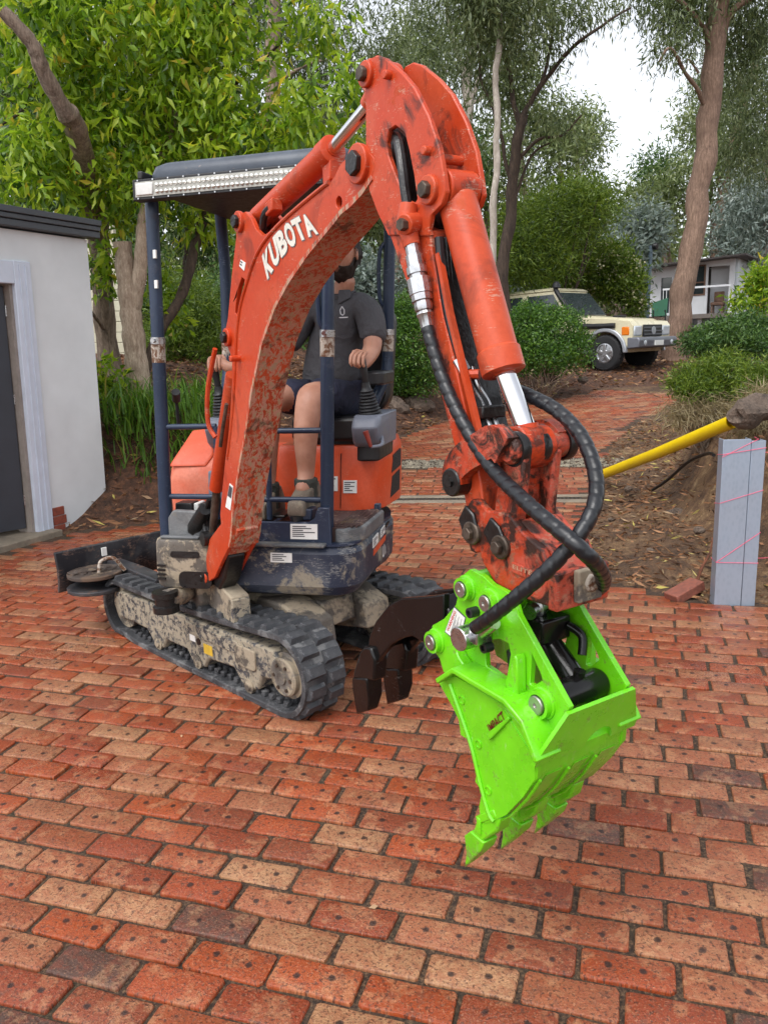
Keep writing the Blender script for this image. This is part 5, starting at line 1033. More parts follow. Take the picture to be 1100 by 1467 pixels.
# ================================================================== shed on the left
M_REND = plain('painted_render', srgb(218, 222, 224), .7, var=.07, scale=3, bump=.15)
M_TRIM = plain('pale_door_trim', srgb(204, 212, 226), .45, var=.05, scale=10)
M_DGREY = plain('charcoal_metal', srgb(70, 74, 80), .45, var=.08, scale=10)
M_DOOR = plain('charcoal_door', srgb(58, 62, 70), .5, var=.10, scale=6)
shed = thing('garden_shed', SF(-0.4, 0, 0), 'pale rendered shed with an open dark doorway at the left edge', 'shed')
D0, D1, DT = -1.25, -0.20, 2.235     # door opening along the wall
MB().prism(lambda a, n_, b: SF(a, n_, b), [(0.645, -0.2), (0.645, 2.66), (-3.4, 2.66), (-3.4, -.2), (D0, -.2), (D0, DT), (D1, DT), (D1, -.2)], -0.22, 0.0).build('front_wall', M_REND, shed, bevel=.004)
MB().box(SF, 0.42, 0.64, -3.2, -0.22, -0.2, 2.655).build('side_wall', M_REND, shed)
MB().box(SF, -3.4, 0.42, -3.2, -3.0, -.2, 2.65).build('rear_wall', M_REND, shed); MB().box(SF, -3.4, .42, -3.0, -.22, -.1, .04).build('floor', M_CONC, shed)
for k, (z0, z1, n_) in enumerate(((2.672, 2.73, .075), (2.733, 2.775, .09), (2.778, 2.83, .105))): MB().box(SF, -3.5, 0.74, -0.05 - .01 * k, n_, z0, z1).build('fascia_board', M_DGREY, shed, bevel=.006)
MB().box(SF, -3.5, .72, -3.3, -.06, 2.68, 2.80).build('roof', M_DGREY, shed)
MB().box(SF, -1.0, 0.42, -2.2, -1.3, 2.80, 3.06).build('roof_upstand', plain('grey_flashing', srgb(120, 128, 134), .4, .2, var=.06), shed, bevel=.01)
for a, b, z0, z1 in ((D1 - .02, D1 + .155, -.02, DT + .17), (D0 - .15, D0 + .02, -.02, DT + .17)): MB().box(SF, a, b, -.05, .022, z0, z1).build('door_frame', M_TRIM, shed, bevel=.006)
MB().box(SF, D0 + .02, D1 - .02, -.05, .021, DT - .02, DT + .165).build('door_head', M_TRIM, shed, bevel=.006)
for a in (D1 + .03, D1 + .09): MB().box(SF, a, a + .012, .018, .03, -.01, DT + .14).build('frame_bead', M_TRIM, shed)
MB().box(SF, D1 - .05, D1 - .018, -.20, -.02, -.01, DT).build('door_jamb', plain('jamb_timber', srgb(150, 140, 132), .6), shed)
DFm = lambda x, n_, z: SF(D1 - .055, -.10, 0) + (WD * -math.cos(R(20)) - WN * math.sin(R(20))) * x + (WN * math.cos(R(20)) - WD * math.sin(R(20))) * n_ + Vector((.035 * z, 0, z))
MB().box(DFm, 0, .92, -.02, .02, .09, DT - .03).build('door_leaf', M_DOOR, shed, bevel=.004)
for z in (.3, 1.2, 1.95): MB().cyl(SF(D1 - .05, -.085, z), SF(D1 - .05, -.085, z + .09), .009).build('hinge', M_ZINC, shed)
for k in range(3): MB().box(SF, -.03, .10 + .02 * (k % 2), -.05, .012, -.02 + k * .085, .06 + k * .085).build('brick', M_BRICK if False else plain('base_brick', srgb(148, 74, 56), .8, var=.25, scale=60, bump=.3), shed, bevel=.006)
# cream weatherboard house glimpsed between shed and trees
ch = thing('cream_house', at(160, 330, 13), 'cream weatherboard house wall glimpsed behind the shed and tree trunks', 'house')
M_CREAM = plain('cream_board', srgb(206, 200, 176), .7, var=.06)
p0 = at(118, 420, 13); p1 = at(172, 420, 13)
for k in range(16): MB().box(lambda x, y, z: p0.lerp(p1, x) + Vector((0, y, z - p0.z)), 0, 1, 0 + .0, .14, 1.0 + k * .165, 1.16 + k * .165).build('board', M_CREAM, ch, bevel=.008)
# ================================================================== foliage
def leaf_mat(name, stops, rough=.45, trans=.35, spec=.5):
    t = NT(name); a = t.n('ShaderNodeAttribute', attribute_name='tint').outputs['Fac']
    c = t.ramp(a, stops); t.set(Base_Color=c, Roughness=rough); t.p.inputs['Specular IOR Level'].default_value = spec
    tr_ = t.n('ShaderNodeBsdfTranslucent'); t.l(t.mix(.5, c, t.mix(1.0, c, (1.0, 1.0, .35, 1), 'MULTIPLY')), tr_.inputs['Color'])
    mx = t.n('ShaderNodeMixShader'); mx.inputs[0].default_value = trans; t.l(t.p.outputs[0], mx.inputs[1]); t.l(tr_.outputs[0], mx.inputs[2]); t.l(mx.outputs[0], t.out.inputs['Surface'])
    return t.m
L_BROAD = leaf_mat('broad_leaf', [(0, (.03, .08, .008, 1)), (.30, (.14, .27, .018, 1)), (.55, (.30, .46, .03, 1)), (.90, (.50, .60, .05, 1)), (1, (.66, .52, .06, 1))], .34, .55)
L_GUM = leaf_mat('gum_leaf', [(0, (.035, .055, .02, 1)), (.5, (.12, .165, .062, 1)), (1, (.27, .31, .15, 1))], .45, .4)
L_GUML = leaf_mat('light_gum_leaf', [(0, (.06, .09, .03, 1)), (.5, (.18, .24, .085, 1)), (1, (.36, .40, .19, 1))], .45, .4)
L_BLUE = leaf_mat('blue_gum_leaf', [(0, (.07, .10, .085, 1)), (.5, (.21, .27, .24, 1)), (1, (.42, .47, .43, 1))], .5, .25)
L_BUSH = leaf_mat('bush_leaf', [(0, (.015, .05, .008, 1)), (.5, (.06, .15, .018, 1)), (1, (.18, .32, .04, 1))], .4, .35)
L_FERN = leaf_mat('feathery_leaf', [(0, (.03, .07, .010, 1)), (.5, (.13, .21, .022, 1)), (1, (.28, .36, .045, 1))], .45, .4)
L_DARK = leaf_mat('dark_shrub_leaf', [(0, (.016, .05, .012, 1)), (.5, (.065, .14, .03, 1)), (1, (.16, .26, .06, 1))], .4, .3)
L_DRY = leaf_mat('dry_grass_leaf', [(0, (.12, .09, .045, 1)), (.5, (.27, .21, .11, 1)), (1, (.42, .36, .22, 1))], .6, .3)
L_GRASS = leaf_mat('strap_leaf', [(0, (.04, .10, .012, 1)), (.6, (.12, .26, .025, 1)), (.85, (.22, .34, .05, 1)), (1, (.42, .36, .09, 1))], .4, .4)
L_FLOW = leaf_mat('cream_flower', [(0, (.45, .42, .25, 1)), (1, (.70, .66, .42, 1))], .6, .3)
def norm(a): return a / np.maximum(1e-9, np.linalg.norm(a, axis=1))[:, None]
def leaf_cloud(name, P, D, Ln, Wd, mat, parent, rich=False, tint=None, curl=.25):
    n = len(P); D = norm(D); S_ = norm(np.cross(D, RNG.normal(0, 1, (n, 3)))); N_ = np.cross(S_, D)
    Ln = np.asarray(Ln)[:, None] * np.ones((n, 1)); Wd = np.asarray(Wd)[:, None] * np.ones((n, 1))
    if rich:
        v = np.stack([P, P + D * Ln * .45 - S_ * Wd * .5 + N_ * Wd * .12, P + D * Ln * .45 + S_ * Wd * .5 + N_ * Wd * .12, P + D * Ln * .48 - N_ * Wd * .10, P + D * Ln - N_ * Ln * curl], 1)
        f = np.array([[0, 2, 3], [0, 3, 1], [3, 2, 4], [1, 3, 4]])
    else:
        v = np.stack([P, P + D * Ln * .45 - S_ * Wd * .5, P + D * Ln * 1.0 - N_ * Ln * curl * .6, P + D * Ln * .45 + S_ * Wd * .5], 1); f = np.array([[0, 3, 2, 1]])
    k = v.shape[1]; F = (np.arange(n)[:, None, None] * k + f[None]).reshape(-1, f.shape[1])
    off = wloc(parent) if parent else Vector((0, 0, 0))
    me = bpy.data.meshes.new(name); np_mesh(me, v.reshape(-1, 3) - np.array(off), F)
    tn = RNG.random(n) if tint is None else tint; attr(me, 'tint', np.repeat(np.clip(tn, 0, 1), k)); me.materials.append(mat)
    o = bpy.data.objects.new(name, me); COL.objects.link(o)
    if parent: o.parent = parent
    return o
def clusters(blobs, n, shell=.55):
    vol = np.array([b[1][0] * b[1][1] * b[1][2] for b in blobs]) ** .75; cnt = RNG.multinomial(n, vol / vol.sum()); out = []
    for (c, r), m in zip(blobs, cnt):
        d = norm(RNG.normal(0, 1, (m, 3))); rad = shell + (1 - shell) * RNG.random(m) ** .6
        wob = 1 + .22 * np.sin(d[:, 0] * 5 + c[0] * 3) * np.cos(d[:, 2] * 6 + c[1]) + RNG.normal(0, .06, m)
        out.append(np.array(c) + d * np.array(r) * (rad * wob)[:, None])
    return np.concatenate(out)
def foliage(name, blobs, ncl, per, spread, Ln, Wd, mat, parent, droop=.6, out=.5, rich=False, shell=.55, curl=.25, dark=.35):
    C_ = clusters(blobs, ncl, shell); m = len(C_); P = np.repeat(C_, per, 0); off = RNG.normal(0, 1, (m * per, 3)) * spread; P = P + off
    D = RNG.normal(0, 1, (m * per, 3)) * .7 + norm(off + 1e-6) * out + np.array([0, 0, -droop])
    n = m * per; ct = np.repeat(RNG.normal(0, .16, m), per)
    tint = .5 + ct + RNG.normal(0, .17, n)
    return leaf_cloud(name, P, D, Ln * RNG.uniform(.65, 1.25, n), Wd * RNG.uniform(.7, 1.2, n), mat, parent, rich, tint, curl), C_
def bark(name, dark, light, scale=1.0, stretch=6.0, bump=.7):
    if name in MATS: return MATS[name]
    t = NT(name); co = t.coord(scale=(scale * stretch, scale * stretch, scale)); n = t.noise(co, 4, 5, .7, .4); n2 = t.noise(t.coord(), 3, 3); v = t.noise(co, 14, 4, .7)
    c = t.ramp(t.math('ADD', t.math('MULTIPLY', n, .6), t.math('MULTIPLY', v, .4)), [(.34, dark), (.52, tuple((a + b) / 2 for a, b in zip(dark, light))), (.66, light)])
    c = t.mix(t.math('MULTIPLY', t.step(n2, .5, .7), .4), c, dark); t.set(Base_Color=c, Roughness=.88); t.bump(t.math('ADD', n, v), bump, .03); MATS[name] = t.m; return t.m
B_GREY = bark('grey_brown_bark', srgb(82, 66, 54), srgb(176, 156, 138)); B_DARK = bark('dark_bark', srgb(38, 30, 26), srgb(96, 78, 64)); B_PALE = bark('pale_gum_bark', srgb(132, 120, 108), srgb(206, 196, 184), .6, 4, .3)
B_RED = bark('red_brown_bark', srgb(92, 70, 58), srgb(176, 146, 126), 1.0, 7); B_STUMP = bark('tan_fissured_bark', srgb(132, 108, 90), srgb(222, 202, 180), 1.6, 5)
def wob_path(pts, k, amp, seed):
    P = spline(pts, k); return [p + Vector((noise.noise(p * 1.3 + Vector((seed, 0, 0))), noise.noise(p * 1.3 + Vector((0, seed, 9))), 0)) * amp * min(1, i / 3) for i, p in enumerate(P)]
def limb(name, pts, r0, r1, mat, parent, seed=0, amp=.06, k=6, n=9, flare=1.0):
    P = wob_path(pts, k, amp, seed); m = len(P)
    rs = [(r0 + (r1 - r0) * (i / (m - 1)) ** .8) * (1 + .08 * math.sin(i * 2.1 + seed)) * (1 + (flare - 1) * max(0, 1 - i / 2.5)) for i in range(m)]
    return MB().tube(P, rs, n).build(name, mat, parent, smooth=80, fix=False)
def E_(c, r): return ((c[0], c[1], c[2]), r)
def blob_at(px, py, Yd, rpx, rpy, depth=None):
    c = at(px, py, Yd); k = Yd / 1120; return ((c.x, c.y, c.z), (rpx * k, depth if depth else (rpx + rpy) * .5 * k, rpy * k))
# ---- big broadleaf tree behind the shed
tb = at(157, 512, 9.8); bt = thing('broadleaf_tree', (tb.x, tb.y, gz(tb.x, tb.y) - .05), 'large bright green broadleaf tree overhanging the shed and the excavator', 'tree')
limb('trunk', [(tb.x, tb.y, gz(tb.x, tb.y) - .1), at(150, 440, 9.8), at(140, 330, 9.4), at(118, 210, 8.4), at(95, 160, 8.0)], .135, .10, B_GREY, bt, 3, .03, n=14, flare=1.3)
for i, (pts, r0, r1, mt) in enumerate([
    ([at(100, 170, 8.0), at(62, 100, 7.7), at(45, 60, 7.6), at(5, 15, 7.5)], .085, .055, B_GREY), ([at(128, 250, 9.6), at(122, 150, 9.7), at(118, 60, 9.9), at(125, -40, 10)], .07, .03, B_DARK),
    ([at(147, 400, 9.8), at(150, 330, 10.2), at(165, 250, 10.4), at(200, 170, 10.2), at(230, 60, 9.8)], .07, .025, B_DARK), ([at(136, 300, 9.7), at(60, 130, 9.0), at(30, 160, 8.7), at(0, 180, 8.5)], .03, .012, B_DARK),
    ([at(165, 250, 10.4), at(250, 190, 9.5), at(330, 130, 9.0), at(400, 60, 8.8)], .035, .012, B_DARK), ([at(200, 170, 10.2), at(300, 90, 9.4), at(330, 20, 9.0), at(380, -40, 8.8)], .03, .012, B_DARK), ([at(235, 70, 9.8), at(240, 30, 9.8), at(235, -20, 9.8)], .02, .012, B_DARK),
    ([at(148, 470, 9.7), at(128, 440, 9.3), at(122, 425, 9.1)], .025, .012, B_GREY)]):
    limb('branch', pts, r0, r1, mt, bt, i + 5, .05, n=8)
bb = [blob_at(60, 60, 8.6, 110, 90), blob_at(190, 90, 9.2, 120, 100), blob_at(120, 200, 9.0, 130, 80), blob_at(300, 70, 8.8, 100, 90), blob_at(280, 180, 9.0, 110, 70), blob_at(50, 220, 8.4, 80, 65),
      blob_at(390, 160, 8.6, 80, 60), blob_at(460, 150, 8.2, 70, 45), blob_at(420, 210, 8.6, 90, 45), blob_at(230, 250, 8.8, 60, 40), blob_at(120, 265, 8.7, 75, 35), blob_at(40, 275, 8.3, 60, 25), blob_at(500, 95, 8.4, 30, 35), blob_at(320, 0, 8.8, 110, 60), blob_at(150, -20, 9, 160, 60), blob_at(165, 330, 9.2, 30, 45), blob_at(290, 300, 9.6, 40, 60), blob_at(345, 215, 8.6, 60, 50), blob_at(515, 205, 8.4, 35, 30), blob_at(450, 30, 8.8, 60, 30)]
foliage('crown', bb, 1050, 15, .085, .145, .047, L_BROAD, bt, droop=.95, out=.55, rich=True, shell=.25, curl=.3)
sp2 = [blob_at(150, 540, 8.6, 25, 28), blob_at(140, 380, 9.1, 30, 35), blob_at(240, 430, 9.4, 25, 50)]
for s_ in sp2: foliage('sprout', [s_], 25, 9, .06, .13, .05, L_BROAD, bt, droop=.5, rich=True, shell=.2)[0]['kind'] = 'stuff'
tb = at(202, 575, 8.9); sb = thing('cut_back_tree', (tb.x, tb.y, gz(tb.x, tb.y)), 'forked pale trunk with one stem sawn off flat', 'tree')
limb('trunk', [(tb.x, tb.y, tb.z - .4), at(201, 560, 8.9), at(192, 480, 8.9), at(184, 420, 8.9), at(175, 347, 8.9)], .155, .095, B_STUMP, sb, 2, .02, n=16, flare=1.25)
limb('branch', [at(190, 450, 8.9), at(201, 385, 8.85), at(208, 320, 8.8), at(214, 290, 8.8), at(240, 190, 9.2), at(262, 90, 9.4)], .085, .05, B_STUMP, sb, 4, .03, n=12)
limb('branch', [at(205, 540, 8.9), at(225, 480, 9.0), at(262, 420, 9.2), at(280, 350, 9.4), at(300, 270, 9.6), at(295, 150, 9.8)], .055, .06, B_DARK, sb, 7, .03, n=10)
# ---- tall gums
def gum(name, label, trunk, r0, r1, mat, limbs, blobs, ncl, per, leaf, group='gum trees behind the drive', spread=.20, Ln=.17, Wd=.034, droop=1.1, flare=1.2, shell=.3, rich=False):
    b = trunk[0]; o = thing(name, (b[0], b[1], b[2]), label, 'tree', group)
    limb('trunk', trunk, r0, r1, mat, o, len(label), .10, n=12, flare=flare)
    for i, (pts, a, c) in enumerate(limbs): limb('branch', pts, a, c, mat, o, i + 2, .12, n=7)
    if blobs: foliage('crown', blobs, ncl, per, spread, Ln, Wd, leaf, o, droop=droop, out=.3, shell=shell, rich=rich)
    return o
def root(px, Yd): p = at(px, 500, Yd); return Vector((p.x, p.y, gz(p.x, p.y) - .15))
gum('gum_tree', 'tall gum with thick reddish brown trunk beside the white cabin', [root(966, 20), at(968, 480, 20), at(985, 380, 20), at(1005, 250, 20), at(1018, 130, 20), at(1030, 10, 20), at(1035, -80, 20)], .30, .22, B_RED,
    [([at(1028, 60, 20), at(1045, 20, 20), at(1090, -10, 20)], .12, .06), ([at(1008, 150, 20), at(985, 110, 19.5), at(960, 70, 19), at(940, 90, 19)], .06, .025), ([at(1018, 60, 20), at(985, 15, 19.5), at(950, -15, 19)], .07, .03), ([at(1000, 105, 20), at(988, 85, 20), at(982, 98, 19.8)], .03, .015)],
    [blob_at(965, 40, 19.5, 36, 40), blob_at(985, 15, 20, 45, 36), blob_at(948, 75, 19, 16, 20), blob_at(1080, 20, 20.5, 45, 50), blob_at(1060, 100, 21, 35, 40), blob_at(1000, -30, 20, 120, 50)], 380, 34, L_GUM)
gum('gum_tree', 'slim straight pale gum trunk rising beside the arm', [root(704, 16), at(706, 390, 16), at(709, 250, 16), at(713, 100, 16), at(720, -30, 16)], .085, .05, B_PALE, [], [blob_at(735, 20, 16, 60, 50), blob_at(690, -10, 16, 60, 40)], 150, 32, L_GUM, spread=.18)
gum('gum_tree', 'dark slender gum forking into spreading branches left of the open sky', [root(722, 18), at(722, 400, 18), at(733, 290, 18), at(742, 210, 18), at(747, 165, 18)], .15, .10, B_DARK,
    [([at(747, 168, 18), at(775, 120, 18), at(815, 75, 17.5), at(850, 45, 17), at(905, 10, 17)], .07, .02), ([at(744, 190, 18), at(735, 130, 18), at(720, 60, 18), at(715, -20, 18)], .07, .03), ([at(740, 230, 18), at(770, 200, 17.8), at(800, 195, 17.6), at(835, 165, 17.4)], .05, .015), ([at(732, 260, 18), at(712, 180, 18), at(690, 120, 18), at(680, 60, 18)], .05, .02), ([at(775, 120, 18), at(790, 60, 18), at(795, 0, 18)], .045, .02), ([at(730, 300, 18), at(760, 225, 18), at(785, 205, 18)], .04, .015)],
    [blob_at(760, 40, 18, 60, 45), blob_at(690, 60, 18, 50, 50), blob_at(720, 120, 18.5, 40, 35), blob_at(822, 35, 17.3, 30, 18), blob_at(875, 8, 17, 22, 10), blob_at(800, 175, 17.6, 30, 18), blob_at(690, 170, 18, 25, 30), blob_at(790, 0, 17.5, 60, 25)], 190, 34, L_GUM)
gum('gum_tree', 'pale trunked gum with twisting limbs behind the top of the arm', [root(655, 24), at(660, 300, 24), at(668, 180, 24), at(672, 100, 24), at(690, 0, 24)], .22, .12, B_PALE,
    [([at(668, 180, 24), at(685, 120, 24), at(700, 70, 24), at(722, 40, 24)], .09, .03), ([at(670, 130, 24), at(650, 60, 24), at(640, 0, 24)], .09, .04), ([at(672, 150, 24), at(705, 130, 24), at(715, 95, 24)], .06, .02)],
    [blob_at(640, 60, 24, 60, 60), blob_at(690, 20, 24, 50, 40), blob_at(615, 20, 24, 40, 40)], 150, 34, L_GUM)
gum('gum_tree', 'brown stringybark gum with shaggy trunk right of the thick trunk', [root(1018, 38), at(1026, 420, 38), at(1032, 300, 38), at(1048, 210, 38), at(1075, 110, 38), at(1090, 40, 38)], .30, .18, B_RED,
    [([at(1034, 290, 38), at(1022, 200, 38), at(1030, 150, 38)], .14, .06)], [blob_at(1085, 130, 26, 45, 50), blob_at(1050, 190, 26, 50, 45), blob_at(1025, 120, 27, 35, 50), blob_at(1090, 220, 26, 40, 50), blob_at(1060, 60, 27, 50, 40)], 320, 34, L_GUM)
gum('gum_tree', 'reddish trunk at the right edge behind the cabin', [root(1084, 36), at(1086, 400, 36), at(1092, 320, 36), at(1100, 200, 36), at(1108, 100, 36)], .24, .16, B_RED, [], [blob_at(1085, 180, 24, 40, 60), blob_at(1100, 90, 24, 40, 50)], 150, 34, L_GUM)
gum('gum_tree', 'brown trunked gum seen through the broadleaf tree', [root(385, 20), at(388, 300, 20), at(390, 150, 20), at(393, 30, 20), at(398, -60, 20)], .22, .15, B_GREY, [([at(390, 130, 20), at(430, 95, 20), at(470, 85, 20)], .06, .02), ([at(392, 100, 20), at(360, 60, 20), at(340, 20, 20)], .06, .02)], [blob_at(440, 60, 21, 70, 60), blob_at(520, 50, 20, 60, 50), blob_at(380, 20, 21, 60, 40), blob_at(560, 110, 22, 50, 60), blob_at(470, 140, 22, 60, 50)], 300, 34, L_GUM)
# mid-distance crowns
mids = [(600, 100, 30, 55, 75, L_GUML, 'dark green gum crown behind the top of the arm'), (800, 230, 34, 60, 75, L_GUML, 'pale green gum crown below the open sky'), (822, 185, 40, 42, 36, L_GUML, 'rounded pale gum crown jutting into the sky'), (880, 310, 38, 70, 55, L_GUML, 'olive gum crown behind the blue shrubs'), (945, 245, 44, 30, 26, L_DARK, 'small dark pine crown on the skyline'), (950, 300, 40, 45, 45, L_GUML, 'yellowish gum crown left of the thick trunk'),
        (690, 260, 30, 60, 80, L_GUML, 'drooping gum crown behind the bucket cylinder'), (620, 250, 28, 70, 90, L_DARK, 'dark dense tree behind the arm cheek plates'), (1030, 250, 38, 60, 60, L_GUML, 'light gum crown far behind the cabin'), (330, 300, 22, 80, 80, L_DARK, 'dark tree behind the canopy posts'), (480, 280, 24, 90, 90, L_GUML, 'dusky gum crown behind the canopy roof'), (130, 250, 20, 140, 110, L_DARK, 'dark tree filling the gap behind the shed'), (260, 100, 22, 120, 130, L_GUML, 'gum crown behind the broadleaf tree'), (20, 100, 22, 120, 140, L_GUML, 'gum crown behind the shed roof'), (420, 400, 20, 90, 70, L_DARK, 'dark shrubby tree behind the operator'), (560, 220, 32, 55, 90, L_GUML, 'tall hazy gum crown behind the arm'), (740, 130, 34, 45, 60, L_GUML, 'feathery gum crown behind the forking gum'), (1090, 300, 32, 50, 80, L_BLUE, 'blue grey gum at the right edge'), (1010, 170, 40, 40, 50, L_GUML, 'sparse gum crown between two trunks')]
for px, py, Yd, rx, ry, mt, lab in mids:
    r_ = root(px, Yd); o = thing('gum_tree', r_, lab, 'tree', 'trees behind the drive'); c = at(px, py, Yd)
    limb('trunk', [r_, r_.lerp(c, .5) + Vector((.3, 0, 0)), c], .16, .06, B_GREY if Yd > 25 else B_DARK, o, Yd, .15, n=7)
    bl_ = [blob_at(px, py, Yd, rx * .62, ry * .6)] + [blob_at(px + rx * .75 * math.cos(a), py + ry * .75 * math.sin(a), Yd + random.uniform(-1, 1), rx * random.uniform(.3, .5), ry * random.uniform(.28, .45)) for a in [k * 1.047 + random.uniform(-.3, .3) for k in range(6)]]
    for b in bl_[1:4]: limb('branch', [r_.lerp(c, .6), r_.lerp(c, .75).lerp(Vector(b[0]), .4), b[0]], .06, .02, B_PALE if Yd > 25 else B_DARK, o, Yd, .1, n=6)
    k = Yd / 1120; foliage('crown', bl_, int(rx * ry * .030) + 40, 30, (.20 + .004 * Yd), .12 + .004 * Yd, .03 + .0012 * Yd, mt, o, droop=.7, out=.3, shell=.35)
# far wood closing the valley
fw_b = []
for k in range(70):
    px = random.uniform(-150, 1250); top = 240 + 40 * math.sin(px * .011) + (80 if 780 < px < 960 else 0) - (120 if px < 520 else 0); py = random.uniform(top + 20, 420); fw_b.append(blob_at(px, py, random.uniform(46, 70), random.uniform(40, 80), random.uniform(30, 50)))
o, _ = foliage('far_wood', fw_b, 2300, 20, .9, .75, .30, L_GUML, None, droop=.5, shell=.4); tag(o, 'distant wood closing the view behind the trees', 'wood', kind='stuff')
# ---- shrubs
def shrub(name, label, blobs, ncl, per, spread, Ln, Wd, mat, base, stems=7, droop=.1, shell=.6, rich=False, group=None, out=.9, B=B_DARK, sr0=.02, curl=.25, twigs=0):
    b = Vector(base); b.z = gz(b.x, b.y); o = thing(name, b, label, 'shrub', group)
    f_, C_ = foliage('foliage', blobs, ncl, per, spread, Ln, Wd, mat, o, droop=droop, out=out, shell=shell, rich=rich, curl=curl)
    for i in range(stems):
        q_ = Vector(C_[(i * 37) % len(C_)]); limb('stem', [b + Vector((random.uniform(-.06, .06), random.uniform(-.06, .06), -.05)), b.lerp(q_, .5) + Vector((random.uniform(-.1, .1), 0, .05)), q_], sr0, .005, B, o, i, .05, k=4, n=5)
    return o, C_
shrub('clipped_bush', 'dense rounded green bush in front of the parked four wheel drive', [blob_at(785, 478, 14.6, 54, 38), blob_at(752, 482, 14.3, 38, 42), blob_at(822, 505, 14.3, 24, 24), blob_at(770, 510, 14.0, 45, 25)], 1500, 16, .05, .065, .026, L_BUSH, at(785, 560, 14.8), 10, shell=.7)
o, C_ = shrub('bare_twig_shrub', 'tangle of bare brown twigs under the rounded bush', [blob_at(775, 540, 13.9, 55, 20)], 40, 6, .05, .05, .02, L_DRY, at(775, 560, 14.0), 70, droop=.2, sr0=.010, B=B_GREY)
shrub('green_bush', 'fine leaved green bush just right of the operator', [blob_at(590, 500, 13.0, 38, 55), blob_at(565, 520, 12.8, 28, 40), blob_at(605, 540, 12.8, 25, 25), blob_at(575, 455, 13, 25, 25)], 1100, 16, .05, .055, .022, L_BUSH, at(590, 575, 13.1), 9, shell=.65)
shrub('feathery_shrub', 'feathery yellow green shrub above the yellow pipe', [blob_at(1020, 540, 7.4, 48, 26), blob_at(985, 548, 7.3, 28, 14), blob_at(1045, 528, 7.5, 25, 22), blob_at(1000, 560, 7.2, 30, 12)], 650, 18, .035, .055, .010, L_FERN, at(1025, 590, 7.4), 9, shell=.4, droop=.2)
shrub('feathery_shrub', 'bright feathery shrub cut by the right edge of the picture', [blob_at(1092, 545, 7.0, 30, 26), blob_at(1075, 560, 6.9, 20, 14)], 260, 18, .035, .055, .010, L_FERN, at(1095, 590, 7.0), 6, shell=.4, droop=.0)
shrub('dry_grass_tuft', 'dry straw coloured grass tuft over the rock at the right', [blob_at(1085, 600, 6.0, 40, 18), blob_at(1095, 580, 6.2, 25, 20)], 130, 16, .04, .16, .006, L_DRY, at(1090, 620, 6.1), 0, shell=.1, droop=.6, out=1.2)
shrub('dark_groundcover', 'low dark green shrub below the white cabin', [blob_at(1030, 485, 17, 45, 20), blob_at(1070, 475, 17.5, 40, 24), blob_at(1000, 492, 16.6, 25, 12), blob_at(1090, 495, 16.5, 30, 16)], 800, 16, .07, .11, .03, L_DARK, at(1045, 505, 17.2), 8, droop=.0)
shrub('leafy_sapling', 'bright leaved sapling in front of the cabin corner', [blob_at(1088, 425, 19, 18, 32), blob_at(1092, 395, 19, 14, 16), blob_at(1058, 430, 18.8, 12, 9)], 90, 12, .10, .20, .06, L_BROAD, at(1082, 480, 19), 5, shell=.2, rich=True)
shrub('blue_gum_sapling', 'blue grey sapling gum behind the rounded bush', [blob_at(760, 385, 24, 26, 26), blob_at(745, 405, 23.8, 22, 18), blob_at(775, 370, 24.2, 15, 14)], 210, 18, .17, .16, .045, L_BLUE, at(762, 440, 24), 5, shell=.3)
shrub('blue_gum_sapling', 'large blue grey sapling gum behind the flowering shrub', [blob_at(908, 345, 26, 30, 42), blob_at(895, 375, 25.5, 25, 25), blob_at(925, 330, 26, 18, 24)], 330, 18, .26, .22, .07, L_BLUE, at(908, 430, 26), 5, shell=.3)
shrub('blue_gum_sapling', 'pale blue grey sapling leaves beside the operator\'s shoulder', [blob_at(520, 390, 14, 28, 28), blob_at(545, 410, 14, 25, 30), blob_at(510, 420, 14, 20, 20)], 170, 18, .13, .13, .04, L_BLUE, at(530, 480, 14), 5, shell=.3)
shrub('blue_gum_sapling', 'blue grey sapling right of the thick gum trunk', [blob_at(1055, 335, 36, 35, 30), blob_at(1085, 320, 36, 30, 40)], 300, 18, .30, .26, .08, L_BLUE, at(1055, 420, 36), 5, shell=.3)
o, C_ = shrub('flowering_shrub', 'yellow green shrub dotted with cream flowers behind the four wheel drive', [blob_at(850, 380, 23, 60, 38), blob_at(810, 390, 22.6, 35, 30), blob_at(885, 400, 22.6, 32, 32), blob_at(908, 425, 22.4, 14, 26)], 900, 18, .11, .15, .045, L_FERN, at(850, 440, 23), 8, shell=.5)
ii = RNG.choice(len(C_), 170); leaf_cloud('blossom', np.repeat(C_[ii], 5, 0) + RNG.normal(0, .07, (850, 3)) + np.array([0, -.15, .02]), RNG.normal(0, 1, (850, 3)), np.full(850, .07), np.full(850, .07), L_FLOW, o)
shrub('feathery_tree', 'broad feathery bright green wattle behind the bush', [blob_at(800, 310, 21, 75, 45), blob_at(750, 350, 20.5, 50, 45), blob_at(840, 290, 21.5, 50, 30), blob_at(720, 370, 20, 40, 40), blob_at(770, 380, 20.5, 60, 30)], 1000, 20, .14, .17, .03, L_FERN, at(790, 440, 21), 7, shell=.4, sr0=.05)
shrub('feathery_tree', 'feathery olive shrub glimpsed between the canopy posts', [blob_at(265, 450, 12, 50, 60), blob_at(300, 480, 11.6, 40, 50), blob_at(230, 500, 11.5, 30, 40)], 600, 18, .08, .10, .02, L_FERN, at(270, 540, 12), 6, shell=.4)
shrub('feathery_tree', 'mixed green understorey behind the guard rails', [blob_at(330, 450, 14, 60, 60), blob_at(400, 480, 14, 60, 60), blob_at(180, 420, 14, 60, 70), blob_at(450, 430, 15, 50, 50), blob_at(540, 470, 15, 40, 60)], 700, 18, .12, .13, .04, L_DARK, at(330, 540, 14), 6, shell=.5)
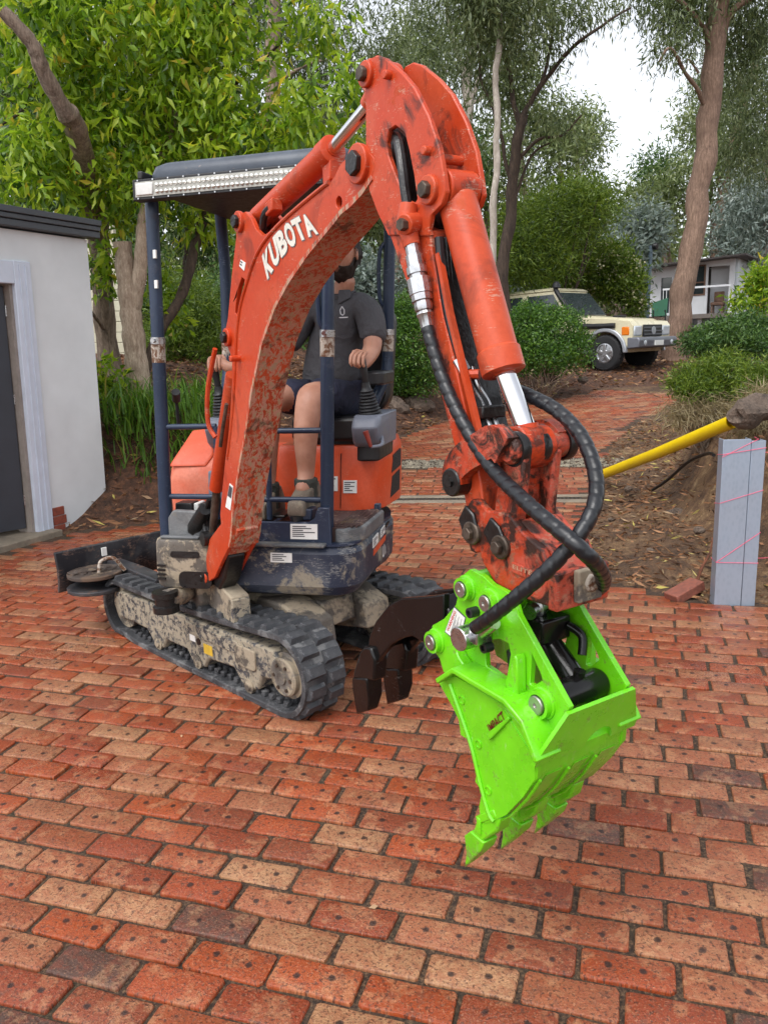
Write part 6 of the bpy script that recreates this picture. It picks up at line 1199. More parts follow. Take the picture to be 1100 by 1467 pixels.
shrub('dry_twig_skirt', 'brown dead foliage hanging under the feathery shrub', [blob_at(1005, 585, 7.1, 40, 22), blob_at(975, 590, 7.1, 25, 22), blob_at(1035, 585, 7.2, 25, 16)], 150, 16, .04, .12, .006, L_DRY, at(1010, 610, 7.2), 18, shell=.2, droop=.9, sr0=.008, B=B_GREY)
# strap-leaved clump beside the stump
b0 = at(215, 640, 8.3); sg = thing('strap_leaf_clump', (b0.x, b0.y, gz(b0.x, b0.y)), 'clump of long green strap leaves at the foot of the cut-back trunk', 'grass clump')
gl_v, gl_f, gl_t = [], [], []
rg = random.Random(3)
for k in range(1500):
    c = at(rg.uniform(152, 318), 620, 8.2 + rg.uniform(-.35, .9)); x, y = c.x, c.y; z = gz(x, y) if k % 6 == 0 or k == 0 else z
    a = rg.uniform(0, 6.283); L_ = rg.uniform(.28, .62); lean = rg.uniform(.25, .95); w_ = rg.uniform(.006, .011); d = Vector((math.cos(a), math.sin(a), 0)); s_ = Vector((-d.y, d.x, 0)); b = len(gl_v)
    for j in range(5):
        f = j / 4; h = L_ * (f * (1.0 - .45 * lean * f)); rr3 = L_ * lean * f * f; p = Vector((x, y, z - .02)) + d * rr3 + Vector((0, 0, h * (1 - .45 * lean * f * f))); ww = w_ * (1 - f ** 2 * .95)
        gl_v += [p - s_ * ww, p + s_ * ww]
        if j: gl_f.append((b + 2 * j - 2, b + 2 * j - 1, b + 2 * j + 1, b + 2 * j))
    gl_t += [min(1, max(0, rg.gauss(.5, .25)))] * 10
me = bpy.data.meshes.new('blades'); np_mesh(me, np.array([tuple(v - sg.location) for v in gl_v]), np.array(gl_f)); attr(me, 'tint', gl_t); me.materials.append(L_GRASS); o = bpy.data.objects.new('blades', me); COL.objects.link(o); o.parent = sg; o['kind'] = 'stuff'
# ---- leaf litter, bark strips and stones
M_LIT = leaf_mat('litter', [(0, (.05, .025, .014, 1)), (.35, (.16, .07, .03, 1)), (.7, (.34, .16, .07, 1)), (.9, (.42, .30, .18, 1)), (1, (.50, .42, .10, 1))], .7, .1)
def litter(name, label, n, region, Ln, Wd, seed):
    r_ = np.random.default_rng(seed); x = r_.uniform(region[0], region[1], n * 3); y = r_.uniform(region[2], region[3], n * 3); k = (inpoly(x, y, GL) | inpoly(x, y, GR) | (y > 15.6)); x, y = x[k][:n], y[k][:n]; n = len(x)
    P = np.stack([x, y, terr(x, y) + .008], 1); a = r_.uniform(0, 6.28, n); D = np.stack([np.cos(a), np.sin(a), r_.normal(.05, .22, n)], 1)
    o = leaf_cloud(name, P, D, Ln * r_.uniform(.4, 1.6, n), Wd * r_.uniform(.5, 1.4, n), M_LIT, None, False, np.clip(r_.normal(.45, .28, n), 0, 1), .15); tag(o, label, 'litter', kind='stuff')
litter('leaf_litter', 'brown leaf litter and bark on the garden bank', 6500, (-4, 1, 7.1, 13), .10, .026, 1)
litter('leaf_litter', 'bark strips and chips on the dug clay beside the drive', 9500, (1.3, 5.5, 4.4, 12), .075, .016, 2)
litter('leaf_litter', 'leaf litter under the parked four wheel drive', 5000, (1, 11, 13, 22), .13, .04, 3)
def scatter_leaves():
    n = 70; x = RNG.uniform(-3, 3, n); y = RNG.uniform(1.3, 7.5, n); k = paved(x, y); x, y = x[k], y[k]; a = RNG.uniform(0, 6.28, len(x))
    o = leaf_cloud('fallen_leaves', np.stack([x, y, np.full(len(x), .004)], 1), np.stack([np.cos(a), np.sin(a), np.full(len(x), .12)], 1), RNG.uniform(.012, .045, len(x)), RNG.uniform(.006, .014, len(x)), M_LIT, None, False, None, .2); tag(o, 'few tiny dry leaves scattered over the brick paving', 'leaves', kind='stuff')
scatter_leaves()
M_ROCK = bark('rock', srgb(64, 54, 47), srgb(128, 110, 96), 1.4, 1.2, 1.0)
def rock(px, py, Yd, r_, label, seed, sq=(1, .8, .7)):
    p = at(px, py, Yd); o = MB().blob(p, (r_ * sq[0], r_ * sq[1], r_ * sq[2]), 3, .62, 1.7, seed, 1.6).build('rock', M_ROCK, None, smooth=22); tag(o, label, 'rock', 'garden rocks')
rock(1080, 590, 5.62, .20, 'big brown boulder at the end of the yellow pipe', 1); rock(560, 588, 12.6, .35, 'grey rock left of the driveway bend', 2); rock(600, 580, 12.9, .28, 'grey rock under the green bush', 3); rock(540, 610, 11.9, .22, 'low rock beside the engine cover', 4)
rock(965, 735, 6.6, .10, 'pale stone lying on the dug clay', 5, (1, .8, .5)); rock(835, 545, 15.0, .12, 'small grey stone at the foot of the rounded bush', 7)
for k, (px, py, Yd, r_) in enumerate(((900, 700, 7.6, .05), (1000, 760, 5.6, .05), (930, 790, 5.6, .04), (875, 745, 6.6, .035))): rock(px, py, Yd, r_, ('fist sized stone on the clay near the yellow pipe', 'stone close behind the steel post', 'small stone near the edge of the bricks', 'small stone on the clay beside the hoses')[k], 20 + k)
# ================================================================== steel post, string, pipe, conduit, loose pavers
M_GALV = NT('galvanised_steel'); t = M_GALV; co = t.coord(scale=(1, 1, .5)); v = t.n('ShaderNodeTexVoronoi'); t.l(co, v.inputs['Vector']); v.inputs['Scale'].default_value = 55; n = t.noise(co, 5, 4)
t.set(Base_Color=t.mix(n, t.ramp(v.outputs['Distance'], [(.1, srgb(154, 167, 182)), (.6, srgb(166, 179, 194))]), srgb(150, 164, 182)), Metallic=.45, Roughness=t.ramp(n, [(.3, (.32,) * 3), (.7, (.5,) * 3)])); M_GALV = t.m
pA, pB = Vector((1.942, 4.433, 0)), Vector((2.172, 4.405, 0)); pd = (pB - pA).normalized(); pn = Vector((pd.y, -pd.x, 0))
QF = lambda x, y, z: pA + pd * (x + .03 * z * .2) - pn * y + Vector((0, 0, z))
sp = thing('steel_post', pA.lerp(pB, .5), 'pair of galvanised steel channels standing upright at the edge of the bricks', 'post')
for x0, x1, z1, y1 in ((0.0, .152, .985, .09), (.155, .232, .975, .09)):
    m = MB().box(QF, x0, x1, 0, .006, -.2, z1).box(QF, x0, x0 + .006, .0061, y1, -.2, z1 - .001).box(QF, x1 - .006, x1, .0061, y1, -.2, z1 - .001)
    m2 = MB().prism(lambda a, z, b: QF(a, b, z), [(x0, 0), (x1, 0), (x1, y1), (x1 - .006, y1), (x1 - .006, .006), (x0 + .006, .006), (x0 + .006, y1), (x0, y1)], -.2, z1).build('channel', M_GALV, sp, bevel=.002)
M_PINK = plain('pink_string', srgb(246, 96, 128), .6, var=.05)
def string(label, pts): tag(MB().tube([Vector(p) for p in pts], .0016, 6).build('string_line', M_PINK, None), label, 'string', 'pink builder strings on the steel post')
q = lambda x, z, y=-.003: QF(x, y, z)
string('pink builder string wound low around the steel post', [q(-.003, .26), q(.235, .255), q(.24, .26, .095), q(-.003, .262, .095), q(-.003, .26), q(.235, .44), q(.24, .45, .095), q(-.003, .60, .09), q(-.003, .615), q(.235, .69), q(.24, .70, .095), q(-.003, .89, .09), q(-.003, .90), q(.235, .935)])
string('pink builder string tied across the top of the steel post', [q(-.003, .885), q(.19, .985), q(.2, .985, .095)])
string('pink builder string running off to the right from the top', [q(.235, .90, .05), Vector((3.6, 4.55, .86))]); string('pink builder string running off to the right near the ground', [q(.235, .27, .05), Vector((3.6, 4.5, .26))])
M_YP = plain('yellow_pipe_plastic', srgb(240, 206, 12), .35, var=.06, scale=6)
pl0, pl1 = Vector((2.40, 8.45, .12)), Vector((2.60, 5.78, .94)); yp = MB().tube([pl0, pl0.lerp(pl1, .5) + Vector((0, 0, -.01)), pl1], .052, 20, cap=False).tube([pl1, pl0.lerp(pl1, .5) + Vector((0, 0, -.01)), pl0], .047, 20, cap=False).build('yellow_pipe', M_YP, None, fix=False); tag(yp, 'long bright yellow plastic pipe sloping down the clay bank', 'pipe')
cd = MB().tube(spline([at(934, 702, 7.4), at(955, 688, 7.1), at(985, 662, 6.7), at(1012, 650, 6.4), at(1022, 652, 6.2)]), .014, 10).build('black_conduit', M_BLK, None); tag(cd, 'short length of black conduit poking out of the clay', 'conduit')
def slab(name, label, c, rz, ry, size, mat):
    M_ = Matrix.Translation(c) @ Matrix.Rotation(rz, 4, 'Z') @ Matrix.Rotation(ry, 4, 'Y'); m = MB(); s_ = size
    m.hexa([M_ @ Vector((x * s_[0] / 2, y * s_[1] / 2, z * s_[2] / 2)) for z in (-1, 1) for x, y in ((-1, -1), (1, -1), (1, 1), (-1, 1))]); tag(m.build(name, mat, None, bevel=.006), label, 'brick')
slab('loose_brick', 'loose red paver tipped against the foot of the steel post', (1.83, 4.60, .035), R(25), R(-16), (.23, .11, .06), plain('loose_brick_clay', srgb(140, 82, 66), .75, var=.25, scale=50, bump=.3))
for k, (px, py, Yd, L_) in enumerate(((700, 0, 0, 0),)): pass
bs = MB().prism(lambda a, y, b: at(997 + a, 812 + b, 4.9 + y * .0), [(0, 0), (14, -14), (22, -40), (26, -42), (22, -14), (8, 22), (0, 28), (-4, 24)], 0, 0)
strp = MB().tube(spline([at(996, 838, 4.75), at(1004, 815, 4.78), at(1016, 792, 4.85), at(1020, 770, 4.95)]), [.006, .012, .014, .012, .009, .010, .012, .009, .007, .009, .008, .006, .005, .006, .005, .004, .004, .003, .003][:19], 6).build('bark_strip', plain('bark_strip_brown', srgb(126, 76, 54), .85, var=.35, scale=60, bump=.4), None); tag(strp, 'curled orange bark strip leaning beside the steel post', 'bark')
# ================================================================== four wheel drive
M_CRM = plain('cream_car_paint', srgb(214, 205, 172), .28, var=.03, scale=3, coat=.5); M_TYRE = plain('tyre_rubber', (.018, .018, .02, 1), .75, var=.3, scale=30, bump=.5); M_ALLOY = plain('alloy', (.55, .56, .58, 1), .3, .9, var=.1)
t = NT('car_glass'); t.set(Base_Color=(.03, .04, .045, 1), Roughness=.06); t.p.inputs['Specular IOR Level'].default_value = .8; M_CG = t.m
M_SILV = plain('silver_trim', srgb(176, 180, 186), .35, .5, var=.06); M_GUN = plain('gunmetal_bumper', srgb(120, 122, 130), .4, .4, var=.08); M_AMB = plain('amber_lens', srgb(226, 120, 20), .2, var=.05); M_LENS = plain('head_lamp_glass', srgb(206, 212, 218), .1, .3, var=.1)
hx = Vector((.68, -.733, 0)).normalized(); hy = Vector((-hx.y, hx.x, 0)); wf = Vector((5.18, 18.1, .86)); CO = wf - hx * 4.0 + hy * .78
CF = lambda x, y, z: CO + hx * x + hy * y + Vector((0, 0, z))
car = thing('four_wheel_drive', CO, 'cream boxy four wheel drive with black snorkel parked behind the rounded bush', 'car')
def arch(cx_, r_, n=9): return [(cx_ + r_ * math.cos(R(180 - 180 * k / n)), .40 + r_ * math.sin(R(180 - 180 * k / n))) for k in range(n + 1)]
low = [(.05, .5), (.75, .5)] + arch(1.25, .47) + [(1.75, .48), (3.5, .48)] + arch(4.0, .48) + [(4.55, .52), (4.66, .62), (4.68, .98), (4.60, 1.08), (3.9, 1.17), (3.2, 1.21), (.05, 1.18)]
low = [(4.55, .52), (4.66, .62), (4.68, .98), (4.60, 1.08), (3.9, 1.17), (3.2, 1.21), (.05, 1.18), (.05, .5), (.78, .5)] + arch(1.25, .47) + [(1.72, .48), (3.52, .48)] + arch(4.0, .48)
MB().prism(CF, low, -.84, .84).build('body', M_CRM, car, bevel=.05, seg=3)
MB().hexa([CF(.12, -.80, 1.16), CF(3.12, -.80, 1.20), CF(3.12, .80, 1.20), CF(.12, .80, 1.16), CF(.22, -.68, 1.86), CF(2.52, -.69, 1.90), CF(2.52, .69, 1.90), CF(.22, .68, 1.86)]).build('cabin', M_CRM, car, bevel=.06, seg=3)
MB().hexa([CF(.15, -.72, 1.86), CF(2.58, -.73, 1.885), CF(2.58, .73, 1.885), CF(.15, .72, 1.86), CF(.25, -.62, 1.93), CF(2.45, -.64, 1.955), CF(2.45, .64, 1.955), CF(.25, .62, 1.93)]).build('roof', M_CRM, car, bevel=.03)
def pane(name, pts, mat, off=.012):
    P = [Vector(p) for p in pts]; n_ = (P[1] - P[0]).cross(P[3] - P[0]).normalized(); 
    if n_.dot(-P[0]) < 0: n_ = -n_
    return MB().hexa([p - n_ * .02 for p in P] + [p + n_ * off for p in P]).build(name, mat, car, bevel=.006)
def side(x, z, s=-1): f = (z - 1.18) / .70; return CF(x, s * (.80 - .115 * f), z)
for s in (-1, 1):
    pane('side_window', [side(1.72, 1.27, s), side(2.88, 1.29, s), side(2.50, 1.80, s), side(1.76, 1.79, s)], M_CG); pane('side_window', [side(.5, 1.27, s), side(1.6, 1.27, s), side(1.6, 1.79, s), side(.55, 1.77, s)], M_CG)
pane('windscreen', [CF(3.05, -.70, 1.28), CF(3.05, .70, 1.28), CF(2.62, .62, 1.82), CF(2.62, -.62, 1.82)], M_CG, .03)
MB().tube([CF(3.13, -.3, 1.27), CF(2.98, .2, 1.38)], .012, 6).build('wiper', M_BLK, car)
MB().hexa([CF(3.25, -.62, 1.19), CF(4.55, -.60, 1.07), CF(4.55, .60, 1.07), CF(3.25, .62, 1.19), CF(3.35, -.55, 1.25), CF(4.45, -.5, 1.14), CF(4.45, .5, 1.14), CF(3.35, .55, 1.25)]).build('bonnet', M_CRM, car, bevel=.03, seg=3)
MB().box(CF, 3.75, 3.95, -.14, .14, 1.19, 1.245).build('bonnet_scoop', M_BLK, car, bevel=.02)
MB().box(CF, 4.66, 4.71, -.42, .42, .74, 1.0).build('grille', M_BLK, car, bevel=.02)
for k in range(3): MB().box(CF, 4.70, 4.72, -.40, .40, .78 + k * .075, .80 + k * .075).build('grille_bar', M_GUN, car)
MB().lathe(CF(4.715, 0, .87), hx, [(.09, 0), (.09, .012), (.07, .014), (.001, .014)], 20).build('badge', M_SILV, car)
for s in (-1, 1):
    MB().box(CF, 4.58, 4.70, *( (-.80, -.46) if s < 0 else (.46, .80)), .76, .98).build('headlight', M_LENS, car, bevel=.03); MB().box(CF, 4.40, 4.60, *((-.852, -.6) if s < 0 else (.6, .852)), .77, .97).build('indicator_light', M_AMB, car, bevel=.03)
    MB().box(CF, 3.28, 3.42, *((-.858, -.8) if s < 0 else (.8, .858)), .78, .87).build('side_marker', M_AMB, car, bevel=.01)
    fo_ = [(4.0 + .56 * math.cos(R(a)), .40 + .56 * math.sin(R(a))) for a in range(180, -1, -15)] + [(4.0 + .47 * math.cos(R(a)), .40 + .47 * math.sin(R(a))) for a in range(0, 181, 15)]
    MB().prism(CF, fo_, *((-.90, -.80) if s < 0 else (.80, .90))).build('wheel_arch_flare', M_SILV, car, bevel=.02)
    for cx_ in (4.0, 1.25):
        yc = s * .76; tr_ = MB().lathe(CF(cx_, yc - s * .13, .40), hy * s, [(.22, 0), (.36, .01), (.395, .04), (.40, .08), (.40, .18), (.395, .22), (.36, .25), (.235, .255), (.22, .22), (.20, .20)], 30).build('tyre', M_TYRE, car)
        kb = MB()
        for k in range(30):
            a = 2 * math.pi * k / 30; kb.box(lambda x, y, z, a=a: CF(cx_, yc - s * .13 + s * (.05 + y), .40) + (hx * math.cos(a) + Vector((0, 0, math.sin(a)))) * (.395 + z) + (hx * -math.sin(a) + Vector((0, 0, math.cos(a)))) * x, -.025, .025, 0, .16, 0, .014)
        kb.build('tyre_tread', M_TYRE, tr_)
        rm = MB().lathe(CF(cx_, yc + s * .06, .40), hy * s, [(.215, 0), (.22, .05), (.20, .055), (.19, .02), (.08, .03), (.07, .06), (.001, .06)], 26).build('rim', M_ALLOY, tr_)
        for k in range(5):
            a = 2 * math.pi * (k + .25) / 5; d = hx * math.cos(a) + Vector((0, 0, math.sin(a))); e = hx * -math.sin(a) + Vector((0, 0, math.cos(a))); c0 = CF(cx_, yc + s * .085, .40)
            MB().hexa([c0 + d * .05 - e * .04, c0 + d * .20 - e * .045, c0 + d * .20 + e * .045, c0 + d * .05 + e * .04] + [p + hy * s * .035 for p in (c0 + d * .05 - e * .03, c0 + d * .20 - e * .035, c0 + d * .20 + e * .035, c0 + d * .05 + e * .03)]).build('spoke', M_ALLOY, tr_, bevel=.008)
bp5 = MB().loft([[CF(x, y, z) for x, z in ((4.55, .48), (4.84, .50), (4.86, .68), (4.82, .73), (4.55, .73))] for y in (-.86, -.80, -.3, .3, .80, .86)]).build('front_bumper', M_GUN, car, bevel=.03)
MB().box(CF, 4.85, 4.875, -.19, .19, .54, .65).build('number_plate', M_WHITE, bp5); 
for s in (-1, 1): MB().lathe(CF(4.82, s * .6, .60), hx, [(.06, 0), (.06, .04), (.05, .045), (.001, .045)], 16).build('fog_lamp', M_LENS, bp5)
MB().tube(spline([CF(4.25, -.86, 1.0), CF(3.6, -.87, 1.01), CF(3.30, -.86, 1.05), CF(3.12, -.82, 1.25), CF(2.62, -.73, 1.85), CF(2.6, -.73, 1.96)]), [.06] * 6 + [.065] * 7 + [.055] * 18, 12).build('snorkel', M_BLK, car)
MB().lathe(CF(2.6, -.73, 1.94), (0, 0, 1), [(.07, 0), (.10, .01), (.09, .09), (.05, .14), (.001, .15)], 16).build('snorkel_cap', M_BLK, car)
MB().box(CF, 2.75, 2.87, -1.0, -.86, 1.25, 1.42).build('mirror', M_BLK, car, bevel=.03)
MB().box(CF, 1.68, 1.69, -.847, -.83, .55, 1.2).build('door_seam', M_BLK, car); MB().box(CF, 3.02, 3.03, -.847, -.83, .55, 1.19).build('door_seam', M_BLK, car)
# ================================================================== white cabin on stumps
kc = 32 / 1120
cA, cB = at(930, 448, 32), at(1072, 448, 30); cbd = (cB - cA); cbL = Vector((cbd.x, cbd.y, 0)).length; cdx = Vector((cbd.x, cbd.y, 0)).normalized(); cdy = Vector((-cdx.y, cdx.x, 0))
z0 = cA.z - .15; KF = lambda x, y, z: Vector((cA.x, cA.y, z0)) + cdx * x + cdy * y + Vector((0, 0, z))
Wc = cbL; Hc = 1.82; M_CAB = plain('cabin_white_board', srgb(226, 228, 232), .6, var=.04, scale=6)
cabin = thing('white_cabin', KF(Wc / 2, 0, -1.0), 'small white weatherboard cabin on stumps behind the thick gum trunk', 'cabin')
def cx2(px): # along the front
    p = at(px, 420, 31); return (p - Vector((cA.x, cA.y, 0))).dot(cdx) * 1.0
xs = {k: cx2(k) for k in (930, 937, 955, 968, 990, 1008, 1014, 1048, 1056)}
wl = MB().prism(KF, [(0, 0), (xs[1014], 0), (xs[1014], Hc + .10), (0, Hc)], 0, .12, [[(xs[937], .1), (xs[955], .1), (xs[955], 1.45), (xs[937], 1.45)], [(xs[990], .75), (xs[1008], .75), (xs[1008], Hc - .05), (xs[990], Hc - .05)]]).build('front_wall', M_CAB, cabin)
MB().box(KF, xs[937], xs[955], .06, .10, .1, 1.45).build('glass_door', M_CG, cabin); MB().box(KF, xs[990], xs[1008], .06, .10, .75, Hc - .05).build('window', M_CG, cabin)
M_WF = plain('brown_window_frame', srgb(122, 92, 76), .6)
for a, b, c, d in ((xs[990] - .06, xs[990], .69, Hc), (xs[1008], xs[1008] + .06, .69, Hc), (xs[990], xs[1008], Hc - .05, Hc), (xs[990], xs[1008], .69, .75), (xs[990], xs[1008], 1.15, 1.20)): MB().box(KF, a, b, -.03, .05, c, d).build('window_frame', M_WF, cabin)
MB().box(KF, xs[1014], xs[1056], 0.55, 0.65, 0, Hc + .12).build('porch_rear_wall', M_CAB, cabin); MB().box(KF, xs[1056] - .02, xs[1056] + .08, .1, 3.0, -1.0, Hc + .14).build('side_wall', plain('corrugated_pale', srgb(206, 212, 216), .5, .2, var=.05), cabin)
MB().box(KF, 0, .12, .13, 3.0, 0, Hc).build('side_wall', M_CAB, cabin); MB().box(KF, 0, xs[1056], 2.9, 3.0, -.9, Hc + .05).build('rear_wall', M_CAB, cabin)
MB().box(KF, xs[1056] - .18, xs[1056], -.06, .04, 0.0, Hc + .13).build('porch_post', M_CAB, cabin); MB().box(KF, xs[1014], xs[1056] - .18, -.05, .05, Hc - .10, Hc + .12).build('porch_beam', M_CAB, cabin)
MB().box(KF, xs[968] - .3, xs[1056], -.9, -.02, -.18, -.02).build('deck', plain('grey_deck', srgb(120, 112, 106), .8), cabin)
MB().box(KF, xs[968] - .4, xs[1056] + .05, -.90, -.86, .92, .99).build('deck_rail', M_CAB, cabin)
for k in range(4): MB().cyl(KF(xs[968] - .38 + k * .12, -.88, 0), KF(xs[968] - .38 + k * .12, -.88, .95), .012, n=6).build('baluster', M_CAB, cabin)
for px in (985, 1005, 1046): MB().box(KF, cx2(px), cx2(px) + .14, -.5, -.36, -1.6, -.18).build('stump', M_CAB, cabin)
MB().hexa([KF(-.7, -.9, Hc - .02), KF(xs[1056] + .5, -.9, Hc + .15), KF(xs[1056] + .5, 3.3, Hc + .16), KF(-.7, 3.3, Hc + .01), KF(-.7, -.9, Hc + .04), KF(xs[1056] + .5, -.9, Hc + .21), KF(xs[1056] + .5, 3.3, Hc + .22), KF(-.7, 3.3, Hc + .07)]).build('roof', plain('dark_roof_iron', srgb(78, 72, 70), .6, .2), cabin)
chx = KF((cx2(1022)), -.3, -.02); cch = thing('deck_chair', chx, 'small brown chair standing on the cabin deck', 'chair'); M_CW = plain('brown_wicker', srgb(120, 92, 76), .8, var=.3)
MB().box(lambda x, y, z: chx + cdx * x + cdy * y + Vector((0, 0, z)), 0, .45, 0, .45, .30, .42).build('seat', M_CW, cch, bevel=.03); MB().box(lambda x, y, z: chx + cdx * x + cdy * y + Vector((0, 0, z)), .05, .42, .4, .47, .42, .82).build('backrest', M_CW, cch, bevel=.04)
for a, b in ((.03, .03), (.39, .03), (.03, .39), (.39, .39)): MB().box(lambda x, y, z: chx + cdx * x + cdy * y + Vector((0, 0, z)), a, a + .05, b, b + .05, 0, .3).build('leg', M_CW, cch)
# green folding chair and pole beyond the car
gc = at(945, 448, 24); gc.z = gz(gc.x, gc.y); GFs = lambda x, y, z: gc + Vector((x * .7, y * .7, gz0 + (z - gz0) * .75)); gz0 = at(945, 450, 24).z - gc.z - .25
gch = thing('green_camp_chair', gc, 'green canvas folding chair beyond the bonnet of the car', 'chair'); M_CANV = plain('green_canvas', srgb(60, 112, 86), .8, var=.12, scale=12)
MB().hexa([GFs(-.32, .1, gz0 + .25), GFs(.28, .0, gz0 + .25), GFs(.42, .35, gz0 + .28), GFs(-.2, .4, gz0 + .28), GFs(-.32, .1, gz0 + .28), GFs(.28, .0, gz0 + .28), GFs(.42, .35, gz0 + .31), GFs(-.2, .4, gz0 + .31)]).build('seat', M_CANV, gch)
MB().hexa([GFs(-.22, .40, gz0 + .28), GFs(.40, .34, gz0 + .28), GFs(.50, .50, gz0 + .98), GFs(-.14, .56, gz0 + .80), GFs(-.22, .44, gz0 + .28), GFs(.40, .38, gz0 + .28), GFs(.50, .54, gz0 + .98), GFs(-.14, .60, gz0 + .80)]).build('backrest', M_CANV, gch)
for a, b in ((-.3, .1), (.28, 0), (.42, .4), (-.18, .42)): MB().cyl(GFs(a, b, -.05), GFs(a * .8, b, gz0 + .5), .015, n=6).build('leg', M_BLK, gch)
pp = at(925, 440, 25); pl = thing('lamp_pole', (pp.x, pp.y, gz(pp.x, pp.y)), 'slim grey pole with a small lamp left of the cabin', 'pole')
MB().cyl((pp.x, pp.y, gz(pp.x, pp.y) - .1), at(932, 352, 25), .07, .06, n=10).build('mast', plain('blue_grey_metal', srgb(92, 108, 120), .5, .3), pl); tp_ = at(934, 352, 25); MB().lathe(tp_, (0.6, -.6, -.2), [(.06, 0), (.10, .05), (.09, .16), (.001, .17)], 12).build('lamp_head', M_BLK, pl)
# mesh fence behind the car
# ================================================================== operator
M_SKIN = NT('skin'); t = M_SKIN; co = t.coord(); n = t.noise(co, 14, 4); t.set(Base_Color=t.ramp(n, [(.3, (.36, .16, .10, 1)), (.7, (.50, .26, .18, 1))]), Roughness=.5); t.p.inputs['Subsurface Weight'].default_value = .15; t.p.inputs['Subsurface Radius'].default_value = (.02, .008, .005); t.bump(t.noise(co, 120, 3), .12, .002); M_SKIN = t.m
def cloth(name, col, sc=5):
    t = NT(name); co = t.coord(); n = t.noise(co, sc, 3, .5, .8); f = t.noise(co, 260, 2); d = tuple(c * .8 for c in col)
    t.set(Base_Color=t.ramp(n, [(.3, (*d, 1)), (.7, (*col, 1))]), Roughness=.85); t.bump(t.math('ADD', n, t.math('MULTIPLY', f, .06)), .55, .05); return t.m
M_POLO = cloth('charcoal_polo_cloth', (.065, .063, .070), 9); M_SHORT = cloth('navy_shorts_cloth', (.016, .018, .042), 8); M_SOCK = cloth('sock_knit', (.05, .055, .045), 30); M_SHOE = worn('dusty_boot', (.16, .13, .10), .8, grime_amt=.3, mud_amt=.5, chip_amt=.2, mud=(.32, .27, .20)); M_HAIR = plain('dark_hair', (.018, .011, .008, 1), .6, var=.5, scale=90, bump=.8)
def skin_mesh(name, mat, parent, V, E, Rr, root=0, sub=2):
    me = bpy.data.meshes.new(name); off = wloc(parent); me.from_pydata([tuple(Vector(v) - off) for v in V], E, []); o = bpy.data.objects.new(name, me); COL.objects.link(o); o.parent = parent
    sk = o.modifiers.new('skin', 'SKIN'); sk.use_smooth_shade = True; sk.branch_smoothing = .6
    sv = me.skin_vertices[0].data
    for i, r_ in enumerate(Rr): sv[i].radius = r_ if isinstance(r_, tuple) else (r_, r_)
    sv[root].use_root = True; ss = o.modifiers.new('sub', 'SUBSURF'); ss.levels = sub; ss.render_levels = sub; me.materials.append(mat); return o
man = thing('person', HM(.25, .15, 1.24), 'person in charcoal polo and navy shorts seated at the controls behind the boom', 'person')
J = lambda x, y, z: HM(x, y, z)
body_V = [J(.22, .20, 1.30), J(.24, .20, 1.52), J(.265, .19, 1.70), J(.298, .17, 1.84), J(.335, .14, 1.94),     # pelvis..neck 0-4
          J(.44, .16, 1.765), J(.475, .07, 1.57), J(.452, -.04, 1.50), J(.435, -.085, 1.495),                    # left arm (image right) 5-8
          J(.10, .16, 1.765), J(-.02, .04, 1.56), J(-.17, -.08, 1.50), J(-.215, -.13, 1.495),                    # right arm 9-12
          J(.27, .12, 1.31), J(.235, -.24, 1.37), J(.215, -.28, 1.16), J(.212, -.285, .99), J(.205, -.34, .90),   # left leg 13-17
          J(.14, .12, 1.31), J(.02, -.20, 1.36), J(.0, -.24, 1.12), J(.0, -.25, .96), J(.0, -.31, .88)]       # right leg 18-22
body_E = [(0, 1), (1, 2), (2, 3), (3, 4), (2, 5), (5, 6), (6, 7), (7, 8), (2, 9), (9, 10), (10, 11), (11, 12), (0, 13), (13, 14), (14, 15), (15, 16), (16, 17), (0, 18), (18, 19), (19, 20), (20, 21), (21, 22)]
body_R = [.10, .10, .095, .055, .055, .055, .05, .042, .032, .055, .05, .042, .032, .095, .072, .062, .042, .042, .095, .072, .06, .042, .042]
def hand(V, E, Rr, wrist_i, palm, fdir, side, curl):
    """palm centre, finger direction, thumb side vector, curl vector; five finger chains joined to the palm"""
    k = len(V); V.append(palm); E.append((wrist_i, k)); Rr.append((.030, .020))
    for j, (o_, L_) in enumerate(((-.030, .040), (-.010, .046), (.010, .044), (.028, .036))):
        b = palm + side * (-o_) + fdir * .030; a = len(V); V += [b, b + fdir * L_ * .75 + curl * .012, b + fdir * L_ * .95 + curl * .042, b + fdir * L_ * .55 + curl * .062]; E += [(k, a), (a, a + 1), (a + 1, a + 2), (a + 2, a + 3)]; Rr += [.0105, .0100, .0092, .0078]
    a = len(V); V += [palm + side * .034 - fdir * .012, palm + side * .052 + fdir * .015 + curl * .02, palm + side * .045 + fdir * .035 + curl * .045]; E += [(k, a), (a, a + 1), (a + 1, a + 2)]; Rr += [.013, .0115, .0095]
fwd = -_hy
hand(body_V, body_E, body_R, 8, joyR + Vector((0, 0, .035)) + _hy * .03, (fwd * .9 - _hx * .25 + Vector((0, 0, -.2))).normalized(), (-_hx + Vector((0, 0, .1))).normalized(), Vector((0, 0, -1)))
hand(body_V, body_E, body_R, 12, joyL + Vector((0, 0, .035)) + _hy * .03, (fwd * .9 + _hx * .25 + Vector((0, 0, -.2))).normalized(), (_hx + Vector((0, 0, .1))).normalized(), Vector((0, 0, -1)))
body = skin_mesh('body', M_SKIN, man, body_V, body_E, body_R)
sh_V = [J(.215, .20, 1.33), J(.225, .19, 1.45), J(.245, .19, 1.60), J(.262, .18, 1.72), J(.278, .17, 1.80), J(.385, .17, 1.785), J(.445, .155, 1.74), J(.468, .105, 1.63), J(.472, .085, 1.595), J(.15, .17, 1.785), J(.095, .155, 1.74), J(.03, .09, 1.62), J(.015, .075, 1.59)]
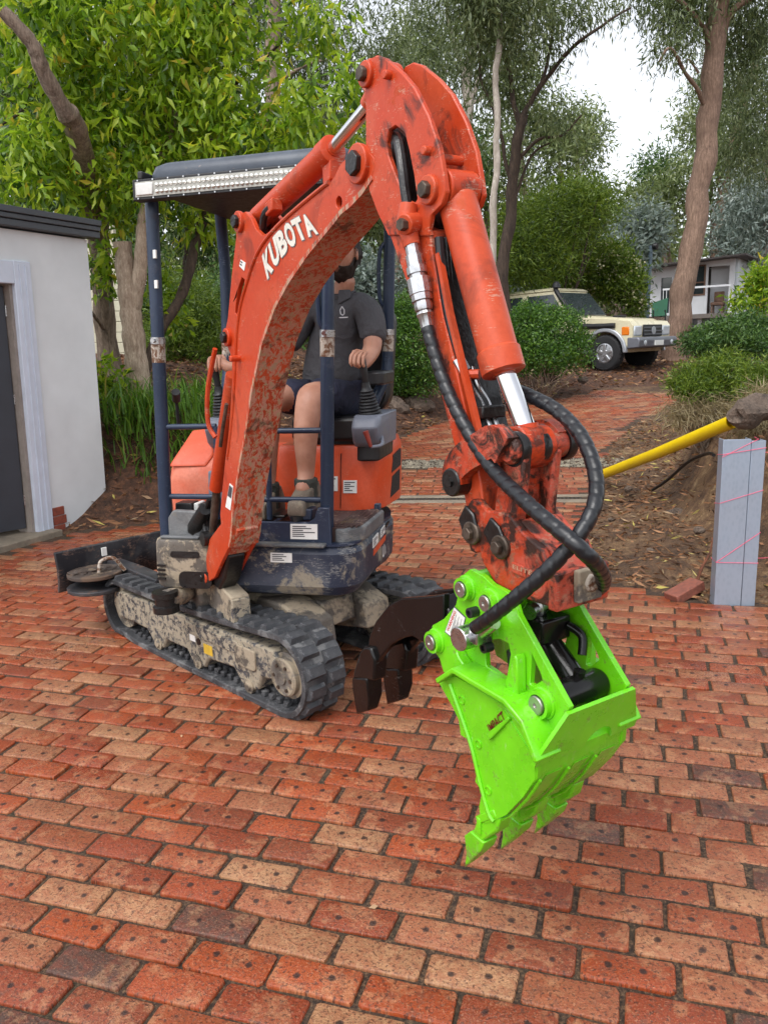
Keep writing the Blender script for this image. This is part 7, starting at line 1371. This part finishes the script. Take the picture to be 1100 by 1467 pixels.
sh_E = [(0, 1), (1, 2), (2, 3), (3, 4), (3, 5), (5, 6), (6, 7), (7, 8), (3, 9), (9, 10), (10, 11), (11, 12)]
shirt = skin_mesh('polo_shirt', M_POLO, man, sh_V, sh_E, [(.175, .16), (.185, .16), (.185, .15), (.175, .14), (.085, .085), (.115, .105), (.092, .09), (.074, .07), (.072, .068), (.10, .09), (.086, .082), (.074, .07), (.072, .068)])
so_V = [J(.21, .22, 1.36), J(.27, .15, 1.315), J(.25, -.04, 1.345), J(.243, -.15, 1.365), J(.14, .15, 1.315), J(.08, -.04, 1.345), J(.045, -.14, 1.36)]
skin_mesh('shorts', M_SHORT, man, so_V, [(0, 1), (1, 2), (2, 3), (0, 4), (4, 5), (5, 6)], [(.17, .14), (.12, .11), (.105, .10), (.098, .092), (.12, .11), (.105, .10), (.098, .092)])
# collar and placket, chest emblem
MB().tube([J(.285 + .072 * math.cos(a), .165 + .062 * math.sin(a), 1.845 + .018 * math.sin(a)) for a in [k * math.pi / 8 for k in range(17)]], .014, 8).build('collar', M_POLO, man)
for s_ in (-1, 1): MB().hexa([J(.285 + s_ * .012, .085, 1.80), J(.285 + s_ * .075, .10, 1.835), J(.285 + s_ * .07, .12, 1.855), J(.285 + s_ * .02, .10, 1.85), J(.285 + s_ * .012, .07, 1.785), J(.285 + s_ * .085, .085, 1.82), J(.285 + s_ * .075, .105, 1.86), J(.285 + s_ * .02, .085, 1.86)]).build('collar', M_POLO, man, bevel=.008)
M_EMB = plain('white_thread', srgb(200, 200, 204), .7)
dm = MB()
for s_ in (-1, 1): dm.tube([J(.335 + s_ * .0, .028, 1.775), J(.335 + s_ * .011, .030, 1.758), J(.335 + s_ * .009, .032, 1.740), J(.335, .033, 1.733)], .0028, 6)
dm.box(J, .318, .362, .028, .036, 1.720, 1.725); dm.build('chest_emblem', M_EMB, man)
# head: cranium with face, beard, hair
hc = J(.318, .125, 2.03); hfwd = (fwd * .93 + _hx * -.20 + Vector((0, 0, -.12))).normalized(); hri = hfwd.cross(Vector((0, 0, 1))).normalized(); hup = hri.cross(hfwd).normalized()
HD = lambda a, b, c: hc + hri * a + hfwd * b + hup * c
bm = bmesh.new(); bmesh.ops.create_icosphere(bm, subdivisions=4, radius=1.0); hv = []
for v in bm.verts:
    x, y, z = v.co
    wx = .078 * (1 - .18 * max(0, -z)); wy = .098; wz = .125
    px_, py_, pz_ = x * wx, y * wy, z * wz
    if y > 0:
        py_ *= 1 - .12 * max(0, z) ** 2
        g = lambda cx_, cz_, sx, sz: math.exp(-((x - cx_) / sx) ** 2 - ((z - cz_) / sz) ** 2)
        py_ += .026 * g(0, -.12, .16, .20) * y + .012 * g(0, -.28, .22, .10) * y - .014 * (g(.38, .06, .2, .12) + g(-.38, .06, .2, .12)) * y + .008 * g(0, .2, .7, .10) * y + .010 * g(0, -.52, .3, .12) * y + .014 * g(0, -.85, .35, .25) * y + .005 * (g(.5, -.15, .25, .2) + g(-.5, -.15, .25, .2)) * y
    hv.append(HD(px_, py_, pz_))
MB().add(hv, [tuple(v.index for v in f.verts) for f in bm.faces]).build('head', M_SKIN, man, smooth=80, fix=False)
def cap_shell(name, test, grow, amp, seed):
    vs = []; keep = []
    for v in bm.verts:
        x, y, z = v.co; d = 1 + grow + amp * noise.noise(Vector(v.co) * 7 + Vector((seed, 0, 0)))
        wx = .078 * (1 - .18 * max(0, -z)); vs.append(HD(x * wx * d, y * .098 * d + (.012 if z < -.3 and y > 0 else 0), z * .125 * d))
    fs = [tuple(v.index for v in f.verts) for f in bm.faces if all(test(*v.co) for v in f.verts)]
    return MB().add(vs, fs).build(name, M_HAIR, man, smooth=80, fix=False)
cap_shell('hair', lambda x, y, z: (z > .50 + .12 * y) or (y < .20 and z > -.45 + .5 * max(0, y)), .17, .24, 1)
cap_shell('beard', lambda x, y, z: (z < -.34 and y > -.15 and not (abs(x) < .28 and -.50 < z < -.38 and y > .6)) or (abs(x) > .86 and z < -.1 and -.1 < y < .3), .10, .12, 4)
bm.free()
M_EYE = plain('eye_white', (.75, .72, .68, 1), .2, var=.05); M_IRIS = plain('iris', (.03, .018, .012, 1), .1, var=.1)
for s_ in (-1, 1):
    MB().blob(HD(s_ * .031, .082, .010), (.012, .010, .009), 2, 0).build('eye', M_EYE, man); MB().blob(HD(s_ * .031, .0905, .010), (.0055, .004, .0055), 2, 0).build('iris', M_IRIS, man)
    MB().tube(spline([HD(s_ * .012, .094, .030), HD(s_ * .032, .093, .037), HD(s_ * .054, .078, .030)]), .005, 6).build('eyebrow', M_HAIR, man)
    MB().blob(HD(s_ * .080, -.005, -.005), (.010, .022, .032), 2, .15).build('ear', M_SKIN, man)
    MB().tube(spline([HD(s_ * .018, .090, .018), HD(s_ * .031, .0935, .0205), HD(s_ * .044, .086, .017)]), .0028, 6).build('eyelid', M_SKIN, man)
MB().tube(spline([HD(-.024, .098, -.058), HD(0, .108, -.056), HD(.024, .098, -.058)]), .006, 8).build('mouth', plain('lip', (.34, .12, .09, 1), .5), man)
# socks and boots
for x, yy, zz in ((.21, -.29, .96), (.0, -.255, .93)):
    MB().lathe(J(x, yy, zz - .09), (0, .0, 1), [(.054, -.02), (.052, 0), (.055, .03), (.053, .06), (.058, .075), (.056, .10), (.05, .105)], 16).build('sock', M_SOCK, man)
    prof = [(-.10, .0), (-.105, .06), (-.06, .13), (.03, .135), (.07, .11), (.14, .085), (.19, .06), (.20, .02), (.19, 0)]
    by = yy + .02; bz = zz - .150
    sh = []
    for wx, k in ((-.046, .82), (-.04, .96), (-.02, 1.0), (.02, 1.0), (.04, .96), (.046, .82)): sh.append([J(x + wx * (1.0), by - a * .98 * k - .03 * (1 - k), bz + .012 + b * (.25 + .75 * k)) for a, b in prof])
    MB().loft(sh).build('boot', M_SHOE, man, smooth=60, bevel=.006)
    MB().loft([[J(x + a, by - b, bz + z) for a, b in [(.048 * math.cos(R(q_)) * (1 if math.sin(R(q_)) > 0 else .85), .05 + .155 * math.sin(R(q_))) for q_ in range(0, 360, 20)]] for z in (-.012, .016)]).build('boot_sole', M_BLK, man)
